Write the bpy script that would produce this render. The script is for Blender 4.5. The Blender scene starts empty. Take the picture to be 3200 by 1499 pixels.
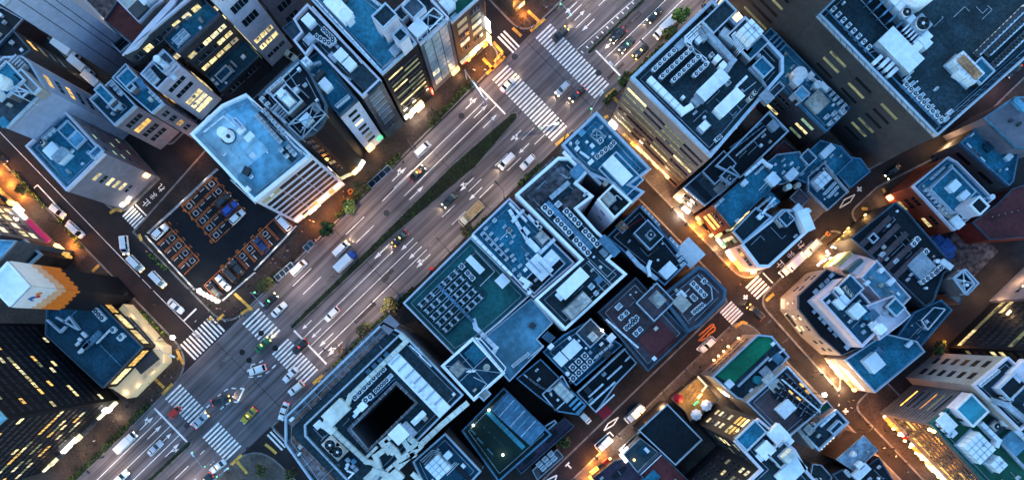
import bpy, bmesh, math, random
from mathutils import Vector, Matrix
C = bpy.context.scene
COL = C.collection
R = math.radians
# ------------------------------------------------------------------ camera, sky, light
S = 0.082          # metres of ground per photo pixel
H = 175.0          # flying height
NX, NY = 1600.0, 1038.0   # the point straight below the camera, in photo pixels
cam_d = bpy.data.cameras.new('camera'); cam = bpy.data.objects.new('camera', cam_d); COL.objects.link(cam)
cam.location = (0, 0, H); cam.rotation_euler = (0, 0, 0)
cam_d.sensor_width = 36; cam_d.lens = 36 * (H / S) / 3200.0
cam_d.shift_y = (NY - 749.5) / 3200.0
cam_d.clip_start = 1; cam_d.clip_end = 3000
C.camera = cam
w = bpy.data.worlds.new("World"); C.world = w; w.use_nodes = True
nt = w.node_tree; sky = nt.nodes.new('ShaderNodeTexSky'); sky.sky_type = 'NISHITA'; sky.sun_disc = False
SUN_EL, SUN_ROT = R(2.5), R(-40)
sky.sun_elevation = SUN_EL; sky.sun_rotation = SUN_ROT; sky.ozone_density = 2.2; sky.air_density = 1.0; sky.dust_density = 0.4
tint = nt.nodes.new('ShaderNodeVectorMath'); tint.operation = 'MULTIPLY'; tint.inputs[1].default_value = (.79, .99, 1.13)
nt.links.new(sky.outputs[0], tint.inputs[0]); nt.links.new(tint.outputs[0], nt.nodes['Background'].inputs[0]); nt.nodes['Background'].inputs[1].default_value = 0.15
sd = bpy.data.lights.new('sun', 'SUN'); sd.energy = 0.03; sd.angle = R(25); sd.color = (1, .86, .72)
so = bpy.data.objects.new('sun', sd); COL.objects.link(so)
so.rotation_euler = (R(90) - R(25), 0, -SUN_ROT + R(180))
C.view_settings.view_transform = 'Standard'; C.view_settings.look = 'None'
C.view_settings.exposure = 3.38; C.view_settings.gamma = 1
EM = 2 ** -3.3     # a lamp of strength EM*1 shows as white at this exposure
C.render.engine = 'CYCLES'
C.cycles.use_denoising = True
C.cycles.max_bounces = 5; C.cycles.diffuse_bounces = 3; C.cycles.glossy_bounces = 2; C.cycles.transmission_bounces = 2
C.cycles.caustics_reflective = False; C.cycles.caustics_refractive = False
C.cycles.use_light_tree = True; C.cycles.sample_clamp_indirect = 2.0
rnd = random.Random(7)
# ------------------------------------------------------------------ coordinates
TS = 2.41375
TO = {'11': (0, 0), '12': (800, 0), '13': (1600, 0), '14': (2400, 0), '21': (0, 500), '22': (800, 500), '23': (1600, 500),
      '24': (2400, 500), '31': (0, 999), '32': (800, 999), '33': (1600, 999), '34': (2400, 999)}
def N(t, x, y):
    if t == 'N': return (x, y)
    o = TO[t]; return (o[0] + x / TS, o[1] + y / TS)
def Wn(p, z=0.0):
    k = S * (1 - z / H); return Vector(((p[0] - NX) * k, (NY - p[1]) * k, z))
def Wt(t, x, y, z=0.0): return Wn(N(t, x, y), z)
AU = R(44.13); CU, SU = math.cos(AU), math.sin(AU)
def UV(U, V): return (U * CU + V * SU, -U * SU + V * CU)      # street grid -> photo pixel
def Wuv(U, V, z=0.0): return Wn(UV(U, V), z)
DU = Vector((CU, SU, 0)); DV = Vector((SU, -CU, 0))
# ------------------------------------------------------------------ materials
M = {}
def mat(name, col, rough=.7, var=.25, scale=1.2, metal=0, big=.35, emit=0, bump=0, spec=.3, stretch=None, rot=None, streak=0):
    m = bpy.data.materials.new(name); m.use_nodes = True; t = m.node_tree; b = t.nodes['Principled BSDF']
    b.inputs['Roughness'].default_value = rough; b.inputs['Metallic'].default_value = metal
    b.inputs['Specular IOR Level'].default_value = spec
    tc = t.nodes.new('ShaderNodeTexCoord'); src = tc.outputs['Object']
    if stretch:
        mp = t.nodes.new('ShaderNodeMapping'); mp.vector_type = 'TEXTURE'
        mp.inputs['Rotation'].default_value = (0, 0, rot or 0); mp.inputs['Scale'].default_value = stretch
        t.links.new(src, mp.inputs[0]); src2 = mp.outputs[0]
    else: src2 = src
    if var or big:
        n1 = t.nodes.new('ShaderNodeTexNoise'); n1.inputs['Scale'].default_value = scale; n1.inputs['Detail'].default_value = 6
        n2 = t.nodes.new('ShaderNodeTexNoise'); n2.inputs['Scale'].default_value = scale * .13; n2.inputs['Detail'].default_value = 4
        t.links.new(src2, n1.inputs[0]); t.links.new(src, n2.inputs[0])
        def rng(n, a):
            mr = t.nodes.new('ShaderNodeMapRange'); mr.inputs[1].default_value = .34; mr.inputs[2].default_value = .66
            mr.inputs[3].default_value = 1 - a; mr.inputs[4].default_value = 1 + a
            t.links.new(n.outputs[0], mr.inputs[0]); return mr.outputs[0]
        mu = t.nodes.new('ShaderNodeMath'); mu.operation = 'MULTIPLY'
        t.links.new(rng(n1, var), mu.inputs[0]); t.links.new(rng(n2, big), mu.inputs[1])
        vm = t.nodes.new('ShaderNodeVectorMath'); vm.operation = 'SCALE'; vm.inputs[0].default_value = col
        t.links.new(mu.outputs[0], vm.inputs['Scale']); t.links.new(vm.outputs[0], b.inputs['Base Color'])
        if bump:
            bp = t.nodes.new('ShaderNodeBump'); bp.inputs['Strength'].default_value = bump; bp.inputs['Distance'].default_value = .05
            t.links.new(n1.outputs[0], bp.inputs['Height']); t.links.new(bp.outputs[0], b.inputs['Normal'])
    else: b.inputs['Base Color'].default_value = (*col, 1)
    M[name] = m; return m
def emat(name, col, st, vary=.0, base=None):
    m = bpy.data.materials.new(name); m.use_nodes = True; t = m.node_tree; b = t.nodes['Principled BSDF']
    b.inputs['Base Color'].default_value = (*(base or [c * .3 for c in col]), 1); b.inputs['Emission Color'].default_value = (*col, 1)
    b.inputs['Emission Strength'].default_value = st * EM; b.inputs['Roughness'].default_value = .4
    if vary:
        tc = t.nodes.new('ShaderNodeTexCoord'); n1 = t.nodes.new('ShaderNodeTexNoise'); n1.inputs['Scale'].default_value = 1.1; n1.inputs['Detail'].default_value = 3
        t.links.new(tc.outputs['Object'], n1.inputs[0]); oi = t.nodes.new('ShaderNodeObjectInfo')
        mr = t.nodes.new('ShaderNodeMapRange'); mr.inputs[1].default_value = .35; mr.inputs[2].default_value = .65
        mr.inputs[3].default_value = st * EM * (1 - vary); mr.inputs[4].default_value = st * EM * (1 + vary)
        t.links.new(n1.outputs[0], mr.inputs[0])
        m2 = t.nodes.new('ShaderNodeMapRange'); m2.inputs[3].default_value = .35; m2.inputs[4].default_value = 1.25
        t.links.new(oi.outputs['Random'], m2.inputs[0])
        mu = t.nodes.new('ShaderNodeMath'); mu.operation = 'MULTIPLY'; t.links.new(mr.outputs[0], mu.inputs[0]); t.links.new(m2.outputs[0], mu.inputs[1])
        t.links.new(mu.outputs[0], b.inputs['Emission Strength'])
    M[name] = m; return m
mat('asphalt', (.014, .012, .014), .85, .18, 2.5, big=.22, bump=.2)
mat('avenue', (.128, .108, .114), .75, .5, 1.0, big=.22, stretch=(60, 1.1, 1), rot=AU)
mat('lane_asphalt', (.022, .017, .019), .85, .2, 2.2, big=.25)
mat('black_asphalt', (.006, .008, .012), .9, .2, 2, big=.25)
mat('paving', (.05, .034, .028), .85, .3, 1.6, big=.3, bump=.2)
mat('pale_paving', (.10, .08, .07), .85, .3, 2.2, big=.3, bump=.2)
mat('dark_paving', (.026, .018, .017), .85, .3, 1.6, big=.3)
mat('kerb', (.17, .16, .16), .85, .15, 3)
mat('paint', (.85, .81, .78), .6, .3, 5, big=.2)
mat('old_paint', (.36, .36, .38), .7, .25, 4)
mat('orange_paint', (.62, .16, .03), .6, .15, 4)
mat('yellow_tile', (.6, .33, .06), .7, .2, 4)
mat('white_wall', (.60, .55, .62), .7, .08, .8, big=.12)
mat('lilac_wall', (.19, .165, .195), .8, .12, .8, big=.15)
mat('grey_wall', (.11, .10, .11), .8, .15, .8, big=.2)
mat('pale_wall', (.30, .26, .24), .8, .1, .8, big=.15)
mat('beige_wall', (.052, .050, .052), .8, .14, .8, big=.2)
mat('dark_wall', (.022, .02, .026), .6, .2, .8, big=.25)
mat('black_wall', (.007, .008, .012), .6, .2, .8, big=.25, spec=.12)
mat('brown_wall', (.06, .03, .022), .8, .2, 1.5)
mat('brick_wall', (.36, .055, .025), .8, .2, 2)
mat('maroon', (.11, .022, .024), .8, .2, 1)
mat('glass_wall', (.03, .05, .065), .25, .2, .6, spec=.8)
mat('steel_parapet', (.40, .47, .55), .45, .1, 1, metal=.1, big=.1)
mat('dark_parapet', (.04, .075, .11), .6, .15, 1)
mat('blue_roof', (.015, .142, .215), .8, .32, 1.6, big=.34, bump=.2)
mat('deep_roof', (.007, .052, .085), .8, .32, 1.6, big=.34, bump=.2)
mat('sky_roof', (.12, .31, .42), .7, .3, .6, big=.45)
mat('slate_roof', (.015, .034, .045), .85, .4, 1.6, big=.4, bump=.2)
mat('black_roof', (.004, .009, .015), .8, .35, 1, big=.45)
mat('mottled_roof', (.085, .075, .085), .9, .7, .9, big=.6)
mat('grey_roof', (.05, .07, .09), .85, .3, 1, big=.35)
mat('brown_roof', (.075, .052, .06), .85, .22, 1, big=.3)
mat('teal_roof', (.006, .085, .088), .7, .25, 1, big=.3)
mat('green_roof', (.004, .075, .045), .8, .2, 1, big=.25)
mat('white_metal', (.72, .74, .78), .4, .1, 1, big=.12)
mat('bright_white', (.85, .85, .88), .5, .06, 1, big=.08)
mat('grey_metal', (.28, .32, .37), .45, .2, 1.5)
mat('blue_metal', (.07, .17, .26), .45, .2, 1.5)
mat('dark_metal', (.03, .035, .042), .5, .15, 1)
mat('ivory', (.56, .56, .50), .6, .15, .8, big=.2)
mat('beige_metal', (.40, .36, .32), .7, .25, 1.5)
mat('rust', (.33, .16, .08), .8, .5, 2)
mat('leaf_a', (.016, .034, .009), .7, .3, 2); mat('leaf_b', (.05, .085, .012), .7, .3, 2); mat('leaf_c', (.014, .026, .009), .7, .3, 2)
mat('leaf_y', (.16, .13, .03), .7, .3, 2); mat('leaf_br', (.15, .24, .035), .7, .3, 2)
mat('bark', (.09, .06, .04), .9, .3, 4)
mat('soil', (.012, .016, .008), .95, .3, 3)
mat('glass', (.012, .018, .024), .12, 0, 1, big=0, spec=.8)
mat('glass_teal', (.03, .10, .11), .2, 0, 1, big=0, spec=.8)
mat('tyre', (.01, .01, .01), .9, 0, 1, big=0)
mat('blue_tarp', (.02, .09, .32), .5, .4, 2)
mat('tan', (.42, .30, .16), .8, .3, 3)
emat('lit', (1, .80, .36), 1.15, .6); emat('lit_pale', (1, .86, .52), .95, .5); emat('lit_green', (.55, .85, .5), .6, .4)
emat('lit_dim', (.7, .66, .32), .2, .6); emat('lit_amber', (1, .56, .14), 1.1, .5)
emat('sign_white', (1, .95, .85), 5, .3); emat('sign_warm', (1, .62, .22), 5, .5); emat('sign_orange', (1, .38, .06), 4.5, .5)
emat('sign_green', (.1, 1, .3), 2.2, .2); emat('sign_red', (1, .05, .04), 2.2); emat('sign_pink', (.9, .05, .2), .35, .2)
emat('sign_cream', (1, .84, .5), 1.15, .25, base=(.6, .55, .4)); emat('sign_blue', (.2, .3, 1), 1.2)
emat('head', (1, .86, .5), 9); emat('head_y', (1, .62, .12), 6); emat('tail', (1, .03, .03), 2.5); emat('tail_off', (.4, .01, .01), .12)
emat('blink', (1, .4, .03), 5); emat('taxi_green', (.15, 1, .35), 4); emat('taxi_y', (1, .8, .15), 5); emat('lamp_w', (1, .96, .9), 14); emat('bulb', (1, .6, .18), 10)
emat('red_glow', (1, .05, .04), 3)
mat('pale_glass', (.30, .37, .38), .3, .25, .8, spec=.6); mat('pink_wall', (.28, .20, .18), .7, .12, .8, big=.15); mat('red_paint', (.5, .02, .02), .6, .1, 1); mat('red_awning', (.40, .015, .03), .8, .15, 1)
mat('sky_roof2', (.11, .29, .39), .75, .25, .7, big=.35); mat('brown_glass', (.012, .007, .006), .3, .2, 1, spec=.6); mat('teal_metal', (.03, .24, .30), .5, .15, 1); mat('court_green', (.004, .022, .016), .8, .2, 1)
mat('plum_roof', (.05, .033, .055), .85, .2, 1); mat('stain_deck', (.15, .12, .125), .85, .5, 1.2, big=.5); mat('orange_metal', (.45, .13, .02), .6, .1, 1); mat('patch_dark', (.06, .048, .05), .85, .3, 2); mat('patch_light', (.13, .11, .105), .85, .3, 2); mat('office_glass', (.12, .14, .16), .3, .3, .8, spec=.6); mat('teal_deck', (.006, .045, .05), .8, .3, 1, big=.3); mat('pale_sky_roof', (.30, .48, .56), .7, .2, .6, big=.4); mat('blue_panel_wall', (.30, .32, .42), .75, .08, .8, big=.12); mat('window_black', (.008, .009, .012), .6, .2, 1, spec=.15); mat('emerald', (.003, .15, .07), .8, .18, 1); mat('deck_wood', (.30, .17, .07), .7, .25, 2)
mat('teal_grey', (.04, .07, .08), .8, .2, 1); mat('worn_blue', (.20, .27, .33), .8, .45, 1, big=.4); mat('clad_white', (.66, .60, .60), .6, .06, 1, big=.08); mat('clad_peach', (.66, .34, .20), .6, .08, 1, big=.08); mat('clad_orange', (.70, .15, .012), .6, .08, 1, big=.08)
mat('logo_blue', (.02, .10, .30), .6, 0, 1, big=0); mat('logo_red', (.55, .02, .02), .6, 0, 1, big=0); mat('logo_orange', (.7, .18, .03), .6, 0, 1, big=0); mat('cream_paint', (.62, .56, .40), .6, .1, 1); mat('tower_glass', (.018, .019, .026), .3, .2, 1, spec=.3); mat('sign_face', (.12, .22, .42), .5, .3, 3)
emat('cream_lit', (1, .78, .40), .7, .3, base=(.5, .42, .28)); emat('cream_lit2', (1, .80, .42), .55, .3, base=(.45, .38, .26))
# ------------------------------------------------------------------ mesh helpers
class MB:
    def __init__(s): s.v = []; s.f = []; s.m = []
    def quad(s, a, b, c, d, m=0):
        i = len(s.v); s.v += [a, b, c, d]; s.f.append((i, i+1, i+2, i+3)); s.m.append(m)
    def poly(s, pts, m=0):
        i = len(s.v); s.v += list(pts); s.f.append(tuple(range(i, i+len(pts)))); s.m.append(m)
    def obox(s, c, du, dv, z0, z1, m=0, mt=None):      # c = centre at ground, du/dv half vectors
        c = Vector((c[0], c[1], 0)); p = [c-du-dv, c+du-dv, c+du+dv, c-du+dv]
        if du.x*dv.y - du.y*dv.x < 0: p.reverse()
        i = len(s.v)
        s.v += [Vector((q.x, q.y, z0)) for q in p] + [Vector((q.x, q.y, z1)) for q in p]
        s.f += [(i+3, i+2, i+1, i), (i+4, i+5, i+6, i+7)] + [(i+k, i+(k+1) % 4, i+4+(k+1) % 4, i+4+k) for k in range(4)]
        s.m += [m, m if mt is None else mt] + [m]*4
    def bar(s, a, b, wd, z0, z1, m=0):                  # box along a-b with width wd
        a = Vector((a[0], a[1], 0)); b = Vector((b[0], b[1], 0)); d = b-a
        if d.length < 1e-4: return
        n = Vector((-d.y, d.x, 0)).normalized() * wd/2
        s.obox((a+b)/2, d/2, n, z0, z1, m)
    def tube(s, a, b, r, m=0, n=6):
        a = Vector(a); b = Vector(b); d = (b-a)
        if d.length < 1e-4: return
        q = d.to_track_quat('Z', 'Y'); i = len(s.v)
        for e in (a, b):
            for k in range(n): s.v.append(e + q @ Vector((r*math.cos(2*math.pi*k/n), r*math.sin(2*math.pi*k/n), 0)))
        for k in range(n): s.f.append((i+k, i+(k+1) % n, i+n+(k+1) % n, i+n+k)); s.m.append(m)
        s.f.append(tuple(i+n+k for k in range(n))); s.m.append(m); s.f.append(tuple(i+n-1-k for k in range(n))); s.m.append(m)
    def cyl(s, c, z0, z1, r, m=0, n=16, r2=None, mt=None):
        i = len(s.v); r2 = r if r2 is None else r2
        for z, rr in ((z0, r), (z1, r2)):
            for k in range(n): s.v.append(Vector((c[0]+rr*math.cos(2*math.pi*k/n), c[1]+rr*math.sin(2*math.pi*k/n), z)))
        for k in range(n): s.f.append((i+k, i+(k+1) % n, i+n+(k+1) % n, i+n+k)); s.m.append(m)
        s.f.append(tuple(i+n+k for k in range(n))); s.m.append(m if mt is None else mt); s.f.append(tuple(i+n-1-k for k in range(n))); s.m.append(m)
    def prism(s, pts, z0, z1, m=0, mt=None, top=True, bottom=False):
        pts = ccw(pts); n = len(pts); i = len(s.v)
        zt = z1 if isinstance(z1, list) else [z1]*n
        s.v += [Vector((p[0], p[1], z0)) for p in pts] + [Vector((p[0], p[1], zt[k])) for k, p in enumerate(pts)]
        for k in range(n): s.f.append((i+k, i+(k+1) % n, i+n+(k+1) % n, i+n+k)); s.m.append(m)
        if top: s.f.append(tuple(i+n+k for k in range(n))); s.m.append(m if mt is None else mt)
        if bottom: s.f.append(tuple(i+n-1-k for k in range(n))); s.m.append(m)
    def mesh(s, name, mats):
        me = bpy.data.meshes.new(name); me.from_pydata([tuple(v) for v in s.v], [], s.f)
        for k in mats: me.materials.append(M[k] if isinstance(k, str) else k)
        me.polygons.foreach_set('material_index', s.m); me.update(); return me
    def build(s, name, mats, parent=None):
        if isinstance(mats, str): mats = [mats]
        return link(name, s.mesh(name, mats), parent)
def link(name, data, parent=None, loc=None, rz=0):
    o = bpy.data.objects.new(name, data); COL.objects.link(o)
    if parent is not None:
        o.parent = parent; o.matrix_parent_inverse = Matrix.Translation(parent.location).inverted() if parent.rotation_euler.z == 0 else Matrix()
    if loc is not None: o.location = loc
    if rz: o.rotation_euler.z = rz
    return o
def empty(name, loc=(0, 0, 0), rz=0):
    o = bpy.data.objects.new(name, None); COL.objects.link(o); o.location = loc; o.rotation_euler.z = rz; o.empty_display_size = .3; return o
def tag(o, label=None, cat=None, group=None, kind=None):
    if label: o['label'] = label
    if cat: o['category'] = cat
    if group: o['group'] = group
    if kind: o['kind'] = kind
    return o
def area(pts): return sum(pts[i][0]*pts[(i+1) % len(pts)][1] - pts[(i+1) % len(pts)][0]*pts[i][1] for i in range(len(pts)))/2
def ccw(pts): return list(pts) if area(pts) > 0 else list(reversed(pts))
def inset(pts, d):
    n = len(pts); out = []; sgn = 1 if area(pts) > 0 else -1
    for i in range(n):
        a = Vector(pts[i-1][:2]); b = Vector(pts[i][:2]); c = Vector(pts[(i+1) % n][:2])
        e1 = (b-a).normalized(); e2 = (c-b).normalized()
        n1 = Vector((-e1.y, e1.x))*sgn; n2 = Vector((-e2.y, e2.x))*sgn
        k = 1 + n1.dot(n2); m = (n1+n2)/max(k, .35)
        out.append(b + m*d)
    return out
def inside(p, pts):
    r = False; n = len(pts)
    for i in range(n):
        a, b = pts[i], pts[i-1]
        if (a[1] > p[1]) != (b[1] > p[1]) and p[0] < (b[0]-a[0])*(p[1]-a[1])/(b[1]-a[1])+a[0]: r = not r
    return r
def struct(name, mb, mats): return tag(mb.build(name, mats), kind='structure')
def light(name, loc, col, power, size=.5, parent=None, kind='POINT'):
    d = bpy.data.lights.new(name, kind); d.energy = power; d.color = col
    if kind == 'POINT': d.shadow_soft_size = size
    else: d.size = size
    return link(name, d, parent, loc)
PW = .1   # lamp power scale matching the dusk exposure
WARM, ORANGE, WHITE = (1, .62, .30), (1, .36, .06), (1, .84, .62)
# ------------------------------------------------------------------ ground, roads, blocks
g = MB(); g.quad(*[Vector((x, y, 0)) for x, y in ((-420, -400), (420, -400), (420, 400), (-420, 400))]); struct('ground', g, ['lane_asphalt'])
def sheet(name, pts, z, m):
    b = MB(); b.poly([Vector((p[0], p[1], z)) for p in ccw(pts)]); return struct(name, b, [m])
def uvpoly(l): return [Wuv(*q)[:2] for q in l]
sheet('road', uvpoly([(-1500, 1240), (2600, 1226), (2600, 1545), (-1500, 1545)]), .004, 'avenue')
def rounded(pts, rads):
    out = []; n = len(pts)
    for i in range(n):
        r = rads[i] if i < len(rads) else 0
        if r <= 0: out.append(Vector(pts[i])); continue
        a, b, c = Vector(pts[i-1]), Vector(pts[i]), Vector(pts[(i+1) % n])
        p, q = b + (a-b).normalized()*r, b + (c-b).normalized()*r
        for k in range(9):
            t = k/8; out.append(p*(1-t)**2 + b*2*t*(1-t) + q*t*t)
    return out
def block(name, uv, rads, m='paving'):
    pts = rounded([tuple(Wuv(*q)[:2]) for q in uv], rads)
    b = MB(); b.prism(pts, 0, .12, 0, 0); k = struct(name, b, ['kerb'])
    b2 = MB(); b2.poly([Vector((p[0], p[1], .124)) for p in ccw(inset(pts, .45))]); o = b2.build('paving', [m], k)
    return k
block('pavement_middle', [(-208, 808), (-208, 1234), (1008, 1226), (1008, 780), (300, 770)], [0, 6.5, 4.5, 0, 0], 'dark_paving')
block('pavement_back', [(40, -700), (20, 300), (60, 700), (1008, 700), (1008, -700)], [0, 0, 2, 2, 0], 'paving')
block('pavement_house', [(-208, -700), (-208, 751), (-30, 751), (-10, 300), (-20, -700)], [0, 5, 0, 0, 0], 'pale_paving')
block('pavement_west', [(-1500, -700), (-1500, 1249), (-346, 1243), (-343, -700)], [0, 0, 9, 0], 'paving')
block('pavement_north', [(1095, -700), (1095, 1226), (2600, 1226), (2600, -700)], [0, 5.5, 0, 0], 'paving')
block('pavement_plaza', [(-1500, 1541), (-383, 1541), (-365, 2250), (-1500, 2250)], [0, 9, 0, 0], 'pale_paving')
block('pavement_centre', [(-320, 1545), (1003, 1535), (1003, 2200), (975, 2262), (-320, 2258)], [0, 0, 0, 0, 0], 'dark_paving')
block('pavement_east', [(1056, 1545), (2600, 1545), (2600, 2330), (1780, 2330), (1560, 2268), (1052, 2268)], [0, 0, 0, 0, 0, 6], 'pale_paving')
block('pavement_south', [(-1500, 2317), (981, 2317), (978, 3600), (-1500, 3600)], [0, 6, 0, 0], 'pale_paving')
block('pavement_southeast', [(1043, 2320), (1375, 2320), (1385, 2375), (1040, 2700), (1028, 2700)], [4, 3, 0, 0, 0], 'paving')
block('pavement_corner', [(1436, 2322), (1560, 2325), (1800, 2400), (2600, 2400), (2600, 2460), (1436, 2460)], [3, 0, 0, 0, 0, 0], 'paving')
block('pavement_lower', [(1028, 2765), (1160, 2765), (1160, 3600), (1020, 3600)], [3, 0, 0, 0], 'paving')
# painted markings: children of one structure per marking set
roadmarks = tag(empty('road_markings'), kind='structure')
def stripes(name, U0, U1, V0, V1, n, along='u', z=.0085, m='paint', wd=6.2, skip=()):
    b = MB()
    for k in range(n):
        if k in skip: continue
        t = k/(n-1) if n > 1 else 0
        if along == 'u':
            v = V0 + (V1-V0)*t; b.bar(Wuv(U0, v), Wuv(U1, v), wd*S, z-.004, z)
        else:
            u = U0 + (U1-U0)*t; b.bar(Wuv(u, V0), Wuv(u, V1), wd*S, z-.004, z)
    return b.build(name, [m], roadmarks)
stripes('crosswalk', 1118, 1183, 1254, 1512, 23)
stripes('crosswalk', 930, 997, 1253, 1515, 23)
stripes('crosswalk', 1037, 1062, 1166, 1236, 3, 'v', .006)
stripes('crosswalk', -343, -217, 1165, 1231, 11, 'v', .006)
stripes('crosswalk', -497, -430, 1256, 1366, 10); stripes('crosswalk', -497, -428, 1424, 1522, 9)
stripes('crosswalk', -160, -90, 1256, 1348, 8); stripes('crosswalk', -160, -90, 1388, 1518, 12)
stripes('crosswalk', -345, -282, 1556, 1623, 6, 'v', .006)
stripes('crosswalk', 1047, 1102, 2269, 2316, 5, 'u', .006, wd=6.5); stripes('crosswalk', 935, 986, 2269, 2317, 6, 'u', .006)
stripes('crosswalk', -196, -150, 753, 803, 6, 'u', .006, wd=5.5)
def line(U0, V0, U1, V1, wd=2.2, z=.0125, m='paint', name='lane_line'):
    b = MB(); b.bar(Wuv(U0, V0), Wuv(U1, V1), wd*S, z-.004, z); return b.build(name, [m], roadmarks)
def dash(U0, U1, V, L=56, gap=56, off=0, wd=2):
    b = MB(); u = U0+off
    while u < U1: b.bar(Wuv(u, V), Wuv(min(u+L, U1), V), wd*S, .0085, .0125); u += L+gap
    b.build('lane_line', ['paint'], roadmarks)
line(-59, 1380, -59, 1526, 6, name='stop_line'); line(-541, 1251, -541, 1398, 6, name='stop_line')
line(885, 1240, 885, 1356, 5.5, name='stop_line'); line(1226, 1409, 1226, 1520, 5.5, name='stop_line')
line(-287, 1119, -231, 1119, 5, name='stop_line', z=.006)
line(-141, 753, -141, 803, 4, name='stop_line', z=.006); line(1118, 2272, 1118, 2316, 4, name='stop_line', z=.006)
line(-288, -600, -288, 925, 1.8, z=.006); line(-288, 935, -288, 975, 1.8, z=.006); line(-288, 985, -286, 1190, 1.8, z=.006)
# avenue, middle section
line(420, 1283, 880, 1281, 2.2); line(535, 1318, 885, 1316, 2.2); dash(530, 700, 1281, 90, 30); 
for u in (70, 300, 510): line(u-35, 1278.5, u+45, 1278.5, 2); line(u-30, 1319, u+48, 1319, 2)
line(-55, 1418, 335, 1418, 2.2); line(-55, 1451, 410, 1451, 2.2); line(-55, 1488, 415, 1488, 2.2)
dash(480, 930, 1449, 55, 60, 40); dash(500, 930, 1487, 60, 60, 25)
# lower left section
line(-1200, 1287, -545, 1286, 2.2); line(-1200, 1325, -545, 1325, 2.2); line(-1200, 1366, -545, 1365, 2.2)
dash(-1200, -520, 1454, 60, 50); dash(-1200, -520, 1499, 50, 60)
# upper right section
for a, b_ in ((1230, 1295), (1330, 1400), (1440, 1520)): line(a, 1276, b_, 1276, 2); line(a, 1316, b_, 1316, 2)
line(1230, 1448, 2000, 1451, 2.2); line(1232, 1486, 2000, 1486, 2.2); line(1185, 1367, 1800, 1400, 2)
dash(1190, 1500, 1384, 4, 18, wd=9)
line(880, 2256, -1200, 2254, 2, .006, name='edge_line'); 
def arrow(U, V, d=1, L=52, fork=0, name='lane_arrow', z=.0125):
    b = MB(); h = L*.36
    b.bar(Wuv(U - d*L/2, V), Wuv(U + d*(L/2-h*.9), V), 2.6*S, z-.004, z)
    tip = [Wuv(U + d*L/2, V, z), Wuv(U + d*(L/2-h), V-6, z), Wuv(U + d*(L/2-h), V+6, z)]
    b.poly([Vector((p.x, p.y, z)) for p in ccw([Vector(t[:2]) for t in [x[:2] for x in tip]])])
    if fork:
        f = 1 if fork > 0 else -1
        b.bar(Wuv(U - d*L*.1, V), Wuv(U + d*L*.12, V+f*9), 2.6*S, z-.004, z-.001)
        t3 = [Wuv(U + d*L*.30, V+f*12), Wuv(U + d*L*.02, V+f*13), Wuv(U + d*L*.14, V+f*4)]
        b.poly([Vector((p[0], p[1], z-.001)) for p in ccw([x[:2] for x in t3])])
    for i in range(len(b.v)): b.v[i] = Vector(b.v[i])
    b.build(name, ['paint'], roadmarks)
for t, x, y, d, fk, L in (('12', 1625, 780, 1, -1, 50), ('12', 1695, 840, 1, 0, 60), ('12', 1765, 915, 1, 0, 60), ('22', 1080, 108, 1, -1, 62), ('22', 1210, 248, 1, 0, 62),
        ('22', 950, 690, -1, 0, 68), ('22', 1140, 635, -1, 0, 55), ('22', 1200, 700, -1, 0, 58), ('22', 1262, 762, -1, -1, 62), ('22', 1590, 185, -1, -1, 60), ('22', 1655, 255, -1, 0, 58),
        ('13', 445, 60, -1, 0, 52), ('13', 510, 118, 1, 0, 45), ('13', 575, 190, -1, 0, 54), ('13', 735, 335, -1, 0, 40), ('13', 30, 1020, -1, 1, 46), ('13', 90, 1120, -1, 0, 46),
        ('32', 385, 35, -1, 0, 40), ('32', 455, 100, -1, 0, 40), ('32', 530, 150, -1, 0, 62), ('32', 595, 220, -1, -1, 66),
        ('31', 1105, 780, 1, -1, 60), ('31', 1165, 845, 1, 0, 62), ('31', 1250, 895, 1, 0, 50), ('31', 1300, 980, 1, 1, 62)):
    n = N(t, x, y); arrow(n[0]*CU - n[1]*SU, n[0]*SU + n[1]*CU, d, L, fk)
# waiting box and dashes inside the lower crossing
def wline(pts, wd=.3, z=.0125, name='guide_line', m='paint', closed=False):
    b = MB(); P = [Wn(p) for p in pts]
    if closed: P.append(P[0])
    for a, c in zip(P, P[1:]): b.bar(a, c, wd, z-.004, z); z += .0003
    return b.build(name, [m], roadmarks)
Z1 = lambda x, y: (500 + x/2.414, 950 + y/2.414)
wline([Z1(605, 635), Z1(635, 635), Z1(585, 737), Z1(557, 735)], .42)
for a, b_ in (((435, 695), (460, 675)), ((482, 655), (512, 638)), ((540, 632), (575, 634)), ((350, 780), (375, 758)), ((455, 793), (480, 770)), ((497, 755), (527, 740)),
        ((660, 510), (668, 490)), ((668, 548), (703, 548)), ((735, 545), (768, 538)), ((797, 522), (825, 503)), ((845, 482), (873, 457)), ((685, 478), (690, 455)), ((690, 455), (718, 450)), ((748, 440), (777, 424))):
    wline([Z1(*a), Z1(*b_)], .33)
for p in ([N('33', 693, 833), N('33', 725, 780), N('33', 803, 732), N('33', 765, 790)], [N('24', 540, 362), N('24', 575, 300), N('24', 655, 260), N('24', 620, 315)]): wline(p, .3, .008, 'diamond_mark', closed=True)
wline([N('33', 262, 1207), N('33', 338, 1168), N('33', 325, 1207)], .35, .008, 'triangle_mark')
for c in (('33', 425, 1100),): wline([N('33', 402, 1102), N('33', 432, 1072)], .4, .008, 'letter_mark'); wline([N('33', 416, 1086), N('33', 447, 1117)], .4, .0095, 'letter_mark')
for (x, y, a, l) in ((2330, 928, 0.0, 8), (2685.5, 591, 0.0, 9), (2642.5, 1284, 0.75, 9)):
    for k in (0, 1):
        an = a + AU + k*math.pi/2; wline([(x-l*math.cos(an), y+l*math.sin(an)), (x+l*math.cos(an), y-l*math.sin(an))], .45, .008+k*.002, 'cross_mark')
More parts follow.
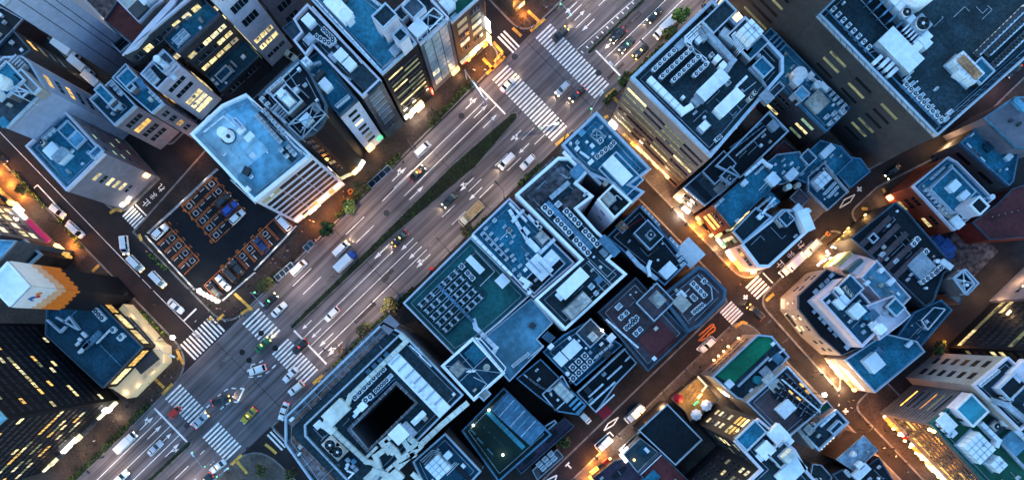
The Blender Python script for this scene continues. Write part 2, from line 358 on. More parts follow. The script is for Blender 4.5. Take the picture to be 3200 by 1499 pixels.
for p in ([(2183, 1064), (2228, 1020), (2236, 1023), (2233, 1032), (2214, 1045), (2212, 1051), (2190, 1065)], [(2228, 1020), (2232, 1014), (2226, 1012), (2184, 1048)]): wline([(x, y) for x, y in p], .4, .008, 'speed_digit', 'orange_paint')
# parking boxes along the side streets
wline([N('33', 1455, 250), N('33', 1392, 222), N('33', 1500, 120)], .3, .008, 'bay_line'); wline([N('33', 880, 780), N('33', 845, 742), N('33', 958, 632), N('33', 1000, 660)], .3, .008, 'bay_line')
wline([N('33', 655, 982), N('33', 622, 945), N('33', 737, 843), N('33', 765, 875)], .3, .008, 'bay_line')
wline([N('21', 255, 212), N('21', 283, 188), N('21', 500, 420), N('21', 470, 450)], .3, .008, 'bay_line'); wline([N('21', 500, 480), N('21', 522, 452), N('21', 632, 560), N('21', 605, 590)], .3, .008, 'bay_line')
wline([N('24', 95, 840), N('24', 335, 610), N('24', 372, 648)], .3, .008, 'bay_line')
# written characters on the road
def text(body, px, z, size, ang, m, parent=None, name='lettering', sx=1, ext=.002):
    cu = bpy.data.curves.new(name, 'FONT'); cu.body = body; cu.size = size; cu.align_x = 'CENTER'; cu.align_y = 'CENTER'; cu.extrude = ext
    o = bpy.data.objects.new('tmp', cu); COL.objects.link(o); bpy.context.view_layer.update()
    me = bpy.data.meshes.new_from_object(o.evaluated_get(bpy.context.evaluated_depsgraph_get())); bpy.data.objects.remove(o)
    me.materials.clear(); me.materials.append(M[m]); p = Wn(px, z)
    mt = Matrix.Translation(p) @ Matrix.Rotation(ang, 4, 'Z') @ Matrix.Diagonal((sx, 1, 1, 1)); me.transform(mt)
    return link(name, me, parent)
for t, ch in ((('21', 1105, 322), '止'), (('21', 1160, 268), 'ま'), (('21', 1218, 208), 'れ'), (('24', 95, 785), '止'), (('24', 175, 712), 'ま'), (('24', 250, 636), 'れ')):
    text(ch, N(*t), .008, 2.3, AU + math.pi/2, 'paint', roadmarks, 'road_character', .8)
# ------------------------------------------------------------------ tactile paving
tact = tag(empty('tactile_paving'), kind='structure')
def tactile(t, pts, wd=.75):
    b = MB(); P = [Wt(t, *p) for p in pts]; z = .128
    for a, c in zip(P, P[1:]): b.bar(a, c, wd, z, z+.012); z += .0012
    b.build('tactile_strip', ['yellow_tile'], tact)
for t, l in (('13', [(705, 735), (778, 672)]), ('13', [(742, 712), (802, 775)]), ('13', [(695, 890), (725, 875)]), ('13', [(330, 1095), (425, 1015)]), ('13', [(120, 85), (205, 165), (175, 215)]), ('13', [(140, 240), (248, 145)]), ('13', [(5, 215), (70, 275)]),
        ('12', [(1790, 320), (1860, 400), (1800, 470)]), ('12', [(1712, 445), (1795, 530)]), ('12', [(1740, 560), (1880, 430)]), ('31', [(1335, 220), (1350, 260), (1385, 330)]), ('31', [(1335, 295), (1370, 280)]),
        ('31', [(1150, 425), (1240, 510)]), ('31', [(1225, 560), (1305, 480)]), ('31', [(1745, 1090), (1825, 1015)]), ('31', [(1785, 1060), (1865, 1155)]), ('32', [(70, 935), (110, 965), (155, 1005)]), ('32', [(430, 480), (505, 415)]), ('32', [(468, 450), (498, 482)]),
        ('21', [(1770, 1005), (1905, 1130)]), ('21', [(1580, 1187), (1600, 1207)]), ('21', [(1640, 1207), (1690, 1165)]), ('21', [(1820, 1160), (1880, 1120)]), ('21', [(700, 840), (750, 790)]), ('21', [(830, 400), (880, 370), (920, 385)]), ('21', [(1050, 560), (1070, 610)]),
        ('24', [(865, 215), (880, 245)]), ('24', [(705, 365), (750, 370)])): tactile(t, l)
N4 = lambda x, y: (2200 + x/3.773, 780 + y/3.773)
for l in ([(730, 600), (820, 520)], [(365, 915), (450, 850), (510, 870)]): tactile('N', [N4(*p) for p in l])
# ------------------------------------------------------------------ buildings
NAD = Vector((0, 0))
class Bld: pass
BL = {}
def B(key, label, cat, h, t, pts, wall='grey_wall', roof='blue_roof', par=(.45, 1.0, 'steel_parapet'), zs=None, base=False, name='office_building', hole=None, win=None, z0=0, group=None, clutter=0, seed=None):
    b = Bld(); b.t = t; b.h = h; b.key = key
    if base: fp = [Wn(N(t, *p), 0)[:2] for p in pts]
    else: fp = [Wn(N(t, *p), zs[i] if zs else h)[:2] for i, p in enumerate(pts)]
    b.fp = fp; cx = sum(p[0] for p in fp)/len(fp); cy = sum(p[1] for p in fp)/len(fp)
    b.root = empty(name, (cx, cy, z0)); tag(b.root, label, cat, group)
    n = len(fp); sg = area(fp) > 0
    zt = zs or [h]*n
    mb = MB()
    for i in range(n):
        a, c = fp[i], fp[(i+1) % n]; za, zc = zt[i], zt[(i+1) % n]
        q = [Vector((a[0], a[1], z0)), Vector((c[0], c[1], z0)), Vector((c[0], c[1], zc)), Vector((a[0], a[1], za))]
        if not sg: q.reverse()
        mb.quad(*q)
    hp = None
    if hole:
        hp = [Wn(N(t, *p), h)[:2] for p in hole]
        if (area(hp) > 0) != sg: hp.reverse()
        for i in range(len(hp)):
            a, c = hp[i], hp[(i+1) % len(hp)]
            q = [Vector((c[0], c[1], z0)), Vector((a[0], a[1], z0)), Vector((a[0], a[1], h)), Vector((c[0], c[1], h))]
            if not sg: q.reverse()
            mb.quad(*q)
    mb.build('wall', [wall], b.root)
    bm = bmesh.new()
    vs = [bm.verts.new((p[0], p[1], zt[i]-.02)) for i, p in enumerate(fp)]
    es = [bm.edges.new((vs[i], vs[(i+1) % n])) for i in range(n)]
    if hp:
        hv = [bm.verts.new((p[0], p[1], h-.02)) for p in hp]
        es += [bm.edges.new((hv[i], hv[(i+1) % len(hv)])) for i in range(len(hv))]
    if hp or zs or n > 4: bmesh.ops.triangle_fill(bm, edges=es, use_beauty=True, normal=(0, 0, 1))
    else: bm.faces.new(vs)
    for f in bm.faces:
        if f.normal.z < 0: f.normal_flip()
    me = bpy.data.meshes.new('roof'); bm.to_mesh(me); bm.free(); me.materials.append(M[roof]); link('roof', me, b.root)
    if par:
        pw, ph, pm = par; pw *= .75; mb = MB(); rings = [(fp, pw)] + ([(hp, -pw)] if hp else [])
        for ring, d in rings:
            inn = inset(ring, d); m_ = len(ring)
            zz = zt if ring is fp else [h]*m_
            for i in range(m_):
                j = (i+1) % m_
                o0, o1, i0, i1 = Vector(ring[i]), Vector(ring[j]), inn[i], inn[j]
                v = [Vector((p[0], p[1], z)) for p, z in ((o0, zz[i]-.3), (o1, zz[j]-.3), (i1, zz[j]-.3), (i0, zz[i]-.3), (o0, zz[i]+ph), (o1, zz[j]+ph), (i1, zz[j]+ph), (i0, zz[i]+ph))]
                k = len(mb.v); mb.v += v
                fs = [(4, 5, 6, 7), (0, 1, 5, 4), (2, 3, 7, 6)]
                if (area([tuple(x[:2]) for x in v[:4]]) < 0): fs = [tuple(reversed(f)) for f in fs]
                mb.f += [tuple(k+x for x in f) for f in fs]; mb.m += [0]*3
        if abs(area(fp)) > 120 and ph > .7 and key not in ('pool_roof', 'blue_court', 'plain_blue_lot'):
            gt = MB(); o1, i1 = inset(fp, pw+.9), inset(fp, pw+1.02); m_ = len(fp)
            for i in range(m_):
                j = (i+1) % m_
                if (Vector(fp[i])-Vector(fp[j])).length < 4: continue
                a, c = Vector((*o1[i], 0)), Vector((*o1[j], 0)); gt.bar(a, c, .13, zt[i]-.01, zt[i]+.22)
            if not zs: gt.build('gutter', ['grey_metal'], b.root)
        mb.build('parapet', [pm], b.root)
    b.hole = inset(hp, -1.5) if hp else None; b.occ = []; b.cl = clutter; b.sd = sum(map(ord, key))
    if win: windows(b, **win)
    BL[key] = b
    return b
def windows(b, fh=3.4, cw=3.2, wr=.8, hr=.5, lit=.3, mats=('lit', 'lit_pale'), z0=4.2, off='glass', top=1.0, edges=None, frame='grey_metal', maxn=90, fill=0, z1=None, seed=1, mg=.8, mull=True, skip=0):
    r = random.Random(seed*91 + int(b.h*10)); fp = b.fp; n = len(fp); sg = area(fp) > 0; items = []
    for i in range(n):
        if edges is not None and i not in edges: continue
        a, c = Vector(fp[i]), Vector(fp[(i+1) % n]); e = c-a; L = e.length
        if L < 3: continue
        e.normalize(); nr = Vector((e.y, -e.x)) if sg else Vector((-e.y, e.x))
        mid = (a+c)/2
        if nr.dot(-mid) <= 0: continue
        nc = max(1, int((L-2*mg)/cw)); cwid = (L-2*mg)/nc; zt = (z1 or b.h)-top; nf = int((zt-z0)/fh)
        for f in range(nf):
            zc = zt - fh*(f+.5); on = r.random() < lit*1.3
            for k in range(nc):
                s = mg + cwid*(k+.5); p = a+e*s
                if skip and r.random() < skip: continue
                m = r.choice(mats) if (r.random() < lit if not on else r.random() < .75) and lit > 0 else off
                items.append((nr.dot(-p.normalized())*zc, p, e, nr, cwid*wr/2, zc, fh*hr/2, m))
    items.sort(key=lambda q: -q[0])
    rest = {}
    for j, (_, p, e, nr, hw, zc, hh, m) in enumerate(items):
        solo = j < maxn
        if solo: mb = MB()
        else: mb = rest.setdefault(m, MB())
        e3 = Vector((e.x, e.y, 0)); n3 = Vector((nr.x, nr.y, 0))
        c0 = Vector((p.x, p.y, 0)) + n3*.03
        mb.obox(c0, e3*hw, n3*.04, zc-hh, zc+hh, 0)
        mb.obox(c0+n3*.01, e3*(hw+.04), n3*.06, zc-hh-.10, zc-hh-.02, 1)
        nb = min(8, int(2*hw/1.25)) if mull and frame != 'beige_wall' and off != 'window_black' else 0
        for q in range(1, nb+1): mb.obox(c0+e3*(-hw+2*hw*q/(nb+1))+n3*.02, e3*.05, n3*.045, zc-hh, zc+hh, 1)
        if m.startswith('lit') and r.random() < .45: x_ = r.uniform(-.6, .6)*hw; mb.obox(c0+e3*x_+n3*.012, e3*hw*r.uniform(.15, .35), n3*.04, zc+hh*r.uniform(-.6, .3), zc+hh*.98, 1)
        if solo: mb.build('window', [m, frame], b.root)
    if rest:
        ms = list(rest); al = MB()
        for k, m in enumerate(ms):
            q = rest[m]; o = len(al.v); al.v += q.v; al.f += [tuple(x+o for x in f) for f in q.f]; al.m += [k if x == 0 else len(ms) for x in q.m]
        tag(al.build('windows', ms+[frame], b.root), kind='stuff')
SEGS = {'sign_white': ['sign_white', 'sign_warm', 'lit_pale', 'dark_metal'], 'sign_warm': ['sign_warm', 'sign_orange', 'sign_white', 'lit_amber', 'dark_metal'],
        'sign_orange': ['sign_orange', 'sign_warm', 'sign_white', 'lit_amber', 'dark_metal', 'red_paint'], 'sign_cream': ['sign_cream', 'lit_pale', 'lit', 'beige_wall', 'dark_metal']}
def sign(b, i, t0, t1, z0, z1, m, power=0, col=WARM, proud=.35, name='shop_sign', every=7, lz=None, out=1.6):
    fp = b.fp; n = len(fp); sg = area(fp) > 0; a, c = Vector(fp[i]), Vector(fp[(i+1) % n]); e = c-a
    nr = (Vector((e.y, -e.x)) if sg else Vector((-e.y, e.x))).normalized()
    p, q = a+e*t0, a+e*t1; mid = (p+q)/2; mb = MB()
    L = (q-p).length; ms = [m]; r = random.Random(int(L*77+i)+int(z0*10))
    if L > 3 and m in SEGS and name != 'awning':
        ms = SEGS[m]; x = 0
        while x < L:
            l = min(r.uniform(.7, 2.6), L-x); k = r.choices(range(len(ms)), weights=[5]+[2]*(len(ms)-1))[0]
            pr_ = proud*r.uniform(.35, 1); za = z0+(z1-z0)*r.uniform(0, .35); zb = z1-(z1-z0)*r.uniform(0, .35)
            c0 = p + (q-p)/L*(x+l/2); mb.obox(c0 + nr*(pr_/2), Vector((*((q-p)/L*l*.47), 0)), Vector((*nr, 0))*pr_/2, za, zb, k); x += l
    else: mb.obox(mid + nr*(proud/2), Vector((*(q-p)/2, 0)), Vector((*nr, 0))*proud/2, z0, z1)
    o = mb.build(name, ms, b.root)
    if power:
        L = (q-p).length; k = max(1, round(L/every))
        for j in range(k):
            x = p + (q-p)*((j+.5)/k) + nr*out
            light('shop_light', (x.x, x.y, lz or (z0+.2)), col, power*PW*1.7, .6, b.root)
    return o
def T2(b, x, y, z=None): return Wn(N(b.t, x, y), b.h if z is None else z)
def k_(b, z=None): return S/TS*(1-(b.h if z is None else z)/H)      # metres per tile pixel at roof height
_ac = {}
def ac_mesh(sx, sy, hh, fan):
    key = (round(sx, 1), round(sy, 1), round(hh, 1), fan)
    if key in _ac: return _ac[key]
    mb = MB(); mb.obox((0, 0), DU*sx/2, DV*sy/2, .15, hh, 0)
    f = None
    if fan:
        m2 = MB(); r = min(sx, sy)*.38; m2.cyl((0, 0), hh, hh+.06, r, 1, 14); m2.cyl((0, 0), hh+.06, hh+.12, r*.3, 0, 8)
        m2.cyl((0, 0), hh, hh+.03, r*1.15, 2, 14); f = m2.mesh('fan', ['white_metal', 'dark_metal', 'grey_metal'])
    else: mb.obox((0, 0), DU*sx*.42, DV*sy*.3, hh, hh+.05, 2)
    me = mb.mesh('air_conditioner', ['white_metal', 'dark_metal', 'grey_metal']); _ac[key] = (me, f); return _ac[key]
def put_ac(b, md, loc):
    o = link('air_conditioner', md[0], b.root, loc)
    if md[1]: link('fan', md[1], o).matrix_parent_inverse = Matrix()
    return o
def ac(b, x0, y0, x1, y1, n, s=34, s2=None, fan=1, h=1.3, z=None):
    k = k_(b, z); base = b.h if z is None else z
    for i in range(n):
        t = i/(n-1) if n > 1 else 0; p = Wn(N(b.t, x0+(x1-x0)*t, y0+(y1-y0)*t), base)
        b.occ.append((p.x, p.y, s*k*.6, (s2 or s)*k*.6)); put_ac(b, ac_mesh(s*k, (s2 or s)*k, h, fan), (p.x, p.y, base))
def box(b, x, y, lu, lv, h, m='white_metal', name='roof_box', z=0, ang=0, top=None):
    p = T2(b, x, y, b.h+z); k = k_(b, b.h+z); b.occ.append((p.x, p.y, lu*k/2, lv*k/2)) if h > .2 else None; mb = MB(); ro = Matrix.Rotation(R(ang), 3, 'Z')
    mb.obox(p, ro @ DU*lu*k/2, ro @ DV*lv*k/2, b.h+z, b.h+z+h, 0, 1)
    mb.obox(p, ro @ DU*(lu*k/2+.08), ro @ DV*(lv*k/2+.08), b.h+z+h, b.h+z+h+.1, 1)
    return mb.build(name, [m, top or m], b.root)
def tank(b, x, y, lu, lv, h=2.6, m='white_metal', z=0):
    p = T2(b, x, y, b.h+z); k = k_(b); b.occ.append((p.x, p.y, lu*k/2, lv*k/2)); mb = MB(); a, c = lu*k/2, lv*k/2; B0 = b.h+z
    mb.obox(p, DU*(a+.3), DV*(c+.3), B0, B0+.35, 1); mb.obox(p, DU*a, DV*c, B0+.35, B0+h, 0)
    nu, nv = max(1, round(2*a/1.2)), max(1, round(2*c/1.2)); P = Vector((p.x, p.y, 0))
    for i in range(1, nu): mb.obox(P+DU*(-a+2*a*i/nu), DU*.05, DV*(c+.03), B0+.4, B0+h+.07, 1)
    for i in range(1, nv): mb.obox(P+DV*(-c+2*c*i/nv), DU*(a+.04), DV*.05, B0+.42, B0+h+.08, 1)
    o = mb.build('water_tank', [m, 'grey_metal'], b.root)
    mb = MB(); mb.cyl((P+DU*a*.4)[:2], B0+h, B0+h+.2, .3, 0, 8); mb.build('hatch', ['grey_metal'], o).matrix_parent_inverse = Matrix()
def room(b, x, y, lu, lv, h=3, wall='grey_wall', roof='blue_roof', z=0, rim='steel_parapet', name='roof_room'):
    p = T2(b, x, y, b.h+z+h); k = k_(b, b.h+h+z); b.occ.append((p.x, p.y, lu*k/2, lv*k/2)); mb = MB(); a, c = lu*k/2, lv*k/2; P = Vector((p.x, p.y, 0)); Z = b.h+z; ph = .5
    mb.obox(P, DU*a, DV*c, Z, Z+h, 0, 1); r = .28
    for s in (-1, 1):
        mb.obox(P+DU*s*(a-r/2+.01), DU*r/2, DV*(c+.01), Z+h-.2, Z+h+ph, 2); mb.obox(P+DV*s*(c-r/2+.012), DU*(a-r), DV*r/2, Z+h-.2, Z+h+ph-.003, 2)
    o = mb.build(name, [wall, roof, rim, 'dark_metal'], b.root)
    mb = MB(); mb.obox(P-DU*(a+.02)+DV*c*.3, DU*.03, DV*.45, Z, Z+min(2, h*.8)); d = mb.build('door', ['dark_metal'], o); d.matrix_parent_inverse = Matrix()
def duct(b, w_, pts, m='ivory', h=1.0, z=.3, name='duct', t=None, zz=None):
    base = (b.h if zz is None else zz)+z; k = k_(b, base); P = [Wn(N(t or b.t, *q), base) for q in pts]; mb = MB(); W = w_*k
    for i, (a, c) in enumerate(zip(P, P[1:])):
        d = (c-a); L = d.length; u = d.normalized(); e0 = W/2 if i else 0; e1 = W/2 if i < len(P)-2 else 0
        mb.bar(a+u*(-e0*.999), c+u*e1*.999, W, base, base+h+i*.004)
        if L < 60 and zz is None and h > .15:
            for q_ in range(int(L/1.5)+1): e_ = a+u*min(L, q_*1.5); b.occ.append((e_.x, e_.y, W/2+.3, W/2+.3))
        n = int(L/max(1.5, W)); 
        for q in range(1, n):
            x = a+u*(L*q/n); mb.bar(x-u*.05, x+u*.05, W+.12, base-.02, base+h+.07+i*.004, 1)
    mb.build(name, [m, 'grey_metal' if m != 'dark_metal' else m], b.root)
def pipe(b, w_, pts, m='grey_metal', z=.4, name='pipe', t=None):
    base = b.h+z; k = k_(b); P = [Wn(N(t or b.t, *q), base) for q in pts]; mb = MB()
    for a, c in zip(P, P[1:]): mb.tube(a, c, max(.06, w_*k/2), 0, 6)
    mb.build(name, [m], b.root)
def cyl(b, x, y, r, h, m='white_metal', z=0, name='tank', r2=None, mt=None):
    p = T2(b, x, y, b.h+z); mb = MB(); mb.cyl(p, b.h+z, b.h+z+h, r*k_(b), 0, 20, None if r2 is None else r2*k_(b), 1)
    mb.cyl(p, b.h+z+h, b.h+z+h+.15, r*k_(b)*.3, 1, 10)
    mb.build(name, [m, mt or m], b.root)
def fan(b, x, y, s, h=2.2, m='beige_metal'):
    p = T2(b, x, y, b.h+h); k = k_(b); a = s*k/2; b.occ.append((p.x, p.y, a, a)); mb = MB(); P = Vector((p.x, p.y, 0))
    mb.obox(P, DU*a, DV*a, b.h, b.h+h, 0); mb.cyl(P, b.h+h, b.h+h+.5, a*.8, 2, 24, mt=1)
    mb.cyl(P, b.h+h+.5, b.h+h+.62, a*.2, 2, 10)
    for q in range(5):
        an = q*1.2566; mb.bar(P+Vector((math.cos(an), math.sin(an), 0))*a*.18, P+Vector((math.cos(an), math.sin(an), 0))*a*.72, .3, b.h+h+.5, b.h+h+.58, 3)
    mb.build('cooling_tower', [m, 'black_roof', 'white_metal', 'dark_metal'], b.root)
def ribs(b, x0, y0, x1, y1, n, lu, lv, h=.8, m='white_metal', name='ledge', z=0):
    for i in range(n):
        t = i/(n-1) if n > 1 else 0; box(b, x0+(x1-x0)*t, y0+(y1-y0)*t, lu, lv, h, m, name, z)
def frame(b, pts, z=3, wd=.3, m='steel_parapet', cross=True, name='screen_frame', posts=True):
    base = b.h+z; P = [T2(b, *q, base) for q in pts]; mb = MB(); n = len(P)
    for i in range(n):
        a, c = P[i], P[(i+1) % n]; mb.bar(a, c, wd, base-wd, base)
        if posts: mb.tube((a.x, a.y, b.h), (a.x, a.y, base-wd), wd/3, 0, 6)
    if cross:
        for i in range(n//2): mb.bar(P[i], P[i+n//2], wd*.7, base-wd*.7, base-.03*(i+1))
    mb.build(name, [m], b.root)
def scatter(b, n, seed):
    r = random.Random(seed); pts = b.fp; xs = [p[0] for p in pts]; ys = [p[1] for p in pts]; inn = inset(pts, 1.3)
    made = 0; tries = 0; taken = []
    while made < n and tries < n*40:
        tries += 1; x = r.uniform(min(xs), max(xs)); y = r.uniform(min(ys), max(ys))
        if not inside((x, y), inn) or (b.hole and inside((x, y), b.hole)): continue
        if any((x-a)**2+(y-c)**2 < 1.6 for a, c in taken) or any(abs((x-a)*CU+(y-c)*SU) < U_+.5 and abs((x-a)*SU-(y-c)*CU) < V_+.5 for a, c, U_, V_ in b.occ): continue
        taken.append((x, y)); q = r.random(); P = Vector((x, y, 0)); mb = MB(); made += 1
        if q < .22:
            mb.obox(P, DU*r.uniform(.25, .55), DV*r.uniform(.2, .5), b.h, b.h+r.uniform(.4, 1.2)); mb.build('roof_vent', [r.choice(['white_metal', 'grey_metal', 'beige_metal', 'white_metal'])], b.root)
        elif q < .42:
            put_ac(b, ac_mesh(.9, .45, .9, 0), (x, y, b.h))
        elif q < .85:
            d = DU if r.random() < .5 else DV; L = r.uniform(1.5, 6); e = P+d*L
            if inside(e[:2], inn):
                mb.tube((x, y, b.h+.25), (e.x, e.y, b.h+.25), .07, 0, 5)
                d2 = DV if d is DU else DU; e2 = e+d2*r.uniform(-2, 2)
                if inside(e2[:2], inn): mb.tube((e.x, e.y, b.h+.25), (e2.x, e2.y, b.h+.25), .07, 0, 5)
                mb.build('pipe', ['grey_metal'], b.root)
        else:
            mb.cyl(P, b.h, b.h+r.uniform(.3, .9), r.uniform(.15, .35), 0, 10); mb.build('roof_vent', ['white_metal'], b.root)
LITS = ('lit', 'lit_pale', 'lit')
# --- north-west block
b = B('tower_nw', 'huge windowless pale blue grey tower wall in the top left corner', 'tower', 40, 'N', [(13, 20), (117, -80), (-92, -296), (-196, -196)], 'blue_panel_wall', 'sky_roof', name='tower_block')
for t in (.3, .62, .78):
    a, c = Vector(b.fp[0]), Vector(b.fp[1]); p = a+(c-a)*t; mb = MB(); mb.obox(p, Vector((.06, 0, 0)), Vector((0, .06, 0)), 0, 39.8); mb.build('wall_joint', ['dark_wall'], b.root)
b = B('terrace', 'dark low roof with a slatted deck beside the blank blue grey wall', 'building', 11, '11', [(722, 215), (800, 165), (1010, 340), (925, 415)], 'dark_wall', 'black_roof', clutter=4)
ribs(b, 800, 235, 950, 350, 8, 95, 5, .3, 'dark_metal', 'deck_slat')
b = B('maroon_low', 'low building with a plain maroon flat roof near the top left corner', 'building', 12.5, '11', [(790, 160), (900, 0), (1110, 215), (1005, 335)], 'maroon', 'maroon', (.3, .5, 'dark_parapet'))
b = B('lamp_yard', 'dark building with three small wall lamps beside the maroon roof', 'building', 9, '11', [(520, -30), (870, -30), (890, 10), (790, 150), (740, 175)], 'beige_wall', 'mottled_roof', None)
for x, y in ((630, 60), (694, 106), (756, 152)): cyl(b, x, y, 9, .4, 'sign_warm', 1.0, 'wall_lamp'); light('shop_light', T2(b, x+20, y-12, b.h+2.2), WARM, 150*PW, .3, b.root)
b = B('ledge_building', 'building with a long pale ledge and a row of lit yellow windows under it', 'office building', 25, '11', [(930, 425), (1005, 340), (1110, 215), (1290, 20), (1340, -90), (1560, -95)], 'beige_wall', 'grey_roof', (1.6, .6, 'white_wall'), win=dict(fh=4.4, cw=2.6, wr=.7, hr=.42, lit=.45, mats=LITS, seed=3))
b = B('white_tank_house', 'building with a cream roof slab and white tanks at the top left edge', 'building', 24, '11', [(870, -10), (1060, 185), (1180, 60), (1240, 20), (1240, -90), (900, -90)], 'pale_wall', 'ivory', (.4, .8, 'white_wall'), clutter=5)
tank(b, 1130, 20, 90, 60, 2); box(b, 1070, 90, 120, 90, 1.5, 'dark_metal'); 
b = B('blue_terrace', 'office block with a vivid blue stained roof above five rows of windows', 'office building', 21, '11', [(1352, 415), (1235, 300), (1545, 0), (1677, 120)], 'beige_wall', 'blue_roof', (.5, .9, 'grey_wall'), win=dict(fh=3.5, cw=2.2, wr=.86, hr=.42, lit=.5, mats=LITS, z0=8, top=1.5, seed=5))
ac(b, 1345, 305, 1370, 330, 2, 60, 26, 0); ac(b, 1390, 262, 1415, 287, 2, 60, 26, 0); duct(b, 10, [(1300, 335), (1330, 312), (1365, 345), (1345, 370)], 'grey_metal', .4)
box(b, 1420, 140, 34, 30, .7, 'grey_metal'); box(b, 1520, 222, 18, 18, .6); box(b, 1340, 210, 30, 26, .6, 'grey_metal'); pipe(b, 4, [(1560, 30), (1640, 100), (1440, 290), (1300, 420)], 'blue_metal')
pipe(b, 40, [(1425, 90), (1520, 5)], 'glass_teal', name='skylight')
b = B('dark_annex', 'low annex with a dark navy roof and pale green lit windows', 'building', 8, '11', [(1668, 700), (1555, 568), (1850, 305), (1964, 430)], 'dark_wall', 'deep_roof', (.35, .6, 'dark_parapet'), win=dict(fh=3.8, cw=4, wr=.85, hr=.45, lit=.95, mats=('lit_green',), z0=.5, top=.3, seed=2))
room(b, 1690, 560, 120, 70, .9, 'dark_wall', 'deep_roof'); duct(b, 14, [(1745, 465), (1790, 510)], 'grey_metal', .6); duct(b, 12, [(1730, 500), (1770, 545)], 'grey_metal', .5); box(b, 1712, 632, 12, 12, .5); ac(b, 1615, 610, 1645, 640, 2, 22, 14, 0)
b = B('white_offscreen', 'white block with three dark recessed balconies at the top edge', 'apartment building', 38, 'N', [(642, -21), (725, -101), (600, -230), (517, -150)], 'white_wall', 'grey_roof', win=dict(fh=6.2, cw=20, wr=.72, hr=.42, lit=0, z0=17, seed=3))
windows(b, fh=3.5, cw=1.6, wr=.85, hr=.5, lit=.9, mats=('lit',), z0=7.5, z1=16, seed=9); windows(b, fh=3.5, cw=1.8, wr=.8, hr=.4, lit=0, z0=1, z1=7.5)
b = B('slot_offscreen', 'grey white wall with dark square openings at the top edge beside the parapet roof', 'apartment building', 30, 'N', [(770, -60), (850, -135), (760, -230), (680, -155)], 'lilac_wall', 'grey_roof', win=dict(fh=6, cw=4.4, wr=.6, hr=.45, lit=0, z0=2, seed=3))
b = B('white_recess', 'narrow white building with a roof tank and rows of bright yellow windows', 'apartment building', 21, '11', [(1070, 570), (1245, 380), (1375, 510), (1200, 690)], 'white_wall', 'slate_roof', (.5, .9, 'white_wall'), win=dict(fh=3.7, cw=5.5, wr=.82, hr=.4, lit=0, z0=12.5, seed=4))
windows(b, fh=2.7, cw=3.2, wr=.8, hr=.7, lit=.6, mats=LITS, z0=1.5, z1=12, seed=12)
room(b, 1240, 470, 130, 110, 2.2, 'white_wall', 'grey_roof'); cyl(b, 1215, 470, 26, 2, z=2.3); tank(b, 1258, 505, 40, 36, 1.6, z=2.3); ac(b, 1120, 570, 1175, 635, 4, 44, 16, 0); ac(b, 1140, 550, 1195, 615, 4, 44, 16, 0); box(b, 1290, 560, 30, 110, .5, 'bright_white')
b = B('blue_stair', 'slim building with a bright blue roof and a zigzag stair above balconies', 'apartment building', 20, '11', [(860, 600), (965, 490), (1250, 790), (1160, 868), (945, 680)], 'lilac_wall', 'blue_roof', (.4, 1, 'steel_parapet'), win=dict(fh=3.4, cw=5, wr=.8, hr=.5, lit=.1, mats=('lit_amber',), seed=4))
room(b, 965, 590, 120, 110, 1.5, 'grey_wall', 'blue_roof'); room(b, 990, 660, 60, 50, 2.4, 'grey_wall', 'grey_roof'); duct(b, 50, [(1060, 610), (1100, 680)], 'blue_metal', 1.2); ac(b, 1150, 705, 1225, 775, 4, 26, 14, 0)
b = B('pit_house', 'corner house with raised stair boxes and a deep blue roof terrace', 'apartment building', 19.5, '11', [(690, 760), (860, 610), (1045, 808), (880, 958)], 'lilac_wall', 'deep_roof', (.45, 1, 'steel_parapet'), win=dict(fh=3.6, cw=3.6, wr=.84, hr=.5, lit=.04, mats=('lit_amber',), z0=2, seed=4), clutter=7)
room(b, 795, 715, 70, 160, 3, 'grey_wall', 'blue_roof'); room(b, 870, 790, 80, 60, 1.4, 'grey_wall', 'deep_roof'); ac(b, 870, 650, 925, 710, 3, 40, 20, 0); box(b, 920, 820, 26, 30, 1.2, 'grey_metal')
b = B('fan_tower', 'pale grey tower with chamfered roof, round white tank and lattice mast on the left edge', 'tower', 31, '11', [(-90, 820), (65, 975), (360, 680), (240, 480), (185, 430), (40, 435), (-110, 560)], 'blue_panel_wall', 'grey_roof', (.5, .6, 'steel_parapet'), win=dict(fh=3.6, cw=3, wr=.6, hr=.4, lit=.12, mats=('lit_amber',), edges=[2], seed=4), name='tower_block')
room(b, 60, 600, 190, 200, 3.5, 'grey_wall', 'blue_roof'); room(b, 215, 620, 70, 210, 3, 'pale_wall', 'pale_wall'); cyl(b, 50, 640, 52, 3, z=3.6); box(b, 20, 715, 90, 80, 3, 'bright_white'); ribs(b, 130, 470, 200, 540, 5, 90, 8, 1.6, 'grey_metal', 'louvre')
frame(b, [(110, 650), (210, 690), (160, 735), (70, 690)], 5, .3); ac(b, 235, 590, 300, 660, 3, 40, 24, 1); box(b, 45, 930, 60, 60, .8, 'blue_roof')
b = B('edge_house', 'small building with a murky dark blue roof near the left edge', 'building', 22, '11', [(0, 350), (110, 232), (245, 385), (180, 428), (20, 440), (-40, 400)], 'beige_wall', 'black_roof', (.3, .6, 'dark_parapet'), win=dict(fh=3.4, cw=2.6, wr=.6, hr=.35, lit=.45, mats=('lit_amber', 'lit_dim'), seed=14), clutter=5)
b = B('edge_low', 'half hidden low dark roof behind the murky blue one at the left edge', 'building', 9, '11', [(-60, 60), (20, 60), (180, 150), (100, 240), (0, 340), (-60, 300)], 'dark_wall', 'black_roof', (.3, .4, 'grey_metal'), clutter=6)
b = B('lilac_corner', 'lilac corner block with white rimmed blue roof above the stop sign lane', 'office building', 21.5, 'N', [(87, 460), (211, 350), (334, 483), (215, 600)], 'lilac_wall', 'blue_roof', (.6, 1.0, 'white_wall'))
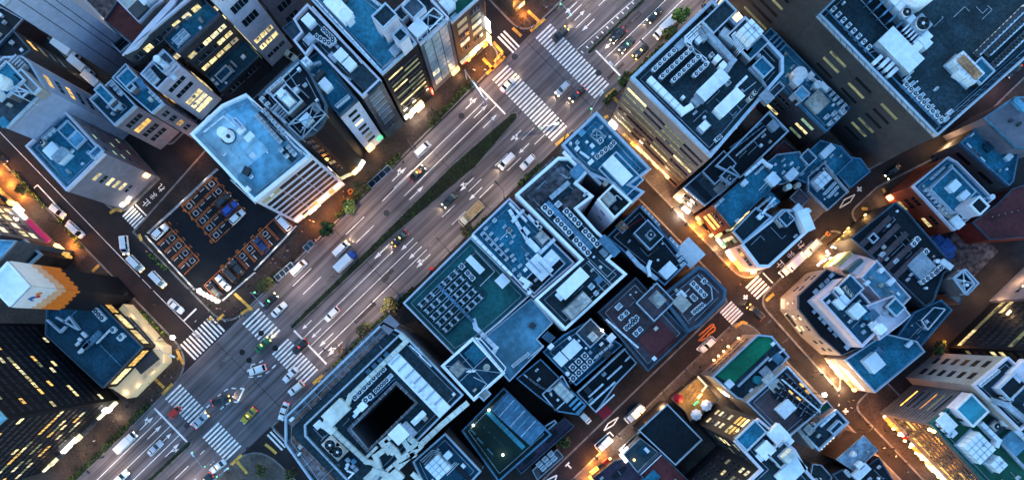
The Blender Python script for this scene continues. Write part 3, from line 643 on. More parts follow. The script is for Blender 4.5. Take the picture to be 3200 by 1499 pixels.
windows(b, fh=2.6, cw=5, wr=.75, hr=.42, lit=.6, mats=('lit',), z0=3.5, z1=20.5, edges=[2], seed=8, mg=4.5); windows(b, fh=3.4, cw=3.2, wr=.3, hr=.2, lit=.3, mats=('lit_green',), z0=3, edges=[1], seed=8)
b.t = '11'; room(b, 515, 985, 110, 110, 1.0, 'grey_wall', 'blue_roof'); room(b, 585, 1055, 110, 100, .8, 'grey_wall', 'sky_roof'); box(b, 425, 1150, 95, 90, 1.6, 'bright_white'); fan(b, 320, 1080, 44, 1.4); ac(b, 355, 1045, 420, 990, 3, 34, 20, 0); pipe(b, 5, [(320, 1020), (350, 1050), (450, 960)]); room(b, 730, 1150, 100, 60, 1.2, 'grey_wall', 'blue_metal')
ac(b, 690, 1160, 720, 1190, 2, 26, 18, 0); box(b, 500, 1190, 110, 70, 2.2, 'white_metal', top='grey_metal')
sign(b, 2, .66, .94, 1.4, 3.2, 'sign_white', 220, WHITE, name='lit_canopy', proud=.8); sign(b, 2, .02, .12, 3.0, 5, 'sign_warm', 120, WARM)
# --- middle north block
b = B('stripe_block', 'white office block with pale blue roof, round tank and black striped facade by the parking', 'office building', 28.5, 'N', [(600, 423), (698, 332), (775, 297), (978, 487), (800, 632)], 'white_wall', 'sky_roof', (.7, 1.1, 'bright_white'))
for f in range(8):
    pass
windows(b, fh=3.25, cw=4.1, wr=.97, hr=.56, lit=.05, mats=('lit_dim', 'lit_dim'), z0=4.6, z1=28.2, top=.8, edges=[3], mull=False, off='window_black', frame='white_metal', seed=6, mg=.6)
sign(b, 3, .03, .97, 2.6, 3.9, 'sign_orange', 650, ORANGE, .8, every=5, lz=2.2, out=3.2); sign(b, 3, .35, .85, 1.8, 2.6, 'sign_white', 0, proud=1.0)
b.t = '11'; slab = MB(); slab.poly([Wn(p_, b.h+.06) for p_ in ccw([Vector(q_) for q_ in ((612, 424), (699, 344), (762, 394), (840, 468), (744, 548), (736, 574))])]); slab.v = slab.v if area([v_[:2] for v_ in slab.v]) > 0 else slab.v[::-1]; slab.build('roof_coating', ['pale_sky_roof'], b.root); cyl(b, 1725, 1030, 60, .3, 'dark_metal', name='tank_base'); cyl(b, 1725, 1030, 50, 3.4, 'bright_white', .3, 'water_tank', r2=40); cyl(b, 1725, 1030, 14, .4, 'dark_metal', 3.7, 'tank_hatch'); frame(b, [(1730, 1120), (1860, 1000), (1931, 1070), (1800, 1190)], .8, .12, 'grey_metal', False); box(b, 1830, 990, 60, 40, .8, 'bright_white'); box(b, 1890, 1040, 70, 40, .9, 'bright_white')
duct(b, 8, [(1540, 1000), (1690, 880), (1780, 960)], 'white_metal', .4); box(b, 1592, 905, 36, 20, 1.2, 'white_metal')
b.t = '12'; duct(b, 74, [(25, 845), (225, 1060)], 'slate_roof', .06, z=.02, name='plant_deck'); duct(b, 50, [(200, 1120), (290, 1210)], 'slate_roof', .06, z=.02, name='plant_deck'); ac(b, 20, 885, 190, 1075, 8, 34, 18, 0); ac(b, 75, 845, 215, 1010, 7, 34, 18, 0); ac(b, 200, 1140, 240, 1185, 2, 34, 16, 0); ac(b, 255, 1120, 300, 1170, 3, 34, 16, 0)
duct(b, 14, [(-20, 780), (120, 905), (300, 1110), (420, 1205)], 'white_metal', .8); duct(b, 8, [(40, 770), (180, 900), (420, 1180)], 'grey_metal', .5); pipe(b, 5, [(10, 800), (130, 930), (350, 1170)], 'white_metal')
b.t = '21'; box(b, 1870, 90, 60, 44, 1, 'dark_metal', ang=20); box(b, 1880, 230, 40, 24, 1.4, 'bright_white'); pipe(b, 6, [(1740, 150), (1931, 330)], 'white_metal')
b.t = '11'; room(b, 1800, 930, 30, 90, 1.6, 'white_wall', 'sky_roof')
b = B('round_tower', 'dark tower with a curved glass front and a steel X frame on its roof', 'office building', 35, '12', [(30, 735), (330, 458), (420, 560), (545, 800), (538, 900), (500, 965), (440, 1020), (330, 1065), (225, 955)], 'black_wall', 'black_roof', (.6, 1.2, 'dark_parapet'), win=dict(fh=3.4, cw=2.6, wr=.9, hr=.6, lit=.02, mats=('lit_dim',), z0=4, off='glass', frame='dark_metal', seed=4, maxn=60), clutter=8)
frame(b, [(240, 945), (435, 775), (525, 860), (345, 1045)], 2.5, .25, 'grey_metal'); pipe(b, 7, [(300, 900), (460, 985)], 'grey_metal', 2.3); pipe(b, 7, [(330, 1000), (490, 820)], 'grey_metal', 2.3); box(b, 400, 925, 80, 60, 2.2, 'white_metal'); room(b, 240, 750, 150, 180, 2.5, 'grey_wall', 'slate_roof'); tank(b, 240, 755, 60, 110, 2.4, z=2.6)
ac(b, 110, 700, 200, 620, 4, 40, 24, 0); ac(b, 60, 760, 100, 800, 2, 40, 26, 0); duct(b, 20, [(110, 710), (200, 800), (150, 860), (240, 940)], 'grey_metal', 1.2); duct(b, 14, [(60, 720), (330, 470)], 'white_metal', .7); ribs(b, 150, 820, 230, 890, 6, 60, 6, 1.2, 'grey_metal', 'louvre'); cyl(b, 470, 830, 30, 2, 'grey_metal')
pipe(b, 6, [(250, 560), (300, 640), (400, 740)]); pipe(b, 6, [(200, 590), (260, 680), (330, 640)], 'white_metal')
sign(b, 7, 0, 1, 1, 3.0, 'sign_white', 60, WHITE, .6, out=3, lz=2.2); sign(b, 6, 0, 1, 1, 3.0, 'sign_white', 60, WHITE, .6, out=3, lz=2.2); sign(b, 5, 0, 1, 1, 2.6, 'sign_warm', 60, WARM, .6, out=3, lz=2.2); sign(b, 4, 0, 1, 1, 2.6, 'sign_white', 60, WHITE, .6, out=3, lz=2.2)
b = B('slot_block', 'white narrow building with seven long black window slots and a blue roof', 'office building', 28.7, '12', [(315, 520), (485, 395), (775, 762), (637, 885)], 'white_wall', 'blue_roof', (.45, 1, 'dark_parapet'), win=dict(fh=3.25, cw=12, wr=.8, hr=.42, lit=.22, mats=('lit_dim', 'lit_pale'), z0=3.5, top=1.2, edges=[2, 0], off='window_black', frame='grey_metal', seed=22, mg=1.2))
box(b, 540, 665, 70, 75, 2.2, 'bright_white'); tank(b, 395, 505, 80, 60, 2.5); box(b, 410, 600, 60, 40, 1.2, 'white_metal'); duct(b, 36, [(520, 550), (470, 610), (400, 640)], 'dark_metal', 1.5); ac(b, 620, 810, 700, 745, 5, 28, 22, 0); pipe(b, 5, [(600, 600), (760, 760)], 'grey_metal'); fan(b, 480, 545, 30, 1.2)
duct(b, 22, [(310, 600), (380, 520), (500, 480)], 'grey_metal', 1); pipe(b, 8, [(330, 640), (420, 560), (520, 600)], 'white_metal')
sign(b, 2, .0, .3, 3.0, 3.6, 'sign_green', 15, (.3, 1, .4), .6); sign(b, 2, .6, .98, 1.5, 4.2, 'sign_warm', 250, WARM, .7)
b = B('long_parapet', 'long dark roofed block with bright double parapet and three white boxes', 'office building', 30, '12', [(290, 162), (400, 45), (950, 615), (810, 748), (440, 365), (385, 440), (290, 320), (350, 260)], 'glass_wall', 'slate_roof', (.6, 1.2, 'white_wall'), win=dict(fh=3.2, cw=2.6, wr=.85, hr=.7, lit=.16, mats=('lit_dim', 'lit_pale'), z0=9, off='office_glass', mull=False, edges=[2], seed=31, frame='white_metal'))
windows(b, fh=3.2, cw=4, wr=.4, hr=.4, lit=.1, z0=3, z1=9, edges=[2])
box(b, 415, 185, 70, 75, 2, 'bright_white'); box(b, 657, 445, 78, 75, 2, 'bright_white'); box(b, 722, 512, 75, 72, 2, 'bright_white'); ac(b, 470, 295, 560, 345, 4, 36, 36, 1); ac(b, 525, 245, 590, 310, 4, 36, 36, 1); ac(b, 590, 330, 600, 345, 1, 36, 36, 1)
box(b, 415, 320, 70, 60, 1.5, 'grey_metal'); box(b, 835, 610, 130, 190, 1, 'slate_roof', 'roof_slab', top='slate_roof'); duct(b, 12, [(450, 370), (640, 560), (720, 610)], 'grey_metal', .7); duct(b, 10, [(430, 60), (620, 270), (815, 500)], 'white_metal', .6); box(b, 590, 445, 40, 70, .8, 'grey_metal')
b2 = B('canopy_annex', 'small grey canopy roof tucked beside the long dark roof', 'building', 22, '12', [(200, 220), (270, 165), (365, 255), (290, 315)], 'dark_wall', 'grey_roof', (.3, .4, 'dark_parapet'))
b = B('big_blue', 'wide office block with plain blue roof, white stair towers and dark facade with yellow strips', 'office building', 31, '12', [(395, -15), (955, 575), (1215, 335), (1150, 250), (1050, 130), (870, -15), (700, -200)], 'black_wall', 'blue_roof', (.5, 1, 'steel_parapet'), win=dict(fh=2.3, cw=3.4, wr=.97, hr=.3, lit=.4, mull=False, mats=('lit', 'lit_dim', 'lit_dim'), z0=4, top=2.5, edges=[1], off='glass', frame='dark_metal', seed=12))
box(b, 640, 95, 100, 210, 2.2, 'bright_white'); box(b, 700, 160, 60, 90, 3, 'white_metal'); room(b, 970, 125, 150, 130, 7, 'white_wall', 'slate_roof'); room(b, 1090, 270, 90, 90, 6, 'white_wall', 'slate_roof'); box(b, 1000, 250, 60, 130, 4, 'white_wall', 'stair_shaft'); duct(b, 12, [(440, -10), (700, 270), (950, 545)], 'white_metal', .5)
box(b, 1055, 400, 60, 50, 1.5, 'blue_metal'); ribs(b, 1040, 425, 1075, 385, 4, 8, 60, 1.8, 'grey_metal', 'louvre'); pipe(b, 4, [(940, 530), (1040, 450), (1200, 330)], 'white_metal'); box(b, 680, 15, 30, 26, .8, 'dark_metal'); duct(b, 10, [(870, 0), (930, 50)], 'white_metal', .6)
for x, y in ((945, 110), (960, 140), (975, 170)): pass
sign(b, 1, .02, .36, 1.5, 4.2, 'sign_white', 500, WHITE, 1); sign(b, 1, .38, .62, 1.2, 4, 'sign_warm', 450, WHITE, .9); sign(b, 1, .95, .99, 2, 6, 'sign_red', 250, WARM, .5, 'vertical_sign')
b = B('glass_grid', 'tower with a pale glass grid facade and white roof braces', 'office building', 27.6, '12', [(1050, 105), (1190, -40), (1310, -40), (1330, 15), (1458, 150), (1240, 352), (1150, 255)], 'grey_wall', 'slate_roof', (.5, 1.2, 'white_wall'), win=dict(fh=2.7, cw=2.3, mull=False, wr=.88, hr=.8, lit=.04, mats=('lit_pale',), z0=1, top=.4, edges=[4], off='pale_glass', frame='white_metal', seed=3))
box(b, 1230, 250, 110, 90, 2.6, 'bright_white'); ac(b, 1350, 115, 1385, 150, 3, 30, 30, 1); frame(b, [(1160, 240), (1300, 110), (1440, 160), (1290, 310)], 1.8, .25); room(b, 1190, 60, 130, 130, 3.5, 'white_wall', 'grey_roof'); room(b, 1100, 105, 90, 100, 2, 'white_wall', 'slate_roof'); box(b, 1320, 130, 90, 60, 1.5, 'dark_metal'); frame(b, [(1240, 150), (1310, 220), (1410, 120), (1340, 60)], 2, .25, 'white_metal', False)
sign(b, 4, .02, .3, .8, 2.6, 'sign_warm', 200, WARM, .6)
b = B('green_corner', 'dark corner building with green roof and glowing orange shop front at the crossing', 'office building', 25, '12', [(1325, -60), (1335, 20), (1475, 187), (1718, -30), (1718, -90)], 'dark_wall', 'green_roof', (.5, 1, 'steel_parapet'), win=dict(fh=3.5, cw=2.9, wr=.7, hr=.5, lit=.4, mats=('lit_pale', 'lit_dim', 'lit_dim'), z0=5, edges=[2], off='glass', seed=5, frame='grey_metal'))
box(b, 1450, 65, 80, 90, 2.4, 'white_metal'); box(b, 1500, 140, 50, 34, .8, 'grey_metal'); ac(b, 1380, 10, 1430, 20, 2, 36, 30, 0); ac(b, 1480, -10, 1500, 10, 2, 36, 30, 0)
sign(b, 2, .03, .97, 3.1, 4.4, 'sign_white', 0, proud=.9); sign(b, 2, .1, .95, 1.0, 3.0, 'sign_orange', 700, ORANGE, 1.1, every=4, out=3.6, lz=2.2); sign(b, 2, .985, 1, 9, 15, 'lamp_w', 0, proud=1.6, name='vertical_sign'); sign(b, 2, .985, 1, 2, 7, 'sign_warm', 500, WARM, proud=1.6, name='vertical_sign')
B('north_corner', 'lit corner building cut by the top edge beyond the small crosswalk', 'building', 24, 'N', [(1603, 52), (1640, 18), (1560, -60), (1530, -20)], 'beige_wall', 'grey_roof', base=True, win=dict(fh=3.2, cw=2.4, lit=.4, mats=('lit_amber', 'lit_green'), seed=2))
sign(BL['north_corner'], 0, .1, .95, 1, 3.6, 'sign_orange', 700, ORANGE, .6)
# --- north-east
b = B('fan_rows', 'large tower with rows of roof fans, bent white ducts and lit ribbon windows', 'office building', 30, 'N', [(1966.6, 248.6), (2221.5, 6), (2296, 78.7), (2323, 58), (2443, 185), (2443, 234), (2217, 497)], 'pink_wall', 'slate_roof', (.9, 1.2, 'steel_parapet'), win=dict(fh=3.15, cw=5.4, wr=.985, hr=.34, lit=.62, mats=('lit_dim', 'lit', 'lit_dim', 'lit_dim'), z0=3, top=2.6, edges=[6], off='glass', frame='dark_metal', seed=4, mg=.5))
b.t = '13'; k = 0
for (x0, y0, n) in ((1068, 538, 5), (1124, 594, 7), (1212, 618, 6), (1374, 578, 3)): ac(b, x0, y0, x0+35*(n-1), y0-33*(n-1), n, 38, 34, 1, 1.6)
for (x0, y0, n) in ((1060, 560, 5), (1118, 618, 7), (1205, 650, 6), (1368, 600, 3)): duct(b, 14, [(x0-10, y0+10), (x0+35*(n-1), y0-33*(n-1))], 'dark_metal', .8)
duct(b, 44, [(1025, 605), (1280, 855), (1350, 810)], 'bright_white', 1.4)
for i in range(4): duct(b, 12, [(1425+i*12, 175+i*12), (1300+i*14, 290+i*14), (1300+i*14, 330+i*10), (1410+i*22, 430+i*14), (1480-i*26, 490-i*14)] if i < 3 else [(1455, 215), (1345, 320), (1340, 350), (1400, 430)], 'white_metal', .9)
duct(b, 40, [(1430, 215), (1480, 290), (1650, 480), (1590, 570)], 'grey_metal', 1.8); duct(b, 30, [(1400, 240), (1440, 310), (1480, 270)], 'grey_metal', 1.5)
box(b, 1480, 680, 215, 95, 2.2, 'white_metal'); box(b, 1380, 780, 60, 70, 1.8, 'grey_metal'); box(b, 1560, 605, 60, 100, 2.4, 'white_metal'); box(b, 1615, 800, 225, 88, 2.4, 'bright_white'); box(b, 1655, 735, 26, 28, .5, 'white_metal', z=2.5); box(b, 1565, 820, 26, 28, .5, 'white_metal', z=2.5)
duct(b, 20, [(1680, 670), (1760, 590)], 'white_metal', 1.2); box(b, 1435, 970, 90, 60, 1.2, 'grey_metal'); box(b, 1435, 968, 60, 50, 1.6, 'bright_white'); ac(b, 1535, 1060, 1555, 1045, 2, 32, 32, 1); box(b, 1530, 470, 40, 40, 2, 'bright_white'); box(b, 1572, 520, 44, 44, 2, 'bright_white'); ac(b, 1495, 430, 1495, 430, 1, 30, 30, 1); box(b, 1400, 320, 40, 40, 1.2, 'white_metal')
room(b, 1560, 130, 250, 130, 2, 'grey_wall', 'slate_roof'); room(b, 1775, 300, 200, 260, 2.5, 'grey_wall', 'deep_roof'); tank(b, 1770, 280, 120, 130, 3, z=2.6); box(b, 1660, 350, 60, 260, 2.4, 'grey_metal', 'stair_flight', ang=8); ribs(b, 1640, 300, 1700, 420, 10, 40, 5, 2.7, 'white_metal', 'stair_step')
room(b, 1890, 510, 110, 130, 1.5, 'grey_wall', 'blue_roof'); fan(b, 1830, 700, 36, 1.6); fan(b, 1800, 740, 36, 1.6); box(b, 1808, 820, 26, 24, 1, 'red_paint'); pipe(b, 6, [(930, 600), (1490, 1150), (1700, 960)], 'white_metal'); pipe(b, 5, [(1840, 620), (1740, 700)], 'white_metal'); ac(b, 1620, 640, 1620, 640, 1, 30, 30, 1); cyl(b, 1845, 440, 16, 1.5); box(b, 1265, 350, 80, 50, .8, 'grey_metal')
duct(b, 14, [(1780, 520), (1880, 620), (1931, 700)], 'grey_metal', .8); box(b, 1900, 750, 70, 90, 1.6, 'grey_metal'); duct(b, 10, [(1440, 150), (1590, 280)], 'grey_metal', .8); box(b, 1470, 90, 30, 90, .8, 'dark_metal')
sign(b, 6, .02, .8, 2.5, 3.2, 'sign_warm', 260, WARM, .8, every=9); sign(b, 6, .9, .99, .5, 3.6, 'sign_white', 600, WHITE, 1.2, out=2.5)
b = B('beige_giant', 'giant grey beige block with sunken black roof machinery at the top right', 'office building', 28, 'N', [(2549, 53.9), (2918, 431), (3212, 172), (3420, -30), (3100, -380), (2840, -230)], 'beige_wall', 'slate_roof', (.5, 1.5, 'steel_parapet'), win=dict(skip=.1, fh=3.3, cw=6.8, wr=.6, hr=.27, lit=.3, mats=('lit_dim', 'lit_dim', 'lit_pale'), z0=2, top=3, edges=[0], off='window_black', frame='beige_wall', seed=40, mg=6))
b.t = '14'; ac(b, 475, 90, 740, 375, 8, 44, 30, 1); ac(b, 1030, 605, 1280, 910, 8, 44, 26, 0); ac(b, 1020, 655, 1280, 920, 9, 40, 36, 1); ac(b, 1050, 560, 1060, 550, 1, 44, 30, 0); ac(b, 1350, 860, 1320, 910, 2, 44, 26, 0)
box(b, 945, 420, 150, 330, 3, 'grey_metal', top='white_metal'); duct(b, 62, [(850, -30), (1150, 310), (1010, 460)], 'bright_white', 2.4); duct(b, 40, [(1190, 340), (1140, 390)], 'bright_white', 2); ribs(b, 1010, 230, 1110, 340, 6, 120, 8, 2.5, 'white_metal', 'louvre'); ribs(b, 760, 20, 960, 210, 5, 120, 8, 2.5, 'blue_metal', 'louvre'); fan(b, 1160, 185, 120, 3, 'grey_metal'); fan(b, 1040, 100, 80, 3, 'grey_metal'); cyl(b, 1060, -30, 140, 5, 'bright_white', name='round_tank')
duct(b, 50, [(1390, 560), (1520, 640)], 'bright_white', 2.2); tank(b, 1450, 545, 110, 230, 2.8); box(b, 1500, 520, 60, 200, .9, 'rust', z=2.2); room(b, 1600, 540, 150, 150, 1.8, 'dark_wall', 'blue_roof')
for i, (x0, y0, x1, y1) in enumerate(((1560, 420, 1931, 60), (1640, 420, 1960, 120), (1690, 500, 1990, 210))):
    duct(b, 46, [(x0, y0), (x1, y1)], 'white_metal', 1.2, name='fan_bank'); mb = MB(); n = 13
    for q in range(n): p = T2(b, x0+(x1-x0)*(q+.5)/n, y0+(y1-y0)*(q+.5)/n, b.h+1.6); mb.cyl(p, b.h+1.5, b.h+1.72, .62, 0, 12)
    mb.build('fan_row', ['dark_metal'], b.root)
for x, y in ((790, 480), (845, 500), (880, 530), (905, 570)): box(b, x, y, 80, 24, 2, 'white_metal')
frame(b, [(370, 100), (1250, 1000), (1300, 950), (430, 60)], 1.2, .2, 'blue_metal', False); pipe(b, 7, [(700, 0), (1000, 330), (760, 400)], 'grey_metal'); pipe(b, 5, [(420, 120), (1240, 960)], 'blue_metal'); pipe(b, 5, [(1250, 960), (1860, 410)], 'blue_metal'); pipe(b, 5, [(1280, 980), (1890, 440)], 'blue_metal')
for q in range(14): x, y = 1290+q*44, 960-q*40; pipe(b, 5, [(x, y), (x+42, y-5)], 'blue_metal', .8)
for q in range(18): x, y = 400+q*46, 130+q*47; pipe(b, 5, [(x, y), (x+12, y+50)], 'blue_metal', .8)
b = B('beige_wing', 'taller beige wing with slot windows at the top edge right of the street', 'office building', 36, 'N', [(2397, 211), (2223, 32), (2330, -70), (2500, 110)], 'beige_wall', 'grey_roof', base=True, win=dict(skip=.1, fh=3.3, cw=6.8, wr=.6, hr=.26, lit=.25, mats=('lit_dim', 'lit_pale'), z0=2, top=3, edges=[0], off='window_black', frame='beige_wall', seed=41, mg=4))
sign(b, 0, .62, .97, 1, 9, 'sign_cream', 1200, WARM, .4, out=3, name='lit_screen'); sign(b, 0, .99, 1, 6, 12, 'sign_blue', 0, proud=1.6, name='vertical_sign')
b = B('purple_cluster', 'purple brown building with crowded blue roof, beige slab and rows of white units', 'building', 15, '14', [(10, 222), (607, 825), (430, 1005), (240, 815), (60, 640), (-80, 480), (-100, 330)], 'brown_roof', 'blue_roof', (.4, 1, 'blue_metal'), win=dict(fh=3.4, cw=3.6, wr=.55, hr=.3, lit=.25, mats=('lit_green', 'lit'), seed=7, z0=2), clutter=8)
box(b, 352, 785, 130, 125, 1.6, 'beige_metal'); room(b, 250, 710, 90, 90, 2.6, 'white_wall', 'sky_roof'); cyl(b, 205, 590, 52, 3); box(b, 190, 640, 60, 60, 2.6, 'white_metal'); cyl(b, 350, 660, 30, 2); box(b, 400, 670, 30, 70, 1.6, 'bright_white'); ac(b, 440, 690, 560, 810, 5, 34, 22, 0); ac(b, 430, 890, 540, 840, 3, 34, 26, 0); ac(b, 455, 940, 555, 860, 3, 34, 26, 0)
ribs(b, 20, 300, 90, 385, 4, 70, 10, 1.6, 'blue_metal', 'louvre'); room(b, -20, 520, 130, 180, 2, 'white_wall', 'slate_roof'); tank(b, -10, 545, 70, 60, 2, z=2.1); duct(b, 14, [(270, 560), (350, 620), (440, 700)], 'white_metal', 1); box(b, 300, 590, 50, 40, 1.5, 'white_metal'); room(b, 60, 680, 120, 60, 2.2, 'grey_wall', 'grey_roof')
b = B('maroon_pit', 'small plain maroon roof between the purple building and the blue roofs', 'building', 7, 'N', [(2385, 500), (2448, 440), (2520, 500), (2475, 545)], 'maroon', 'maroon', (.3, .5, 'dark_parapet'))
b = B('teal_cluster', 'cluttered teal roof beside the beige giant with white duct boxes', 'building', 9, 'N', [(2500, 495), (2560, 440), (2625, 460), (2660, 500), (2600, 560), (2555, 590), (2480, 560)], 'dark_wall', 'blue_roof', (.35, .9, 'blue_metal'), clutter=14)
b.t = '14'; box(b, 430, 1150, 110, 50, 1.4, 'white_metal'); room(b, 300, 1190, 90, 100, 1.6, 'grey_wall', 'deep_roof')
b = B('quay_blue', 'flat speckled blue roof with parapet beside the brown street at right', 'building', 8, '24', [(490, 90), (600, -20), (690, -10), (765, 92), (612, 218)], 'dark_wall', 'blue_roof', (.4, .7, 'blue_metal'))
b = B('unit_court', 'roof with a white pitched tank and four units facing the diamond road mark', 'building', 9.5, '24', [(290, 130), (415, 20), (560, 200), (600, 240), (440, 385), (290, 240)], 'grey_wall', 'deep_roof', (.35, .9, 'grey_metal'), clutter=5)
tank(b, 380, 165, 110, 80, 2.6); ac(b, 425, 250, 480, 190, 4, 36, 18, 0); ac(b, 455, 272, 500, 220, 3, 36, 18, 0); duct(b, 20, [(430, 60), (600, 250)], 'pale_wall', .5)
b = B('gap_roofs', 'tangle of small teal roofs, pipes and boxes left of the pitched tank roof', 'building', 10, '24', [(-60, 60), (60, -40), (230, -60), (290, 60), (200, 150), (100, 190), (0, 180)], 'dark_wall', 'blue_roof', (.35, .8, 'grey_metal'), clutter=16)
box(b, 160, 120, 90, 60, 1.5, 'white_metal'); cyl(b, 130, 215, 22, 2.4, 'ivory'); cyl(b, 205, 200, 20, 2, 'beige_metal'); tank(b, 20, 145, 60, 60, 2)
b = B('sheet_roof', 'square brown grey sheet metal roof between small teal roofs', 'building', 8.5, '24', [(162, 285), (235, 210), (312, 292), (245, 362)], 'brown_wall', 'brown_roof', (.2, .2, 'grey_metal'))
b = B('corner_white', 'corner building with thick white rim, black roof and lit ground floor at the small crossing', 'office building', 11, 'N', [(2310, 762), (2405, 688), (2440, 655), (2492, 655), (2528, 720), (2402, 836), (2366, 836)], 'white_wall', 'black_roof', (.9, .7, 'bright_white'), win=dict(fh=3, cw=1.6, wr=.9, hr=.7, lit=.1, mats=('lit_pale',), z0=4.2, off='glass_teal', seed=3, edges=[6, 5]))
b.t = '24'; fan(b, 78, 450, 38, 1.5); fan(b, 105, 480, 38, 1.5); fan(b, 175, 428, 38, 1.5); room(b, 135, 440, 90, 100, 1.6, 'grey_wall', 'deep_roof'); box(b, 245, 470, 75, 165, 3.2, 'bright_white', ang=-22); box(b, 205, 375, 60, 50, 1.5, 'white_metal'); box(b, 280, 400, 60, 30, 1, 'white_metal')
sign(b, 6, .05, .95, .6, 2.9, 'sign_warm', 500, ORANGE, .9, out=1.6, every=5); sign(b, 5, .0, .25, .6, 2.9, 'sign_warm', 200, ORANGE, .6)
b = B('neon_strip', 'narrow roof with white duct and units above a colourful lit sign wall', 'building', 12.5, 'N', [(2285, 724), (2358, 648), (2410, 679), (2318, 762)], 'dark_wall', 'slate_roof', (.5, .9, 'steel_parapet'), win=dict(fh=2.6, cw=1, wr=.8, hr=.75, lit=1, mats=('lit_pale', 'lit_green', 'sign_warm', 'lit'), z0=3, edges=[0, 3], seed=3))
b.t = '24'; ac(b, -70, 350, -10, 300, 3, 44, 16, 0); ac(b, -5, 360, 30, 340, 2, 40, 18, 0); duct(b, 18, [(-60, 420), (20, 320), (45, 290)], 'bright_white', .8); box(b, -70, 430, 36, 34, 1, 'bright_white'); box(b, 20, 300, 60, 110, .8, 'blue_roof', 'roof_slab')
sign(b, 3, .0, 1, .5, 3, 'sign_white', 250, WARM, .7); sign(b, 3, .4, .5, 2, 3.6, 'sign_green', 0, proud=.9); sign(b, 0, .0, .12, 0.5, 4, 'sign_warm', 200, WARM, .7)
b = B('blue_court', 'smooth blue roof with a white bent duct over an orange lit shop front', 'building', 15.5, 'N', [(2225, 642), (2376, 511), (2434, 568), (2283, 712)], 'maroon', 'blue_roof', (.3, .6, 'dark_parapet'), win=dict(fh=3.2, cw=4, wr=.8, hr=.5, lit=.3, mats=('lit_amber',), z0=4, edges=[3]))
b.t = '24'; duct(b, 22, [(-180, 120), (-55, 10), (-20, 40), (20, 60)], 'bright_white', 1.2); box(b, 20, 155, 70, 85, 1.8, 'white_metal'); ac(b, -90, 100, -60, 70, 2, 34, 16, 0); ac(b, -360, 310, -350, 295, 1, 34, 18, 0); ac(b, -395, 345, -395, 345, 1, 34, 18, 0); ac(b, -240, 460, -240, 460, 1, 30, 18, 0); box(b, -190, 180, 40, 34, 1.4, 'white_metal'); pipe(b, 5, [(-60, 250), (60, 120)], 'grey_metal'); pipe(b, 5, [(-70, 230), (50, 110)], 'white_metal')
sign(b, 3, .02, .98, .8, 3.3, 'sign_warm', 800, ORANGE, .9, out=2, every=4)
b = B('slot_front', 'grey roof with long recessed slot and white framed fan deck near the lit alley entrance', 'building', 12, '23', [(1285, 212), (1560, -30), (1790, 80), (1450, 352)], 'grey_wall', 'grey_roof', (.4, .8, 'steel_parapet'), win=dict(fh=3.2, cw=4, wr=.8, hr=.5, lit=.2, z0=4, edges=[3]))
box(b, 1420, 230, 40, 190, .5, 'black_roof', 'recess_cover', top='black_roof'); room(b, 1560, 60, 230, 140, 1.6, 'grey_wall', 'black_roof'); room(b, 1640, 120, 110, 100, 2.4, 'white_wall', 'slate_roof'); fan(b, 1640, 145, 50, 3, 'grey_metal'); box(b, 1570, 215, 90, 70, .6, 'pale_wall'); 
sign(b, 3, .02, .6, .8, 3.2, 'sign_white', 800, WHITE, .9, out=2.2, every=4); sign(b, 3, .62, .98, 3, 3.8, 'sign_warm', 0)
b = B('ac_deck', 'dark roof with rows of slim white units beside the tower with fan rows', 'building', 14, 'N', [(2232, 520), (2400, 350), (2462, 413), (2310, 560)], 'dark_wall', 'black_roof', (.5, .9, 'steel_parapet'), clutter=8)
b.t = '13'; ac(b, 1700, 1165, 1890, 995, 8, 38, 12, 0, 1); duct(b, 8, [(1640, 1150), (1900, 950)], 'blue_metal', .4); duct(b, 8, [(1640, 1120), (1880, 930)], 'blue_metal', .4); b.t = '14'; box(b, 25, 960, 60, 70, 1.4, 'grey_metal')
b = B('brick_block', 'red brick building with blue roof terrace and white stair tower', 'apartment building', 12, 'N', [(2845, 583), (2955, 492), (2984, 508), (3098, 624), (2975, 723)], 'brick_wall', 'blue_roof', (.4, 1, 'white_wall'), win=dict(fh=2.9, cw=4.6, wr=.45, hr=.42, lit=.35, mats=('lit', 'lit_pale'), z0=1.5, edges=[4], off='glass', frame='brick_wall', seed=8, mg=1))
b.t = '24'; room(b, 1390, 230, 240, 260, 1.6, 'white_wall', 'blue_roof'); box(b, 1375, 205, 80, 60, 1.6, 'bright_white', z=1.7); box(b, 1455, 275, 70, 44, 1.4, 'bright_white', z=1.7); room(b, 1590, 345, 100, 110, 7, 'white_wall', 'black_roof', rim='bright_white'); ac(b, 1180, 230, 1330, 400, 7, 30, 16, 0); ac(b, 1225, 140, 1300, 70, 4, 26, 14, 0); box(b, 1400, 475, 60, 90, 1.6, 'white_metal', ang=-5); ribs(b, 1440, 330, 1480, 320, 5, 6, 50, 1, 'white_metal', 'stair_step'); cyl(b, 1665, 285, 20, 1.4)
box(b, 1330, 400, 60, 130, .8, 'pale_wall', ang=20); sign(b, 4, .9, .99, 2, 3.3, 'sign_warm', 250, WARM, .7, out=1.2)
b = B('mid_right_blue', 'blue roof building with a grey slotted wall in front of the red brick one', 'building', 10, 'N', [(2992, 450), (3075, 372), (3178, 478), (3160, 570), (3146, 584)], 'grey_wall', 'blue_roof', (.5, .9, 'blue_metal'), win=dict(fh=3.6, cw=6.5, wr=.6, hr=.35, lit=0, z0=1, edges=[4], off='window_black', frame='grey_wall'), clutter=5)
b.t = '14'; ribs(b, 1520, 1120, 1590, 1190, 3, 8, 90, .6, 'white_metal', 'pipe_run'); box(b, 1655, 1110, 70, 60, .6, 'deep_roof', top='deep_roof'); box(b, 1520, 1020, 30, 20, .8); box(b, 1800, 1190, 50, 40, .8)
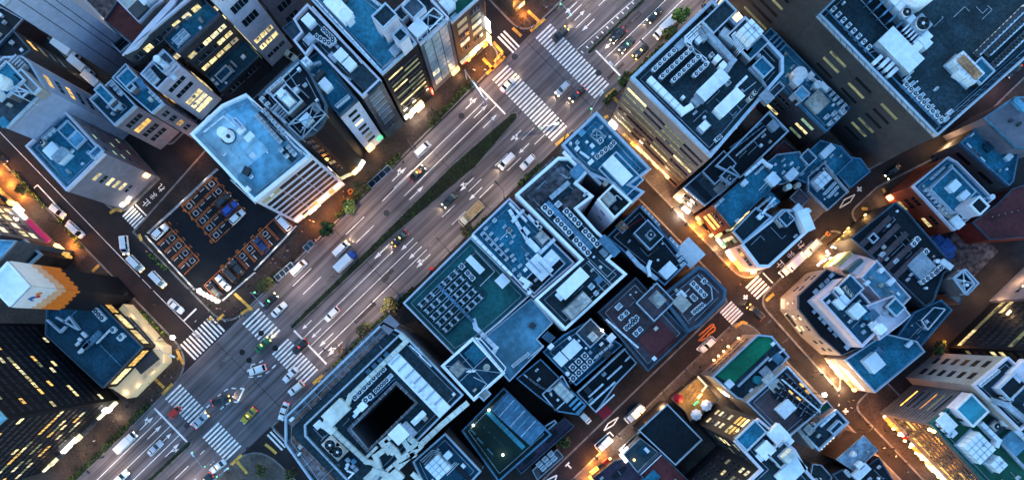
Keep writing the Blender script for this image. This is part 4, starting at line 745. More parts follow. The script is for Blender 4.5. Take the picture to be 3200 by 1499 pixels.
b = B('lilac_gable', 'pale lilac roofed building at the right edge above the blue roof', 'building', 15, 'N', [(3071, 369), (3166, 305), (3260, 300), (3260, 470), (3168, 464)], 'lilac_wall', 'lilac_wall', (.4, .4, 'sky_roof'))
b.t = '14'; box(b, 1825, 915, 20, 16, .5, 'dark_metal'); box(b, 1885, 940, 30, 16, .5, 'dark_metal'); box(b, 1880, 800, 40, 120, 1, 'sky_roof', top='sky_roof')
b = B('maroon_shed', 'large plain maroon roof at the right edge below the brick building', 'warehouse', 8, 'N', [(3034, 695), (3110, 640), (3160, 590), (3260, 560), (3260, 738), (3088, 750)], 'maroon', 'maroon', (.3, .5, 'dark_parapet'), name='warehouse')
pipe(b, 4, [(0, 0), (1, 1)], 'maroon')
b.t = '24'; duct(b, 6, [(1640, 440), (1931, 370)], 'maroon', .25, name='roof_seam')
b = B('ribbed_dark', 'dark terraced building with long grey ribs, rooftop pool cover and fan pairs', 'building', 12, 'N', [(2655, 745), (2795, 632), (2830, 660), (2975, 830), (2945, 855), (2915, 940), (2890, 960), (2740, 820)], 'dark_wall', 'black_roof', (.35, .7, 'dark_parapet'), clutter=5)
b.t = '24'; ribs(b, 800, 540, 1050, 780, 5, 300, 36, .8, 'brown_roof', 'terrace_beam'); room(b, 790, 590, 60, 60, .9, 'dark_wall', 'black_roof'); box(b, 1135, 800, 150, 150, 1.2, 'blue_metal', top='grey_metal', name='pool_cover'); ac(b, 1150, 915, 1240, 850, 4, 42, 36, 1); ac(b, 1255, 835, 1280, 815, 2, 36, 36, 1); ac(b, 1080, 635, 1105, 605, 2, 40, 36, 1); ac(b, 1170, 695, 1170, 695, 1, 44, 36, 1); cyl(b, 1260, 765, 16, 1.2); ac(b, 845, 715, 945, 765, 2, 40, 22, 0); box(b, 1330, 790, 40, 90, 1, 'white_metal', ang=10)
b = B('white_wedge', 'white building with a sloping facade and a blue roof behind the glowing terrace', 'office building', 15, 'N', [(2686, 868), (2735, 813), (2842, 930), (2812, 962), (2745, 935)], 'white_wall', 'sky_roof', (.35, .8, 'white_wall'), clutter=6)
b.t = '24'; box(b, 730, 930, 40, 20, 1.2); box(b, 835, 835, 40, 24, 1.4); box(b, 910, 920, 60, 30, 1.2); 
b = B('white_slope', 'low white sloping annex with a green strip window joining the wedge building', 'building', 8, '24', [(482, 798), (602, 678), (815, 762), (695, 882)], 'white_wall', 'white_wall', (.3, .3, 'white_wall'), zs=[5, 5, 13, 13])
b.t = '24'; mb = MB(); mb.bar(Wt('24', 605, 840, 10.6), Wt('24', 712, 752, 10.6), 1.1, 8, 10.65); mb.build('window', ['glass_teal'], b.root); mb = MB(); mb.bar(Wt('24', 505, 800, 6), Wt('24', 620, 700, 6), 1.2, 5, 7.0); mb.build('window', ['lit_dim'], b.root)
sign(b, 0, .02, .6, .6, 3, 'sign_warm', 900, WARM, .6, out=2)
b = B('curved_base', 'pale curved building with dark mansard roof and small skylights', 'building', 11, 'N', [(2493, 923), (2582, 840), (2644, 865), (2730, 1000), (2690, 1084), (2630, 1111), (2560, 1050), (2493, 965)], 'pale_wall', 'black_wall', (.3, .3, 'grey_wall'), win=dict(fh=3.2, cw=2.6, wr=.4, hr=.3, lit=.1, mats=('lit_pale',), z0=3, seed=3))
b.t = '24'
for x, y in ((475, 870), (440, 912), (400, 945), (355, 990), (350, 1138), (395, 1185)): box(b, x, y, 36, 24, .25, 'grey_metal', 'skylight')
b.t = '34'
for x, y in ((423, 15), (468, 66), (508, 108), (592, 205)): box(b, x, y, 30, 34, .25, 'grey_metal', 'skylight')
sign(b, 7, .1, .9, 2.9, 3.3, 'sign_cream', 160, WARM, .8); sign(b, 6, .1, .9, 2.9, 3.3, 'sign_cream', 160, WARM, .8)
b = B('curved_top', 'blue penthouse roof with fans and white boxes on the mansard building', 'building', 17, 'N', [(2557, 937), (2640, 867), (2703, 931), (2765, 1010), (2690, 1085)], 'white_wall', 'deep_roof', (.6, .9, 'white_wall'), z0=10.7, clutter=6)
b.t = '24'; room(b, 600, 980, 190, 150, 1.6, 'grey_wall', 'deep_roof'); box(b, 535, 1070, 90, 80, 1.8, 'bright_white'); fan(b, 590, 965, 30, 2.4); fan(b, 612, 990, 30, 2.4); fan(b, 635, 1015, 30, 2.4); duct(b, 20, [(500, 960), (545, 1010)], 'bright_white', 1.6, z=1.8); box(b, 640, 1140, 90, 90, 2.2, 'white_metal'); box(b, 710, 1150, 60, 100, 1.6, 'blue_roof', top='blue_roof')
b = B('lilac_stairs', 'lilac stepped roof mass beside the blue penthouse roof', 'building', 18, 'N', [(2702, 955), (2790, 922), (2842, 985), (2812, 1012), (2745, 1062)], 'lilac_wall', 'white_wall', (.4, .7, 'white_wall'), z0=0)
b.t = '24'; room(b, 960, 1110, 100, 110, 1.4, 'grey_wall', 'blue_roof'); box(b, 880, 1140, 60, 30, .8, 'grey_metal'); ribs(b, 760, 1150, 800, 1190, 5, 70, 6, .8, 'blue_metal', 'stair_step'); b.t = '34'; box(b, 820, 70, 60, 60, 2, 'bright_white'); ribs(b, 770, 20, 800, 60, 4, 60, 6, .8, 'white_metal', 'stair_step')
b = B('dark_yard_roof', 'navy roof with frames behind the lilac stepped mass', 'building', 9, 'N', [(2850, 975), (2935, 935), (2970, 968), (2870, 1085), (2790, 1090), (2790, 1060), (2820, 1020)], 'dark_wall', 'deep_roof', (.4, .9, 'blue_metal'), clutter=9)
frame(b, [(2920, 960), (2955, 965), (2900, 1030), (2880, 1000)], 1.5, .25, 'white_metal', False)
b = B('lit_corner_blue', 'low building with blue roof, white box and brightly lit windows at the cross road mark', 'building', 10.5, 'N', [(2636, 1123), (2690, 1088), (2760, 1040), (2862, 1065), (2887, 1098), (2731, 1227)], 'pale_wall', 'blue_roof', (.45, .7, 'steel_parapet'))
b.t = '34'; box(b, 772, 320, 110, 120, 2, 'bright_white', ang=-5); box(b, 820, 235, 50, 50, .8, 'blue_metal'); pipe(b, 6, [(840, 180), (880, 220), (850, 240)], 'blue_metal'); box(b, 1050, 182, 50, 24, 1); 
sign(b, 5, .05, .85, 5.5, 7.2, 'sign_white', 0, proud=.3, name='window_strip'); sign(b, 5, .0, .95, 1, 3, 'sign_warm', 900, WARM, .8, out=2.2, every=4)
b = B('open_tower', 'small grey tower with an open steel frame top beside the dark yard', 'tower', 15, '24', [(1390, 890), (1475, 820), (1577, 930), (1490, 1022)], 'grey_wall', 'black_roof', (.45, .9, 'steel_parapet'), name='lift_tower')
frame(b, [(1400, 890), (1475, 830), (1560, 930), (1490, 1010)], 2, .3, 'steel_parapet'); cyl(b, 1462, 945, 12, 2); cyl(b, 1440, 915, 10, 2)
b = B('lift_annex', 'plain grey box annex standing just below the open frame tower', 'building', 9, '24', [(1330, 1010), (1400, 960), (1470, 1040), (1440, 1090)], 'grey_wall', 'pale_wall', (.3, .3, 'grey_wall'))
b = B('east_dark', 'dark glass office wall with a few yellow light strips at the right edge', 'office building', 30, 'N', [(2955, 1085), (3120, 925), (3320, 1130), (3155, 1290)], 'black_wall', 'black_roof', base=True, win=dict(fh=2.9, cw=4.5, wr=.97, hr=.45, lit=.14, mats=('lit', 'lit_dim'), z0=2, off='glass', frame='dark_metal', seed=13))
b = B('east_grey', 'grey building wall with small dark slots at the far right edge', 'building', 22, 'N', [(3090, 940), (3210, 824), (3400, 1010), (3280, 1130)], 'lilac_wall', 'grey_roof', base=True, win=dict(fh=4, cw=5, wr=.4, hr=.25, lit=0, z0=3))
b = B('pale_hotel', 'pale beige block with rows of square dark windows beside the ribbed grey block', 'hotel', 25, 'N', [(3034, 1202), (3142, 1113), (3290, 1250), (3180, 1345)], 'pale_wall', 'slate_roof', (.5, 1, 'white_wall'), win=dict(fh=3.6, cw=3.6, wr=.5, hr=.4, lit=.12, mats=('lit', 'lit_dim'), z0=2, edges=[0], off='window_black', frame='grey_wall', seed=6), name='hotel')
b.t = '34'; ac(b, 1590, 480, 1700, 390, 5, 44, 26, 0); room(b, 1840, 500, 180, 130, 2, 'white_wall', 'black_roof'); duct(b, 40, [(1660, 600), (1780, 640), (1931, 760)], 'grey_metal', 1.4); box(b, 1870, 380, 160, 90, 2, 'white_wall'); ac(b, 1760, 580, 1800, 600, 2, 40, 30, 1); box(b, 1790, 560, 80, 60, 1.4, 'dark_metal')
b = B('ribbed_grey', 'ribbed grey tower with green roof, teal box and orange lit brown side', 'office building', 20.6, 'N', [(2900, 1322), (3036, 1207), (3100, 1265), (3280, 1430), (3280, 1640), (3160, 1600)], 'grey_wall', 'green_roof', (.5, .9, 'teal_roof'))
windows(b, fh=1.2, cw=40, wr=.99, hr=.12, lit=0, z0=1, edges=[0], off='dark_wall', frame='lilac_wall', seed=1); windows(b, fh=2.7, cw=6.2, wr=.8, hr=.16, lit=.35, mats=('lit', 'sign_orange', 'lit_dim'), z0=3, edges=[0], off='window_black', frame='dark_metal', seed=5, mg=3)
windows(b, fh=2.4, cw=3, wr=.85, hr=.5, lit=.07, mats=('lit_amber', 'lit_dim', 'lit_dim'), z0=4, edges=[5], off='brown_glass', frame='black_wall', mull=False, seed=9)
b.t = '34'; room(b, 1535, 680, 170, 190, 3, 'white_wall', 'teal_metal', rim='white_metal'); box(b, 1320, 770, 90, 130, 1.4, 'white_metal'); duct(b, 30, [(1570, 770), (1700, 900), (1680, 950)], 'white_metal', 2); tank(b, 1530, 950, 160, 180, 3); tank(b, 1685, 1075, 90, 90, 2.6); cyl(b, 1750, 750, 44, 2.6); box(b, 1690, 800, 130, 110, 1, 'slate_roof', top='slate_roof'); duct(b, 30, [(1790, 740), (1850, 830), (1931, 900)], 'white_metal', 1.4); ac(b, 1270, 780, 1350, 860, 3, 40, 24, 0)
duct(b, 18, [(1590, 760), (1931, 1120)], 'grey_metal', .8); fan(b, 1720, 800, 60, 1.8); box(b, 1440, 650, 60, 60, 1.4, 'pale_wall'); box(b, 1375, 850, 50, 40, 1, 'white_metal'); box(b, 1830, 930, 120, 160, .8, 'sky_roof', 'roof_slab', top='sky_roof')
sign(b, 5, .0, .06, 3, 5, 'sign_warm', 500, WARM, .9); sign(b, 5, .12, .5, 1, 3.0, 'sign_warm', 170, ORANGE, .9, out=3.8, lz=2.4, every=5); sign(b, 5, .52, .98, 1, 3.0, 'sign_orange', 170, ORANGE, .9, out=3.8, lz=2.4, every=5)
for q in range(12):
    a = Vector(b.fp[5]); c = Vector(b.fp[0]); p = a+(c-a)*(.04+.9*q/12.0); mb = MB(); mb.cyl((p.x-1.2, p.y-.8), 4.0, 4.5, .3, 0, 8); mb.build('lantern', ['bulb'], b.root)
for x, y in ((1215, 825), (1245, 838)): cyl(b, x, y, 12, .5, 'bulb', .8, 'lantern')
# --- centre block between avenue and back street
b = B('corner_blue', 'blue roofed corner block with white parapet beside the upper crossing', 'office building', 22, 'N', [(1753, 456), (1863, 352), (2033, 531), (1969, 579), (2014, 601), (1972, 640), (1915, 580), (1835, 545), (1790, 500)], 'grey_wall', 'blue_roof', (.8, 1, 'steel_parapet'), clutter=5)
b.t = '13'; frame(b, [(590, 1020), (640, 970), (690, 1020), (640, 1065)], 1.2, .25, 'grey_metal'); ac(b, 740, 1115, 760, 1090, 2, 34, 34, 1); ac(b, 640, 1190, 700, 1140, 3, 34, 34, 1); ac(b, 662, 1072, 662, 1072, 1, 36, 36, 1); cyl(b, 440, 1090, 14, 1.4, 'bright_white', r2=8); box(b, 488, 1130, 30, 26, 1); duct(b, 16, [(510, 1150), (580, 1200)], 'white_metal', .8); box(b, 525, 1010, 44, 36, .8, 'sky_roof'); ac(b, 490, 1085, 490, 1085, 1, 24, 24, 0); duct(b, 24, [(385, 1150), (440, 1205)], 'bright_white', .8)
b.t = '23'; box(b, 785, 95, 100, 215, 2.2, 'bright_white'); room(b, 820, 110, 190, 300, .8, 'grey_wall', 'blue_roof'); box(b, 590, 25, 40, 24, 1.2, 'bright_white'); cyl(b, 700, 185, 18, 1.6, 'beige_metal'); duct(b, 22, [(480, 0), (670, 190)], 'grey_metal', 1)
b = B('white_stair_tower', 'white walled tower with open black roof well beside the corner block', 'tower', 27, '23', [(640, 300), (755, 188), (905, 322), (768, 448)], 'white_wall', 'black_roof', (.55, 1, 'bright_white'), win=dict(fh=6, cw=4, wr=.35, hr=.12, lit=0, z0=14, off='window_black', frame='white_wall'), name='stair_tower')
tank(b, 720, 300, 70, 80, 2.4, 'beige_metal'); box(b, 775, 370, 24, 34, 1, 'dark_metal'); pipe(b, 6, [(745, 310), (790, 265), (830, 300)], 'white_metal')
b = B('zigzag_roof', 'zigzag shaped roof with thick white parapet and four rows of roof fans', 'office building', 23, '23', [(22, 268), (345, -15), (432, -12), (560, 108), (490, 180), (615, 280), (490, 372), (640, 540), (800, 685), (730, 750), (865, 862), (400, 1285), (168, 1052), (512, 752)], 'white_wall', 'slate_roof', (.8, 1.2, 'bright_white'))
ac(b, 408, 395, 496, 487, 4, 44, 44, 1, 1.5); ac(b, 548, 545, 636, 638, 4, 44, 44, 1, 1.5); ac(b, 340, 462, 426, 552, 4, 44, 44, 1, 1.5); ac(b, 480, 610, 566, 703, 4, 44, 44, 1, 1.5); ac(b, 247, 367, 283, 403, 2, 46, 46, 1, 1.5)
duct(b, 44, [(260, 325), (600, 670)], 'blue_metal', .8, name='pipe_cover'); tb = box(b, 240, 180, 380, 190, .12, 'mottled_roof', 'roof_bed'); box(b, 450, 300, 190, 90, .15, 'mottled_roof', 'roof_bed'); box(b, 485, 100, 90, 70, 2.2, 'blue_metal'); duct(b, 36, [(290, 290), (430, 170)], 'grey_metal', .5)
box(b, 725, 655, 60, 170, 2, 'blue_metal'); box(b, 452, 935, 245, 95, 2.2, 'bright_white'); box(b, 365, 1020, 60, 60, 1.8, 'white_metal'); tank(b, 490, 1100, 200, 90, 2.6, 'beige_metal'); box(b, 563, 882, 20, 20, .8, 'red_paint'); ac(b, 595, 955, 595, 955, 1, 40, 40, 0); ac(b, 630, 1005, 630, 1005, 1, 32, 32, 0); box(b, 650, 905, 50, 44, 1.2, 'blue_metal'); cyl(b, 667, 808, 14, 1.4, 'white_metal', r2=6)
pipe(b, 6, [(560, 770), (740, 950), (700, 985)], 'grey_metal'); pipe(b, 6, [(575, 760), (755, 940)], 'white_metal'); pipe(b, 5, [(590, 750), (720, 880), (780, 820)], 'grey_metal'); pipe(b, 5, [(640, 930), (700, 990), (640, 1045)], 'white_metal'); ac(b, 550, 265, 550, 265, 1, 36, 20, 0); ac(b, 345, 340, 345, 340, 1, 44, 40, 0); box(b, 690, 700, 40, 60, .6, 'grey_metal')
for i in range(3): pipe(b, 5, [(360+i*14, 100+i*6), (410+i*12, 140), (460, 120-i*10)], 'grey_metal')
b = B('pipe_roof', 'blue roof crossed by heavy white ducts with a corrugated shed', 'building', 20, 'N', [(1475, 732), (1592, 620), (1796, 822), (1667, 932)], 'dark_wall', 'blue_roof', (.5, .9, 'white_wall'))
b.t = '23'; duct(b, 26, [(-20, 380), (110, 600), (215, 700), (320, 600)], 'white_metal', 1.2); duct(b, 22, [(90, 380), (0, 470)], 'white_metal', 1); duct(b, 22, [(120, 420), (210, 520)], 'bright_white', 1); box(b, 205, 815, 120, 170, 2.2, 'white_metal', 'corrugated_shed'); ribs(b, 160, 800, 250, 830, 2, 6, 150, 2.4, 'grey_metal'); box(b, 295, 745, 90, 90, 1.8, 'white_metal'); box(b, 293, 752, 22, 22, .6, 'bright_white', z=1.8)
tank(b, 225, 590, 70, 80, 2.2, 'beige_metal'); box(b, 100, 545, 40, 60, 1.4, 'white_metal'); box(b, 155, 650, 40, 110, 2, 'white_metal'); room(b, 240, 850, 330, 130, .8, 'dark_wall', 'black_roof'); ac(b, 15, 755, 60, 800, 2, 36, 20, 0); duct(b, 36, [(60, 890), (120, 930), (90, 970)], 'bright_white', 1.2); ac(b, 15, 830, 55, 870, 2, 34, 18, 0); ac(b, 140, 940, 180, 905, 2, 34, 18, 0)
b.t = '22'; duct(b, 20, [(1630, 570), (1931, 870)], 'bright_white', 1, t='22'); ac(b, 1735, 520, 1931, 725, 6, 34, 18, 0); ac(b, 1710, 560, 1890, 750, 6, 34, 18, 0); ac(b, 1800, 460, 1800, 460, 1, 30, 24, 0); duct(b, 16, [(1715, 540), (1900, 740)], 'grey_metal', .6); fan(b, 1910, 530, 36, 1.2); pipe(b, 5, [(1840, 600), (1900, 540), (1931, 570)], 'white_metal')
b.t = '23'; duct(b, 18, [(-20, 330), (110, 470)], 'white_metal', 1.4)
for x, y in ((185, 480), (210, 515), (100, 830), (130, 1000)): box(b, x, y, 26, 20, 1.2, 'bright_white')
b = B('teal_roof_block', 'teal roofed building filled with rows of white unit boxes', 'office building', 16, 'N', [(1260, 947), (1471, 740), (1655, 925), (1560, 1010), (1500, 1060), (1420, 1110)], 'dark_wall', 'teal_roof', (.5, .9, 'white_wall'))
b.t = '22'; md_ = MB(); md_.prism([Vector(Wt('22', *q_, 16)[:2]) for q_ in ((1215, 1110), (1645, 690), (1795, 840), (1690, 940), (1750, 1010), (1520, 1250), (1430, 1330))], 16, 16.25); md_.build('unit_deck', ['teal_deck'], b.root); box(b, 1655, 790, 50, 150, .5, 'bright_white', z=.2)
for j in range(5):
    x0, y0 = 1245+46*j, 1095+46*j
    for i in range(7):
        if i != 3: ac(b, x0+44*i, y0-41*i, x0, y0, 1, 17, 36, 0, 1.2)
    for e_ in (-15, 15): duct(b, 4, [(x0-14+e_, y0+14+e_), (x0+44*6+14+e_, y0-41*6-14+e_)], 'grey_metal', .5)
duct(b, 22, [(1375, 945), (1640, 1220)], 'blue_metal', .5); ac(b, 1555, 805, 1555, 805, 1, 40, 40, 1); ac(b, 1600, 855, 1632, 890, 2, 38, 38, 1); box(b, 1860, 915, 80, 80, 1.8, 'bright_white'); pipe(b, 5, [(1650, 680), (1800, 840), (1690, 950)], 'white_metal'); pipe(b, 5, [(1240, 1110), (1650, 700)], 'grey_metal')
b = B('plain_blue_lot', 'bare blue flat roof with stains and a curved white duct along its side', 'building', 15, 'N', [(1660, 930), (1728, 1007), (1679, 1059), (1700, 1082), (1592, 1192), (1475, 1060), (1502, 1062), (1562, 1012)], 'dark_wall', 'sky_roof2', (.4, .8, 'steel_parapet'))
b.t = '32'; duct(b, 34, [(1640, -10), (1660, 60), (1810, 210), (1790, 250)], 'white_metal', .8); b.t = '33'; box(b, 155, 45, 40, 40, 1, 'dark_metal', ang=15); ac(b, 20, 335, 110, 265, 4, 50, 24, 0); box(b, 290, 200, 40, 30, 1.4, 'bright_white'); pipe(b, 6, [(310, 20), (190, 140)], 'bright_white'); pipe(b, 6, [(240, 190), (120, 290)], 'bright_white')
ribs(b, 250, 110, 300, 150, 5, 60, 6, .6, 'blue_metal', 'stair_step')
b = B('mast_tower', 'square white framed tower top with a lattice mast in its centre', 'tower', 22, '32', [(1395, 345), (1635, 128), (1882, 400), (1645, 612)], 'grey_wall', 'deep_roof', (.5, .9, 'bright_white'), name='lift_tower')
frame(b, [(1415, 345), (1635, 150), (1860, 400), (1640, 592)], 1.6, .3, 'bright_white', False); pipe(b, 3, [(1415, 345), (1860, 400)], 'steel_parapet', 1.5); pipe(b, 3, [(1530, 245), (1750, 495)], 'steel_parapet', 1.5); pipe(b, 3, [(1745, 270), (1530, 470)], 'steel_parapet', 1.5); tank(b, 1525, 370, 80, 80, 2.2, 'beige_metal'); cyl(b, 1742, 355, 26, 2, 'beige_metal'); box(b, 1650, 260, 100, 120, .4, 'blue_roof', 'roof_slab', top='blue_roof'); room(b, 1722, 560, 80, 70, 1, 'grey_wall', 'beige_metal'); pipe(b, 5, [(1640, 430), (1740, 480), (1700, 530)], 'white_metal'); frame(b, [(1650, 130), (1700, 150), (1885, 360), (1870, 395)], 1.0, .2, 'bright_white', False)
m_ = MB(); p = Wt('32', 1632, 378, 25); m_.tube((p.x, p.y, 22), (p.x, p.y, 33), .12, 0, 6)
for q in range(5): m_.bar(p+Vector((-.9, 0, 0)), p+Vector((.9, 0, 0)), .08, 26+q*1.5, 26.1+q*1.5)
m_.build('mast', ['white_metal'], b.root)
b = B('tank_blue', 'blue roof with white tank slabs, eight square fans and a cream tank', 'building', 14, 'N', [(1695, 1098), (1760, 1045), (1835, 1003), (1944, 1078), (1799, 1204)], 'dark_wall', 'deep_roof', (.4, .8, 'blue_metal'), clutter=6)
b.t = '33'; box(b, 450, 220, 130, 90, .7, 'bright_white'); box(b, 365, 295, 70, 90, .7, 'bright_white'); tank(b, 600, 125, 55, 60, 3, 'ivory'); room(b, 590, 100, 160, 160, 1, 'grey_wall', 'grey_roof'); ac(b, 455, 355, 545, 270, 3, 44, 44, 1); ac(b, 458, 437, 583, 313, 4, 44, 44, 1); cyl(b, 415, 402, 16, 1.8); box(b, 743, 135, 60, 44, .8); ac(b, 635, 275, 735, 190, 4, 34, 16, 0); pipe(b, 6, [(440, 480), (780, 170)], 'blue_metal'); pipe(b, 5, [(430, 465), (770, 155)], 'white_metal')
cyl(b, 678, 78, 8, 1.2, 'lamp_w', 1, 'roof_lamp'); light('shop_light', T2(b, 678, 78, 18), WARM, 100*PW, .3, b.root); box(b, 700, 240, 60, 90, 1, 'dark_metal')
b = B('ledge_terraces', 'dark stepped terraces edged with long white ledges above the red awning', 'building', 10, 'N', [(1799, 1224), (1948, 1084), (1990, 1133), (1925, 1200), (1862, 1289)], 'dark_wall', 'black_roof', (.4, .6, 'steel_parapet'))
b.t = '33'; 
for (x0, y0, x1, y1) in ((490, 545, 850, 215), (575, 580, 685, 480), (715, 445, 825, 345), (580, 640, 775, 465), (850, 310, 890, 270)): duct(b, 12, [(x0, y0), (x1, y1)], 'white_metal', .9, name='ledge')
duct(b, 10, [(630, 690), (770, 560)], 'white_metal', .8, name='ledge'); box(b, 570, 530, 40, 50, .8, 'dark_metal'); ribs(b, 590, 600, 610, 620, 3, 40, 5, .6, 'grey_metal', 'stair_step')
mb = MB(); mb.bar(Wt('33', 665, 725, 5), Wt('33', 735, 665, 5), 2.6, 4.7, 5.0); mb.build('awning', ['red_awning'], b.root)
b = B('dark_frames', 'dark roof with slim white rails and a cream tank in a white frame', 'building', 14, '33', [(30, 440), (215, 290), (345, 420), (560, 640), (500, 715), (345, 690), (180, 565)], 'dark_wall', 'black_roof', (.4, .8, 'blue_metal'), clutter=5)
for q in range(5): duct(b, 9, [(90+q*28, 430+q*22-20), (190+q*22, 530+q*12-40)], 'grey_metal' if q % 2 else 'steel_parapet', .8, name='rail')
tank(b, 385, 540, 70, 140, 2.6, 'ivory'); frame(b, [(230, 560), (380, 420), (460, 560), (330, 680)], .8, .3, 'steel_parapet', False); cyl(b, 292, 555, 12, 1.2, r2=6); ribs(b, 440, 590, 520, 670, 4, 90, 14, .3, 'sky_roof', 'skylight')
b = B('court_arcade', 'dark green sports court beside a long striped glass roof', 'building', 10, '32', [(1550, 832), (1870, 505), (2230, 860), (1830, 1215)], 'dark_wall', 'court_green', (.5, 1.0, 'blue_metal'))
b.t = '32'; duct(b, 180, [(1830, 610), (2130, 880)], 'blue_metal', .5, name='glass_roof')
for q in range(7): cx_, cy_ = 1830+.743*(25+q*56), 610+.67*(25+q*56); duct(b, 5 if q % 2 else 9, [(cx_+57, cy_-63), (cx_-57, cy_+63)], 'white_metal' if q % 2 else 'sky_roof', .53, name='glazing_bar')
duct(b, 34, [(1745, 690), (2020, 965)], 'teal_metal', .12, z=.1, name='walkway')
for (x, y) in ((1757, 678), (1640, 792), (1862, 1015)): cyl(b, x, y, 8, .6, 'lamp_w', .5, 'floodlight')
for (x, y) in ((1635, 840), (1690, 908), (1765, 990)): box(b, x, y, 10, 60, .12, 'glass_teal', 'court_marking')
duct(b, 2, [(1680, 770), (1880, 960)], 'teal_roof', .03, z=.0, name='court_line')
b = B('plum_strip', 'plum brown roof strip with dark planted openings', 'building', 8, '33', [(-10, 1060), (395, 735), (470, 800), (70, 1160)], 'brown_wall', 'plum_roof', (.3, .5, 'dark_parapet'))
for x, y in ((300, 880), (130, 1040)): box(b, x, y, 110, 30, .08, 'black_roof', 'roof_opening')
b = B('green_strip_roof', 'narrow black roof slot with a pale rim left of the plum roof', 'building', 9, '33', [(-5, 1000), (255, 790), (320, 750), (340, 770), (30, 1040)], 'dark_wall', 'black_roof', (.4, .6, 'steel_parapet'))
b = B('garden_annex', 'low annex roof with a row of old units beside the back street', 'building', 4, '33', [(150, 1130), (340, 970), (390, 1030), (190, 1207)], 'beige_wall', 'mottled_roof', (.3, .4, 'grey_metal'))
ac(b, 205, 1080, 290, 1005, 3, 44, 36, 0); ac(b, 235, 1110, 315, 1040, 3, 44, 30, 0)
b = B('brown_units', 'brown roof building with fan blocks, framed stair well and paler terrace by the street', 'office building', 14, 'N', [(1867, 975), (1985, 866), (2148, 1042), (2023, 1160)], 'dark_wall', 'brown_roof', (.5, 1, 'dark_parapet'))
b.t = '23'; room(b, 1080, 1070, 220, 200, 1.6, 'grey_wall', 'brown_roof'); tank(b, 1095, 1050, 70, 90, 2, 'beige_metal', z=1.7); ac(b, 800, 1105, 800, 1105, 1, 50, 40, 0); ac(b, 820, 1185, 855, 1155, 2, 40, 36, 1); ac(b, 900, 1207, 930, 1190, 2, 38, 36, 1); cyl(b, 1050, 968, 14, 1.5, r2=8); cyl(b, 1076, 940, 14, 1.5, r2=8)
b.t = '33'; ac(b, 858, 60, 925, 5, 4, 36, 36, 1); ac(b, 930, 102, 958, 75, 2, 40, 38, 1); duct(b, 14, [(705, -5), (950, 210)], 'white_metal', .8); box(b, 1100, 150, 220, 200, .12, 'maroon', 'roof_patch'); box(b, 1070, 290, 26, 26, .5, 'bright_white')
b = B('brown_fans', 'brown chamfered corner roof with three lines of fans near the small crosswalk', 'office building', 15, 'N', [(2060, 925), (2180, 830), (2202, 838), (2268, 906), (2264, 940), (2185, 1018), (2148, 1040)], 'dark_wall', 'brown_roof', (1.0, .9, 'dark_parapet'))
b.t = '23'; ac(b, 1358, 935, 1440, 1018, 4, 38, 36, 1); ac(b, 1365, 1145, 1425, 1095, 4, 32, 34, 1); ac(b, 1355, 1030, 1370, 1045, 2, 34, 32, 1); ac(b, 1440, 915, 1440, 915, 1, 38, 36, 1); box(b, 1270, 1080, 90, 110, 1.4, 'beige_metal'); box(b, 1270, 1020, 50, 60, 1.2, 'white_metal'); duct(b, 8, [(1400, 870), (1500, 960), (1510, 1050), (1400, 1150)], 'grey_metal', .4)
for i in range(3): pipe(b, 5, [(1480, 1000+i*20-10), (1540, 1000+i*20-10)], 'dark_metal')
pipe(b, 6, [(1300, 1010), (1340, 970)], 'white_metal')
b = B('soot_roof', 'soot dark roof rimmed by white units with a white panel sign at its corner', 'building', 15, 'N', [(1893, 742), (2000, 640), (2148, 822), (2075, 893)], 'dark_wall', 'black_roof', (.5, .8, 'blue_metal'))
b.t = '23'; ac(b, 985, 370, 1090, 485, 5, 20, 38, 0); ac(b, 1195, 605, 1250, 665, 3, 20, 40, 0); ac(b, 1250, 715, 1280, 790, 3, 40, 22, 0); box(b, 1165, 835, 110, 80, 1.8, 'white_metal'); room(b, 1030, 565, 150, 180, 2, 'grey_wall', 'slate_roof'); fan(b, 1045, 565, 60, 3, 'grey_metal'); tank(b, 828, 505, 50, 60, 1.6, 'rust'); duct(b, 24, [(1035, 880), (1020, 810), (1040, 760)], 'bright_white', 1.2); ribs(b, 1045, 640, 1080, 680, 4, 60, 5, .8, 'dark_metal', 'stair_step')
duct(b, 30, [(860, 690), (950, 790), (1090, 900)], 'steel_parapet', .9, name='ledge'); ribs(b, 1100, 490, 1180, 570, 4, 24, 24, .5, 'dark_metal', 'louvre'); pipe(b, 3, [(800, 560), (930, 470), (1000, 430)], 'red_paint')
mb = MB(); p = Wt('23', 1340, 700, 12); mb.obox(p, DU*2.5, DV*2.9, 11.6, 12, 0); mb.build('sign_panel', ['white_metal'], b.root); light('shop_light', Wt('23', 1345, 775, 8), ORANGE, 150*PW, .4, b.root)
sign(b, 1, .1, .95, 3.2, 3.6, 'sign_orange', 160, ORANGE, .5, out=1.2)
b = B('fountain_block', 'large block with black rectangular light well, ivory ducts and long white panel roof', 'office building', 22, 'N', [(893, 1300), (1200, 1005), (1262, 1040), (1450, 1232), (1180, 1500), (1060, 1620), (893, 1385)], 'grey_wall', 'slate_roof', (.55, .9, 'steel_parapet'), hole=[(1099, 1338), (1239, 1197), (1300, 1256), (1152, 1402)])
b.t = '32'
for a_, c_ in (((240, 775), (960, 60)), ((245, 905), (560, 1230))):
    duct(b, 100, [a_, c_], 'stain_deck', .12, z=.05, name='edge_deck'); 
pipe(b, 4, [(265, 870), (270, 780), (920, 150)], 'orange_metal', .3); pipe(b, 4, [(265, 870), (320, 940), (590, 1207)], 'orange_metal', .3)
duct(b, 12, [(375, 790), (1090, 110)], 'steel_parapet', .9, name='inner_parapet'); duct(b, 12, [(375, 790), (380, 870), (700, 1207)], 'steel_parapet', .9, name='inner_parapet')
